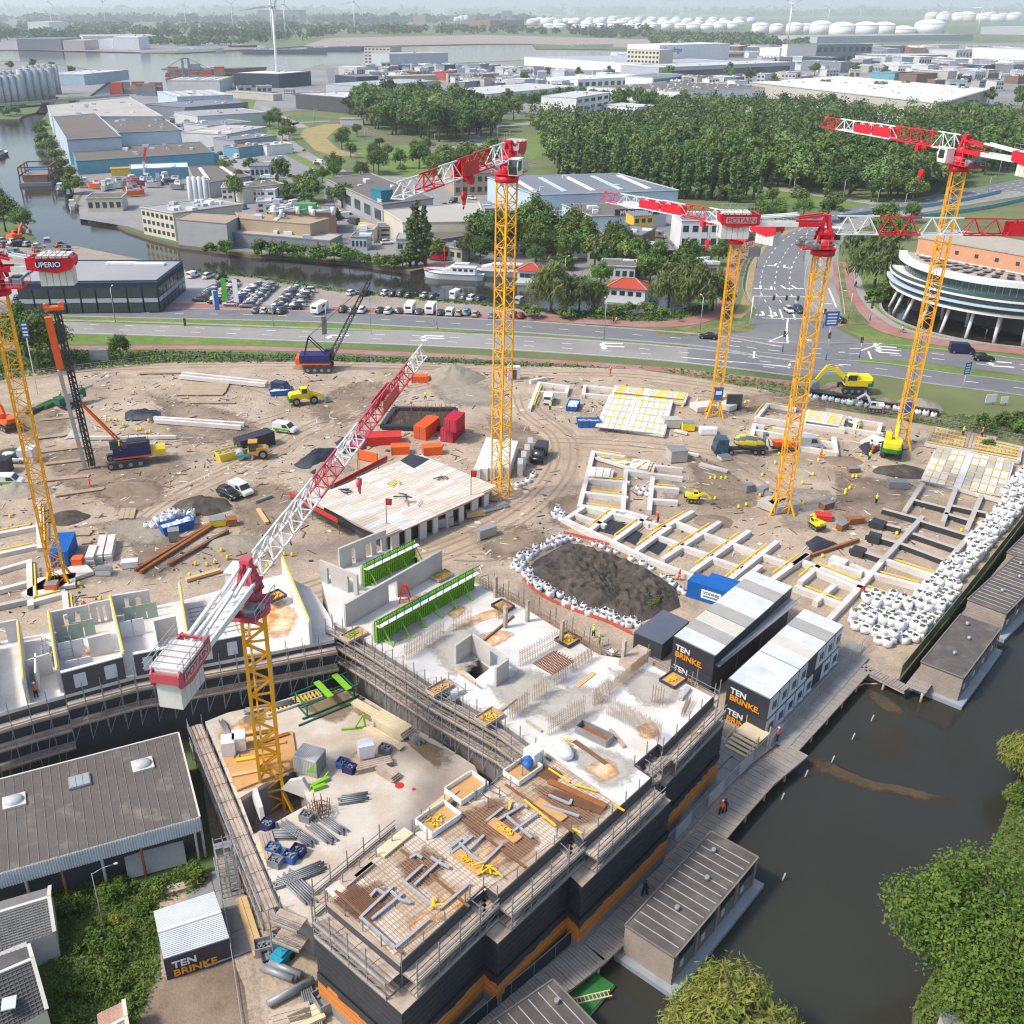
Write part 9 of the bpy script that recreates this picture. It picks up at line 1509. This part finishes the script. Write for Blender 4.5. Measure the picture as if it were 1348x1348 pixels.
for a in(('wide grey blue plant on far bank, left',(24,66),(82,66),120,20,'slate','slate'),('pale silo plant right of grey blue plant',(84,66),(112,66),90,17,'beige','steel'),('white stepped plant on far bank, left block',(131,65),(150,65),60,18,'white','white'),('white stepped plant on far bank, right block',(151,65.5),(184,65.5),70,23,'white','white'),('long pale flat warehouse on far bank',(110,58),(208,57),200,16,'pale','beige'),('pale hangar in left far distance',(38,42),(66,42),200,32,'white','white'),('grey power block in far centre left',(340,30),(395,30),300,70,'slate','steel'),('brown roofed far sheds behind sand flat',(645,38),(690,37.5),200,32,'brick','brick'),('two grey green towers in far centre',(661,30),(674,30),120,66,'slate','steel'),('twin grey silo tower in far centre left',(557,27.5),(567,27.5),120,70,'pale','pale'),('tan roofed plant in far centre left',(544,34),(560,34),120,46,'tan','tan'),('dark long store on right far bank',(735,37),(850,37),160,18,'brick','slate'),('long grey store in front of big white tanks',(1075,57),(1280,53),140,14,'steel','grey'),('grey flat store right of big white tanks',(1290,45),(1360,46),200,22,'steel','steel')):bld(*a[:7],None,0,3 if a[3]>100 else 0,group=None,para=False)
kt=0
def tank(px,py,rad,h,label,group,wallc='wall_white'):
 p=P(px,py);r=T('storage_tank',label,'storage tank',(p[0],p[1],0),0,group);O('shell',MB().cyl((0,0,0),(0,0,h),rad,24),wallc,r);O('dome',MB().lathe([(rad*1.01,h),(rad*.75,h+rad*.14),(rad*.4,h+rad*.24),(.1,h+rad*.28)],(0,0,0),24),'wall_white',r);O('rim',MB().lathe([(rad*1.015,h-1.5),(rad*1.02,h)],(0,0,0),24),'wall_pale',r)
BT=[(1000,46,10),(1021,45.5,8),(1045,46,10),(1060,44,8),(1079,47,12.5),(1107,49.5,15),(1138,49,14.5),(1162,47.5,13),(1188,45.5,14),(1222,45.5,17)]
for i,(px,py,w)in en(BT):sc=1310/P(px,py)[1];tank(px,py,w/sc,[11,10,11,9,13,13,13,12,6,12][i]/sc,'big white domed tank in front row of right tank farm, %s from left'%nth(i),'white storage tanks of right tank farm')
for j,(y,x0,x1,n,w,h,rw)in en(TB('39.5 718 980 15 8.2 7 front row of middle tank farm|34 700 985 17 7 6 middle row of middle tank farm|29.5 710 1000 18 6 5 rear row of middle tank farm|29 1220 1348 7 8.5 8 front row of far right tank farm|25 1225 1348 8 7 6 rear row of far right tank farm|29 600 618 3 4 6 small cluster in far centre',6)):
 for i in rg(n):
  gg=RR(j*100+i);px=x0+(x1-x0)*(i+.3*gg.random())/n;py=y+gg.uniform(-.5,.5);sc=1310/P(px,py)[1];tank(px,py,w/sc*gg.uniform(.75,1.1),h/sc*gg.uniform(.7,1.1),'white storage tank, %s from left in %s'%(nth(i),rw),'white storage tanks in far distance','wall_white' if gg.random()<.7 else 'wall_cream')
def turbine(px,py,hub,label,az=0.3,rot=0,rr=1.0):
 p=P(px,py);h=HT(px,py,hub);r=T('wind_turbine',label,'wind turbine',(p[0],p[1],0),az,'wind turbines along river');O('tower',MB().cyl((0,0,0),(0,0,h),h*.024,14,0,h*.013),'wall_white',r);O('nacelle',MB().box(-h*.03,-h*.05,h-h*.015,h*.03,h*.06,h+h*.025),'wall_pale',r);O('hub',MB().ball((0,-h*.065,h),h*.02,0,8,5),'wall_pale',r)
 bl=MB();L=h*.5*rr;bl.add([(-.01*h,0,0),(.02*h,0,0),(.022*h,.006*h,L*.25),(.006*h,.002*h,L),(0,0,L),(-.008*h,-.004*h,L*.25)],[(0,1,2,5),(2,3,4,5),(5,2,1,0),(5,4,3,2)]);me=bl.mesh('blade',['wall_white'])
 for k in rg(3):o=O('blade',me,None,r,(0,-h*.065,h));o.rotation_euler=(0,rot+k*2*pi/3,0)
for k,(px,py,hub,az,rt)in en([[float(v)for v in q.split()]for q in '69 36 2 .2 .2|140 38 2 .3 1.2|245 36 6 .3 .6|307 39 5 .4 .9|337 26 -3 .3 .4|359 55 -3 .5 1|366 113 8 .5 .4|376 52 5 .5 .2|467 45 2 .3 .3|873 26 5 .3 .7|1036 60 6 -.4 1.1|1089 36 6 -.4 .2|1131 30 13 -.4 .8|1198 24 10 -.4 .6|1286 46 10 -.4 .5|1304 24 4 -.4 1|1340 26 11 -.4 .1'.split('|')]):turbine(px,py,hub,'white wind turbine, %s from left along horizon'%nth(k)if px!=366 else 'nearest and thickest white wind turbine, cut by top edge',az,rt)
for px,py,l,lb,hl in((262,68,95,'white moored ships under far left bank','wall_white'),(320,63,60,'dark moored barge on far bank','wall_navyb'),(375,69,160,'long grey barge in river behind nearest turbine','wall_slate'),(290,95,120,'rust coloured container barge at quay','wall_rust'),(440,66,110,'grey barge on river right of turbines','wall_slate'),(465,65,70,'dark barge below sand flat','wall_navyb'),(1020,60,90,'dark ship behind white silo block','wall_navyb'),(780,62,90,'low pale barge on right reach of river','wall_pale'),(300,96,60,'red brown hopper barge at terminal','wall_brick')):boat(px,py,.03,l,12,lb,hl,'wall_pale' if 'white' in lb else hl,.25,'wall_slate',-1.1,'river_barge','ship',5)
for zone,poly,n in(('of boat yard quarter',XY('300 200 420 215 470 300 300 285 130 235'),26),('of yards behind canal',XY('430 240 560 250 700 255 830 300 780 350 540 345 440 300'),30),('of left port street',XY('205 150 300 125 420 250 385 262 300 215'),18)):
 q=[]
 while len(q)<n:
  x,y=gc.uniform(130,830),gc.uniform(125,350)
  if inp(x,y,poly):q.append((x,y))
 for k,(x,y)in en(sorted(q)):c=gc.choice(['white','white','silver','dark grey','black','red','blue']);v=gc.choice(['hatch','suv','car van','van']);car(x,y,gc.uniform(0,6),v,c,'%s %s, %s from left among vehicles %s'%(c,'van' if 'van' in v else 'car',nth(k),zone),'vehicles of town')
VB=curve(PP(XY('1130 290 1180 283 1230 277 1290 268 1348 255'),1.0));r=T('viaduct_parapet','blue and pale parapet of viaduct right of wood','bridge',(VB[0][0],VB[0][1],0));mb=MB();l=offset(VB,9.6);[mb.bar((a[0],a[1],.8),(b[0],b[1],.8),.3,1.3)for a,b in zip(l,l[1:])];WO('parapet',mb,'wall_blue',r);mb=MB();l=offset(VB,-5.2);[mb.bar((a[0],a[1],.8),(b[0],b[1],.8),.3,1.4)for a,b in zip(l,l[1:])];WO('parapet',mb,'wall_blue',r)
for px,py,rz,c,lb in TB('706 166 .3 wall_yellow yellow lorry on far bend above tall mast|847 213 -.1 wall_yellow yellow and red lorry half hidden in wood|485 310 -.9 wall_yellow yellow and black food lorry in yard by teal tower',4):
 p=P(px,py);r=T('lorry',lb,'lorry',(p[0],p[1],.05),rz);O('box',MB().box(-4,-1.3,.9,3,1.3,3.9),c,r);O('cab',MB().lside(XY('3.1 .6 3.1 3.2 4.6 3.2 5.1 2 5.1 .6'),-1.2,1.2),'wall_red' if '847' in str(px)else c,r);O('windscreen',MB().cb((4.95,0,2.5),(.3,2,.8)),'glass',r);wheels(r,[(x,s)for x in(4,-1.5,-3)for s in(-1.1,1.1)],WB,.5)
car(866,313,-.5,'van','beige','yellow beige van beside orange clad house',None);gb2=RR(4)
for k in rg(22):px,py=gb2.uniform(-5,95),gb2.uniform(318,338);car(px,py,gb2.uniform(0,3),gb2.choice(['hatch','suv','sedan','car van']),gb2.choice(['white','red','silver','dark grey','black']),'car in crowded yard behind showroom','cars behind showroom')
p=P(24,318);digger(22,318,.05,1.2,1.1,'sf_org','sf_org','orange excavator in yard behind showroom',XY('1.2 1.9 3.4 4.8 5.2 3 5.4 2'))
for o in PROTO.values():strip(o)
mt('lf_bd',(.082,.15,.03),.75,.3,.35,col2=(.12,.19,.04),mix=.5,sc2=.25,rnd=.28,hue=.022,spec=.25);mt('leaf_poplar',(.085,.155,.04),.75,.28,.3,col2=(.12,.18,.055),mix=.5,sc2=.3,rnd=.2,hue=.015,spec=.25);mt('leaf_willow',(.14,.19,.06),.75,.25,.4,col2=(.18,.22,.08),mix=.5,sc2=.3,rnd=.12,hue=.015,spec=.25)
mt('leaf_yellow',(.30,.31,.07),.75,.25,.6,col2=(.22,.25,.05),mix=.5,sc2=.5,spec=.25);mt('lf_br',(.10,.18,.025),.75,.35,.8,col2=(.165,.235,.045),mix=.5,sc2=.5,spec=.25);mt('leaf_dark',(.05,.10,.027),.8,.3,.4,rnd=.2,hue=.015,spec=.2);mt('leaf_light',(.125,.205,.045),.75,.3,.35,col2=(.16,.225,.07),mix=.5,sc2=.25,rnd=.2,hue=.02,spec=.25);mt('bark',(.12,.09,.065),.9,.2,2);mt('leaf_gold',(.3,.28,.03),.8,.25,.6)
for m in('lf_bd','leaf_poplar','leaf_willow','leaf_yellow','lf_br','leaf_dark','leaf_gold'):
 b=MT[m].node_tree.nodes['Principled BSDF'];
 if m in('leaf_yellow','lf_br','leaf_willow'):
  n=MT[m].node_tree.nodes;L=MT[m].node_tree.links;tr=n.new('ShaderNodeBsdfTranslucent');mixs=n.new('ShaderNodeMixShader');mixs.inputs[0].default_value=.3;L.new(b.inputs['Base Color'].links[0].from_socket,tr.inputs[0]);out=[x for x in n if x.type=='OUTPUT_MATERIAL'][0];L.new(b.outputs[0],mixs.inputs[1]);L.new(tr.outputs[0],mixs.inputs[2]);L.new(mixs.outputs[0],out.inputs[0])
def leaves(rs,C,rad,n,size,droop=0,flat=.75,out=None):
 K=len(C);d=rs.normal(size=(K*n,3));d/=np.linalg.norm(d,axis=1)[:,None];rr=rs.uniform(.45,1.05,(K*n,1))
 R=np.repeat(rad,n)[:,None];pos=np.repeat(C,n,axis=0)+d*rr*R*np.array([1,1,flat])
 if droop:pos[:,2]-=droop*rs.uniform(0,1,K*n)*R[:,0]
 nr=d*.9+rs.normal(size=(K*n,3))*.55+np.array([0,0,.35]);nr/=np.linalg.norm(nr,axis=1)[:,None]
 up=rs.normal(size=(K*n,3));
 if droop:up=np.array([0,0,1])+.35*up
 t=np.cross(nr,up);t/=np.linalg.norm(t,axis=1)[:,None]+1e-9;b=np.cross(nr,t);s=size*rs.uniform(.6,1.35,(K*n,1));a=.62 if not droop else.4
 el=1.0 if not droop else 1.9
 q=np.stack([pos-t*s*a*.25-b*s*el*.5,pos+t*s*a*.5,pos+t*s*a*.1+b*s*el*.55,pos-t*s*a*.5],axis=1)
 return q.reshape(-1,3)
def qmesh(name,V,mat):
 n=len(V)//4;me=bpy.data.meshes.new(name);me.vertices.add(4*n);me.vertices.foreach_set('co',V.astype(np.float32).ravel());me.loops.add(4*n);me.loops.foreach_set('vertex_index',np.arange(4*n,dtype=np.int32));me.polygons.add(n);me.polygons.foreach_set('loop_start',np.arange(0,4*n,4,dtype=np.int32));me.materials.append(MT[mat]);me.update(calc_edges=True);return me
def cpts(rs,kind,H,R,K):
 C=[];rad=[]
 for i in rg(K):
  if kind=='poplar':t=rs.uniform(0.02,1);z=H*(.08+.9*t);w=R*min(1,.55+1.2*t if t<.4 else 1)*(1-max(0,t-.55)*1.75);a=rs.uniform(0,6.28);q=w*rs.uniform(.2,.75);C.append((q*cos(a),q*sin(a),z));rad.append(R*.42*(1.05-.5*t))
  elif kind=='cone':t=rs.uniform(0,1)**1.3;z=H*(.08+.88*t);w=R*(1-t)*.85;a=rs.uniform(0,6.28);C.append((w*cos(a)*rs.uniform(.4,1),w*sin(a)*rs.uniform(.4,1),z));rad.append(R*.34*(1.1-.8*t))
  else:
   d=rs.normal(size=3);d/=np.linalg.norm(d);lo=.1 if kind!='bush' else.0
   if d[2]<-.35:d[2]*=-.6
   q=rs.uniform(.5,.8);cz=H*.52 if kind!='bush' else H*.42;rz=H*.46 if kind!='bush' else H*.5
   e=1+.22*sin(3*atan2(d[1],d[0])+K)*.8;C.append((d[0]*R*q*e,d[1]*R*q*e,max(H*lo,cz+d[2]*rz*q)));rad.append(R*rs.uniform(.24,.38))
 return np.array(C),np.array(rad)
def crown(seed,kind,H,R,K,n,size,mat,droop=0):
 rs=np.random.RandomState(seed);C,rad=cpts(rs,kind,H,R,K);V=leaves(rs,C,rad,n,size,droop,.8)
 I=leaves(rs,C*np.array([.75,.75,.93]),rad*.8,max(6,n//5),size*2.0,0,.8)
 return qmesh('crown',np.concatenate([V,I]),mat)
def trunk(seed,H,R,limbs=5,th=.03):
 g=RR(seed);mb=MB();r0=H*th;mb.cyl((0,0,-.1),(g.uniform(-.02,.02)*H,0,H*.3),r0,8,0,r0*.7);mb.cyl((0,0,H*.3),(0,0,H*.62),r0*.7,7,0,r0*.2)
 for i in rg(limbs):a=i*2.4;z=H*(.25+.09*i);mb.cyl((0,0,z),(R*.42*cos(a),R*.42*sin(a),z+H*.16),r0*.4,5,0,r0*.12)
 return mb.mesh('trunk',['bark'])
TK={}
def tkind(key,kind,H,R,K,n,size,mat,droop=0,nv=4,limbs=5):
 TK[key]=[(crown(100*len(TK)+s,kind,H,R,K,n,size,mat,droop),trunk(s+7,H,R,limbs))for s in rg(nv)]
def tree(key,px,py,s,label,cat='tree',name='leafy_tree',group=None,i=None,w=None,z=0,sz=None,rot=None):
 v=TK[key];i=random.randrange(len(v))if i is None else i%len(v);p=w or P(px,py);r=T(name,label,cat,(p[0],p[1],z),RU(0,6.28)if rot is None else rot,group);r.scale=(s,s,s*(sz or RU(.9,1.12)));O('crown',v[i][0],None,r);O('trunk',v[i][1],None,r);return r
tkind('round','round',16,6.5,30,34,1.15,'lf_bd',0,6);tkind('dark','round',16,6.5,30,34,1.1,'leaf_dark',0,3);tkind('light','round',15,7,26,40,1.2,'leaf_light',0,4);tkind('poplar','poplar',20,3.2,34,26,.95,'leaf_poplar',0,5,2);tkind('willow','round',13,7.5,44,60,.8,'leaf_willow',.9,3);tkind('mid','round',14,6.5,46,70,.62,'lf_bd',0,4);tkind('cone','cone',11,4.2,46,50,.55,'lf_br',0,1);tkind('bush','bush',4,3,18,40,.5,'lf_bd',0,4,2);tkind('lowbush','bush',2.2,2,14,50,.3,'lf_br',0,4,2);tkind('tiny','round',10,4.5,14,22,1.3,'lf_bd',0,4,2);tkind('gold','bush',3,2.4,14,40,.35,'leaf_gold',0,1,2)
def scatter(poly,d,seed=1):
 q=[(p[0],p[1])for p in PP(poly)];g=RR(seed);out=[];xs=[p[0]for p in q];ys=[p[1]for p in q];y=min(ys);r=0
 while y<max(ys):
  x=min(xs)+(r%2)*d/2
  while x<max(xs):
   a,b=x+g.uniform(-.33,.33)*d,y+g.uniform(-.33,.33)*d
   if inp(a,b,q):out.append((a,b))
   x+=d
  y+=d*.87;r+=1
 return out
WOOD=XY('735 232 705 180 700 163 760 172 838 168 870 152 960 146 1060 152 1180 163 1260 160 1348 165 1420 180 1420 215 1348 225 1290 232 1230 262 1170 270 1090 262 1000 246 965 244 960 255 900 240 800 236')
pts=scatter(WOOD,9.5,3);pts.sort(key=lambda p:p[1]);
def mass(name,pts,kinds,mat,seed=1,n=70,hs=(.8,1.15),H=15,R=6.5,size=1.7,K=7):
 rs=np.random.RandomState(seed);Vs=[]
 for x,y in pts:
  s=rs.uniform(*hs);C,rad=cpts(rs,kinds,H*s,R*s,K);Vs.append(leaves(rs,C+np.array([x,y,0]),rad*1.25,n//K,size))
 me=qmesh(name,np.concatenate(Vs),mat);o=NO(name,me);LK(o);o['kind']='stuff';return o
random.seed(31)
for i,(x,y)in en(pts[:235]):
 d=(nz(x,y,.02,5)>.1);near='front edge' if i<70 else 'middle' if i<150 else 'inner part'
 tree(('dark','round','light','round','light','round','poplar')[(i*5+int(x/23))%7],0,0,RU(.7,1.3),'broadleaf tree in %s of wood behind cranes'%near,group='trees of wood, %s'%near,w=(x,y))
q=pts[235:];mass('wood',q[::3],'round','lf_bd',5,110,(.7,1.25),K=10);mass('wood',q[1::3],'round','leaf_light',6,110,(.7,1.25),K=10);mass('wood',q[2::3],'round','leaf_dark',7,110,(.7,1.3),K=10)
PL=XY('742 252 760 254 800 256 850 258 900 262 950 265 972 268');lp=curve(PP(PL),5)
for rr,(o,st)in en(((0,4.4),(6,5.2),(12.5,6.0))):
 for i,(x,y,a)in en(along(offset(lp,o),st,1.5*rr)):tree('poplar',0,0,RU(.86,1.08),'slim poplar in %s row behind striped roof hall, %s from left'%(('front','second','third')[rr],nth(i)),'tree','poplar_tree','poplar rows behind halls',w=(x+RU(-.6,.6),y+RU(-.6,.6)))
for i,(px,py)in en(((998,272),(982,258),(1012,262))):tree('poplar',px,py,.55,'small slim tree by path below wood, %s from left'%nth(i),'tree','poplar_tree','small slim trees by path')
CL=XY('458 152 470 166 505 176 560 187 610 190 655 182 652 166 620 152 560 142 480 140')
for i,(x,y)in en(scatter(CL,13,8)):tree(('dark','round','round','light')[i%4],0,0,RU(1.05,1.5),'large tree in dense clump beyond railway','tree','leafy_tree','dense clump beyond railway',w=(x,y))
for i,(px,py)in en(XY('655 150 668 148 682 150 700 147 716 146 640 158 630 162 660 160 676 158 735 140 750 142 765 140 780 141 795 143 812 143 826 142 840 145 856 148 870 150 885 152 720 150 770 150 790 152 815 153 900 143 848 155')):tree('round',px,py,RU(.9,1.25),'tree in screen behind far bend, %s from left'%nth(sorted([655,668,682,700,716,640,630,660,676,735,750,765,780,795,812,826,840,856,870,885,720,770,790,815,900,848]).index(px)),'tree','leafy_tree','tree screen behind far bend')
for ky,q in dict(poplar='548 350 1.0|560 350 .95|540 351 .8|800 330 .5|366 255 .5',mid='617 345 .75|632 348 .7|655 338 1.05|690 335 1.2|705 322 1.15|755 335 1.05|705 352 .55|782 408 .62|790 380 .6|855 372 .7|826 346 .35|836 350 .35|920 355 .6|945 350 .55|1000 300 .8|1020 295 .7|1165 345 1.1|1185 385 .5|52 486 .95|35 470 .85|70 478 .75|160 474 .42|8 305 1.0|30 308 .75|-8 290 1.1|395 250 .5|410 248 .6|425 240 .55|440 238 .6|570 238 .5',dark='725 330 .9|500 196 .5',cone='742 355 1.0',willow='725 412 1.05|762 412 .75|905 412 1.12|880 405 .8|938 408 .85|1150 382 1.15|1138 350 1.1',round='462 208 .6|545 205 .6|510 210 .6|527 222 .6|552 222 .8|470 180 .6|455 186 .6').items():
 tl=sorted([float(v)for v in e.split()]for e in q.split('|'))
 for k,(px,py,s)in en(tl):tree(ky,px,py,s,{'willow':'pale drooping willow','poplar':'slim upright tree','cone':'bright cone shaped conifer','mid':'rounded green tree','dark':'dark round tree','round':'small park tree'}[ky]+(' in town and along canals, %s from left of its kind'%nth(k)if len(tl)>1 else ' right of tallest mast'),'tree',{'willow':'willow_tree','poplar':'poplar_tree','cone':'conifer_tree'}.get(ky,'leafy_tree'),'town and canal trees')
def ntree(foot,H,R,K,n,size,mat,label,droop=0,name='leafy_tree',seed=1,kind='round',sx=1):
 r=T(name,label,'tree',(foot[0],foot[1],0));O('crown',crown(seed,kind,H,R,K,n,size,mat,droop),None,r);O('trunk',trunk(seed,H,R,8),None,r);return r
f=P(1300,1218,6.5);ntree(f,12,7.0,150,260,.29,'lf_br','large leafy tree overhanging canal, lower right',0,'leafy_tree',41);f=P(1362,1265,7);ntree(f,12,6.5,110,240,.29,'lf_br','leafy tree behind large one, cut by right edge',0,'leafy_tree',43);f=P(1310,1310,5);ntree(f,9,4.2,70,220,.28,'lf_br','lower leafy tree at foot of large one, bottom right',0,'leafy_tree',47)
f=P(962,1345,5.5);ntree(f,9.5,5.0,110,230,.30,'leaf_yellow','pale yellow green willow at bottom edge beside houseboat',1.0,'willow_tree',44);f=P(1352,1000,2.5);ntree(f,5.5,2.8,40,160,.3,'leaf_yellow','pale willow bush at right edge above big tree',.8,'willow_tree',45);f=P(1340,1045,1);ntree(f,2.2,1.6,20,120,.25,'lf_br','low bush on right bank above big tree',0,'bush',46,'bush')
def bushes(key,pts,label,group,s=(.7,1.2),name='bush'):
 for i,(px,py)in en(pts):tree(key,px,py,RU(*s),label+(', %s from left'%nth(i)if len(pts)>1 else ''),'bush',name,group)
bushes('bush',XY('278 333 298 334 345 338 355 336 372 340 395 342 420 345 440 344 460 346 480 348 500 352 515 354 530 352'),'bush on far canal bank below industrial blocks','bushes on far canal bank',(.9,1.7))
bushes('bush',XY('56 170 54 180 60 190 66 200 74 212 80 225 86 236 93 246 97 255'),'bush on river bank beside huge warehouse','bushes beside warehouse wall',(1.5,2.4));bushes('bush',XY('5 152 14 153 22 151'),'bush at quay below pale bridge','bushes at quay',(1.5,2.2));bushes('bush',XY('700 418 745 420 790 416 810 416 830 414 850 414 870 416'),'low bush on near bank below willows','bushes on near bank',(.7,1.1));bushes('bush',XY('360 262 372 258 384 262 395 258 318 262 330 258 345 254 355 250'),'bush hedge round cream walled shed','bushes round cream shed',(1.2,1.9));bushes('bush',XY('880 330 900 345 880 352 862 342 905 335 850 368 870 362 815 352 800 350 930 345 960 320 975 312'),'garden bush among houses behind canal','garden bushes',(.6,1.3));bushes('gold',XY('880 360 612 338 455 248 392 240'),'yellow green bush among houses','golden bushes',(.8,1.4));bushes('bush',XY('1290 565 1320 560 1340 570 1345 556 1300 590'),'bush in rough grass at right edge below road','bushes at site corner',(.5,.9));bushes('bush',XY('1180 392 1165 395 1195 378 1150 398'),'dark shrub on lawn beside pond','shrubs beside pond',(.8,1.1))
for i,(px,py)in en(XY('985 128 1015 125 1085 126 1115 118 1155 130 1190 128 1210 124 1240 128 1265 136 1300 140 1340 132 1072 100 1125 98 1165 104 720 104 760 106 800 106 690 112 930 100 960 108 985 110 880 108 1030 148 1090 150 1255 142 1345 145 15 94 45 96 70 98 95 102 115 103 62 97 -12 96 300 111 325 109 950 86')):tree('tiny',px,py,RU(1.1,1.9),'distant tree among sheds and port buildings','tree','distant_tree','distant trees among sheds')
gt=RR(12)
for zone,poly,n,a,b in(('on meadow by railway',XY('440 195 560 200 660 220 640 240 500 232'),26,.5,1),('among boat yard quarter',XY('300 215 420 240 480 300 420 300 270 262'),16,.4,.8),('on bank behind moored boats',XY('540 345 640 338 800 365 860 360 800 330 640 320'),22,.5,.9),('in gardens by white house',XY('790 340 940 335 960 360 870 372 790 368'),16,.35,.7),('on embankment of far bend',XY('330 135 365 160 420 210 480 240 440 240 370 190'),16,.4,.9),('before the wood',XY('960 262 1100 272 1130 300 1060 292 985 275'),10,.4,.7),('beside bridge embankment',XY('1120 300 1200 290 1200 310 1130 340'),8,.5,.8)):
 q=[]
 while len(q)<n:
  x,y=gt.uniform(270,1200),gt.uniform(130,375)
  if inp(x,y,poly):q.append((x,y))
 for k,(x,y)in en(sorted(q)):tree(gt.choice(['round','light','mid','bush','bush']),x,y,gt.uniform(a,b),'tree or tall bush, %s from left %s'%(nth(k),zone),'tree','town_tree','trees and bushes of town')
def belt(name,poly,n,seed,H=15,R=16,size=6,mat='leaf_dark',K=5,q=60):
 rs=RR(seed);qd=PP(poly);pts=[]
 while len(pts)<n:
  px=rs.uniform(min(p[0]for p in poly),max(p[0]for p in poly));py=rs.uniform(min(p[1]for p in poly),max(p[1]for p in poly))
  if inp(px,py,poly):p=P(px,py);pts.append((p[0],p[1]))
 return mass(name,pts,'round',mat,seed,q,(.7,1.3),H,R,size,K)
belt('far_wood',XY('-60 55 50 56 140 49 230 52 330 56 420 54 430 50 330 44 200 42 -60 44'),150,1,20,26,9);belt('far_wood',XY('-60 36 340 38 600 42 860 46 860 49 640 45 430 48 340 42 -60 40'),150,2,24,34,12);belt('far_wood',XY('-100 30 500 32 720 30 720 26 300 24 -100 24'),190,3,30,70,26);belt('far_wood',XY('-200 21 1500 20 1500 17.6 -200 18'),260,4,45,260,90);belt('far_wood',XY('860 52 1060 58 1060 62 860 60'),60,5,15,18,7,'lf_bd');belt('far_wood',XY('760 46 1000 52 1000 55 760 49'),60,6,16,20,8);belt('far_wood',XY('985 22 1400 22 1400 19.5 985 20'),120,7,35,130,45);belt('far_wood',XY('180 60 320 62 330 59 200 57'),40,8,16,18,7,'lf_bd')
def growth(name,poly,n,h,mat,seed=1,size=.35,z=0):
 q=[(p[0],p[1])for p in PP(poly)];rs=RR(seed);P_=[];xs=[p[0]for p in q];ys=[p[1]for p in q]
 while len(P_)<n:
  x,y=rs.uniform(min(xs),max(xs)),rs.uniform(min(ys),max(ys))
  if inp(x,y,q):P_.append((x,y,z+h*rs.uniform(.1,.5)*(1+.8*nz(x,y,.25,3))))
 r=np.random.RandomState(seed);me=qmesh(name,leaves(r,np.array(P_),np.full(n,h),5,size),mat);o=NO(name,me);LK(o);o['kind']='stuff';return o
growth('weeds',XY('-100 470 0 464 150 463 300 466 480 471 620 475 760 482 840 487 700 483 560 479 400 477 220 479 100 489 0 502 -100 522'),2600,.7,'lf_bd',1,.6);growth('weeds',XY('840 484 930 490 1010 502 1180 531 1260 547 1380 560 1400 596 1290 572 1180 550 1000 517 930 498'),900,.5,'leaf_willow',2,.5);growth('weeds',XY('75 1165 140 1150 200 1175 225 1150 262 1165 212 1190 205 1290 180 1348 100 1400 70 1348 60 1250'),2600,.55,'lf_br',3,.26);growth('weeds',XY('700 408 860 416 930 404 940 412 860 424 760 420'),700,.9,'lf_bd',4,.6)
growth('reeds',XY('240 354 330 362 430 379 560 393 700 405 735 412 560 396 430 383 330 366'),700,.6,'lf_bd',5,.5);growth('reeds',XY('1200 1348 1210 1318 1254 1240 1289 1150 1324 1076 1346 1012 1360 980 1360 1348'),1500,.6,'lf_br',6,.3);growth('weeds',XY('845 784 868 776 885 785 870 800 848 808'),160,.5,'lf_br',7,.3,.8);growth('weeds',XY('965 332 985 300 1030 285 1050 290 1000 320 975 370'),300,.8,'lf_bd',8,.6)
bushes('lowbush',XY('118 1235 128 1225 110 1248 135 1248 150 1180 165 1172 95 1195 140 1290 158 1300 125 1305 150 1268 175 1325 105 1300 190 1200 200 1180 255 1160 160 1245 92 1345'),'leafy shrub in overgrown garden left of branded shed','garden shrubs',(.35,.9));bushes('gold',XY('150 1215 112 1285 165 1230'),'yellow flowering weed in overgrown garden','flowering weeds',(.2,.35),'flowering_weed')
lamp(142,1245,1150,'thin street lamp in overgrown garden',1,.4,r=.05)
hz=bpy.data.materials.new('haze_air');hz.use_nodes=True;n=hz.node_tree.nodes;n.remove(n['Principled BSDF']);v=n.new('ShaderNodeVolumePrincipled');v.inputs['Color'].default_value=(.90,.95,1,1);v.inputs['Density'].default_value=.95e-4;v.inputs['Anisotropy'].default_value=.2;hz.node_tree.links.new(v.outputs[0],[x for x in n if x.type=='OUTPUT_MATERIAL'][0].inputs['Volume'])
O('haze',MB().box(-31000,-500,-3.3,31000,27000,300),hz,kind='stuff')
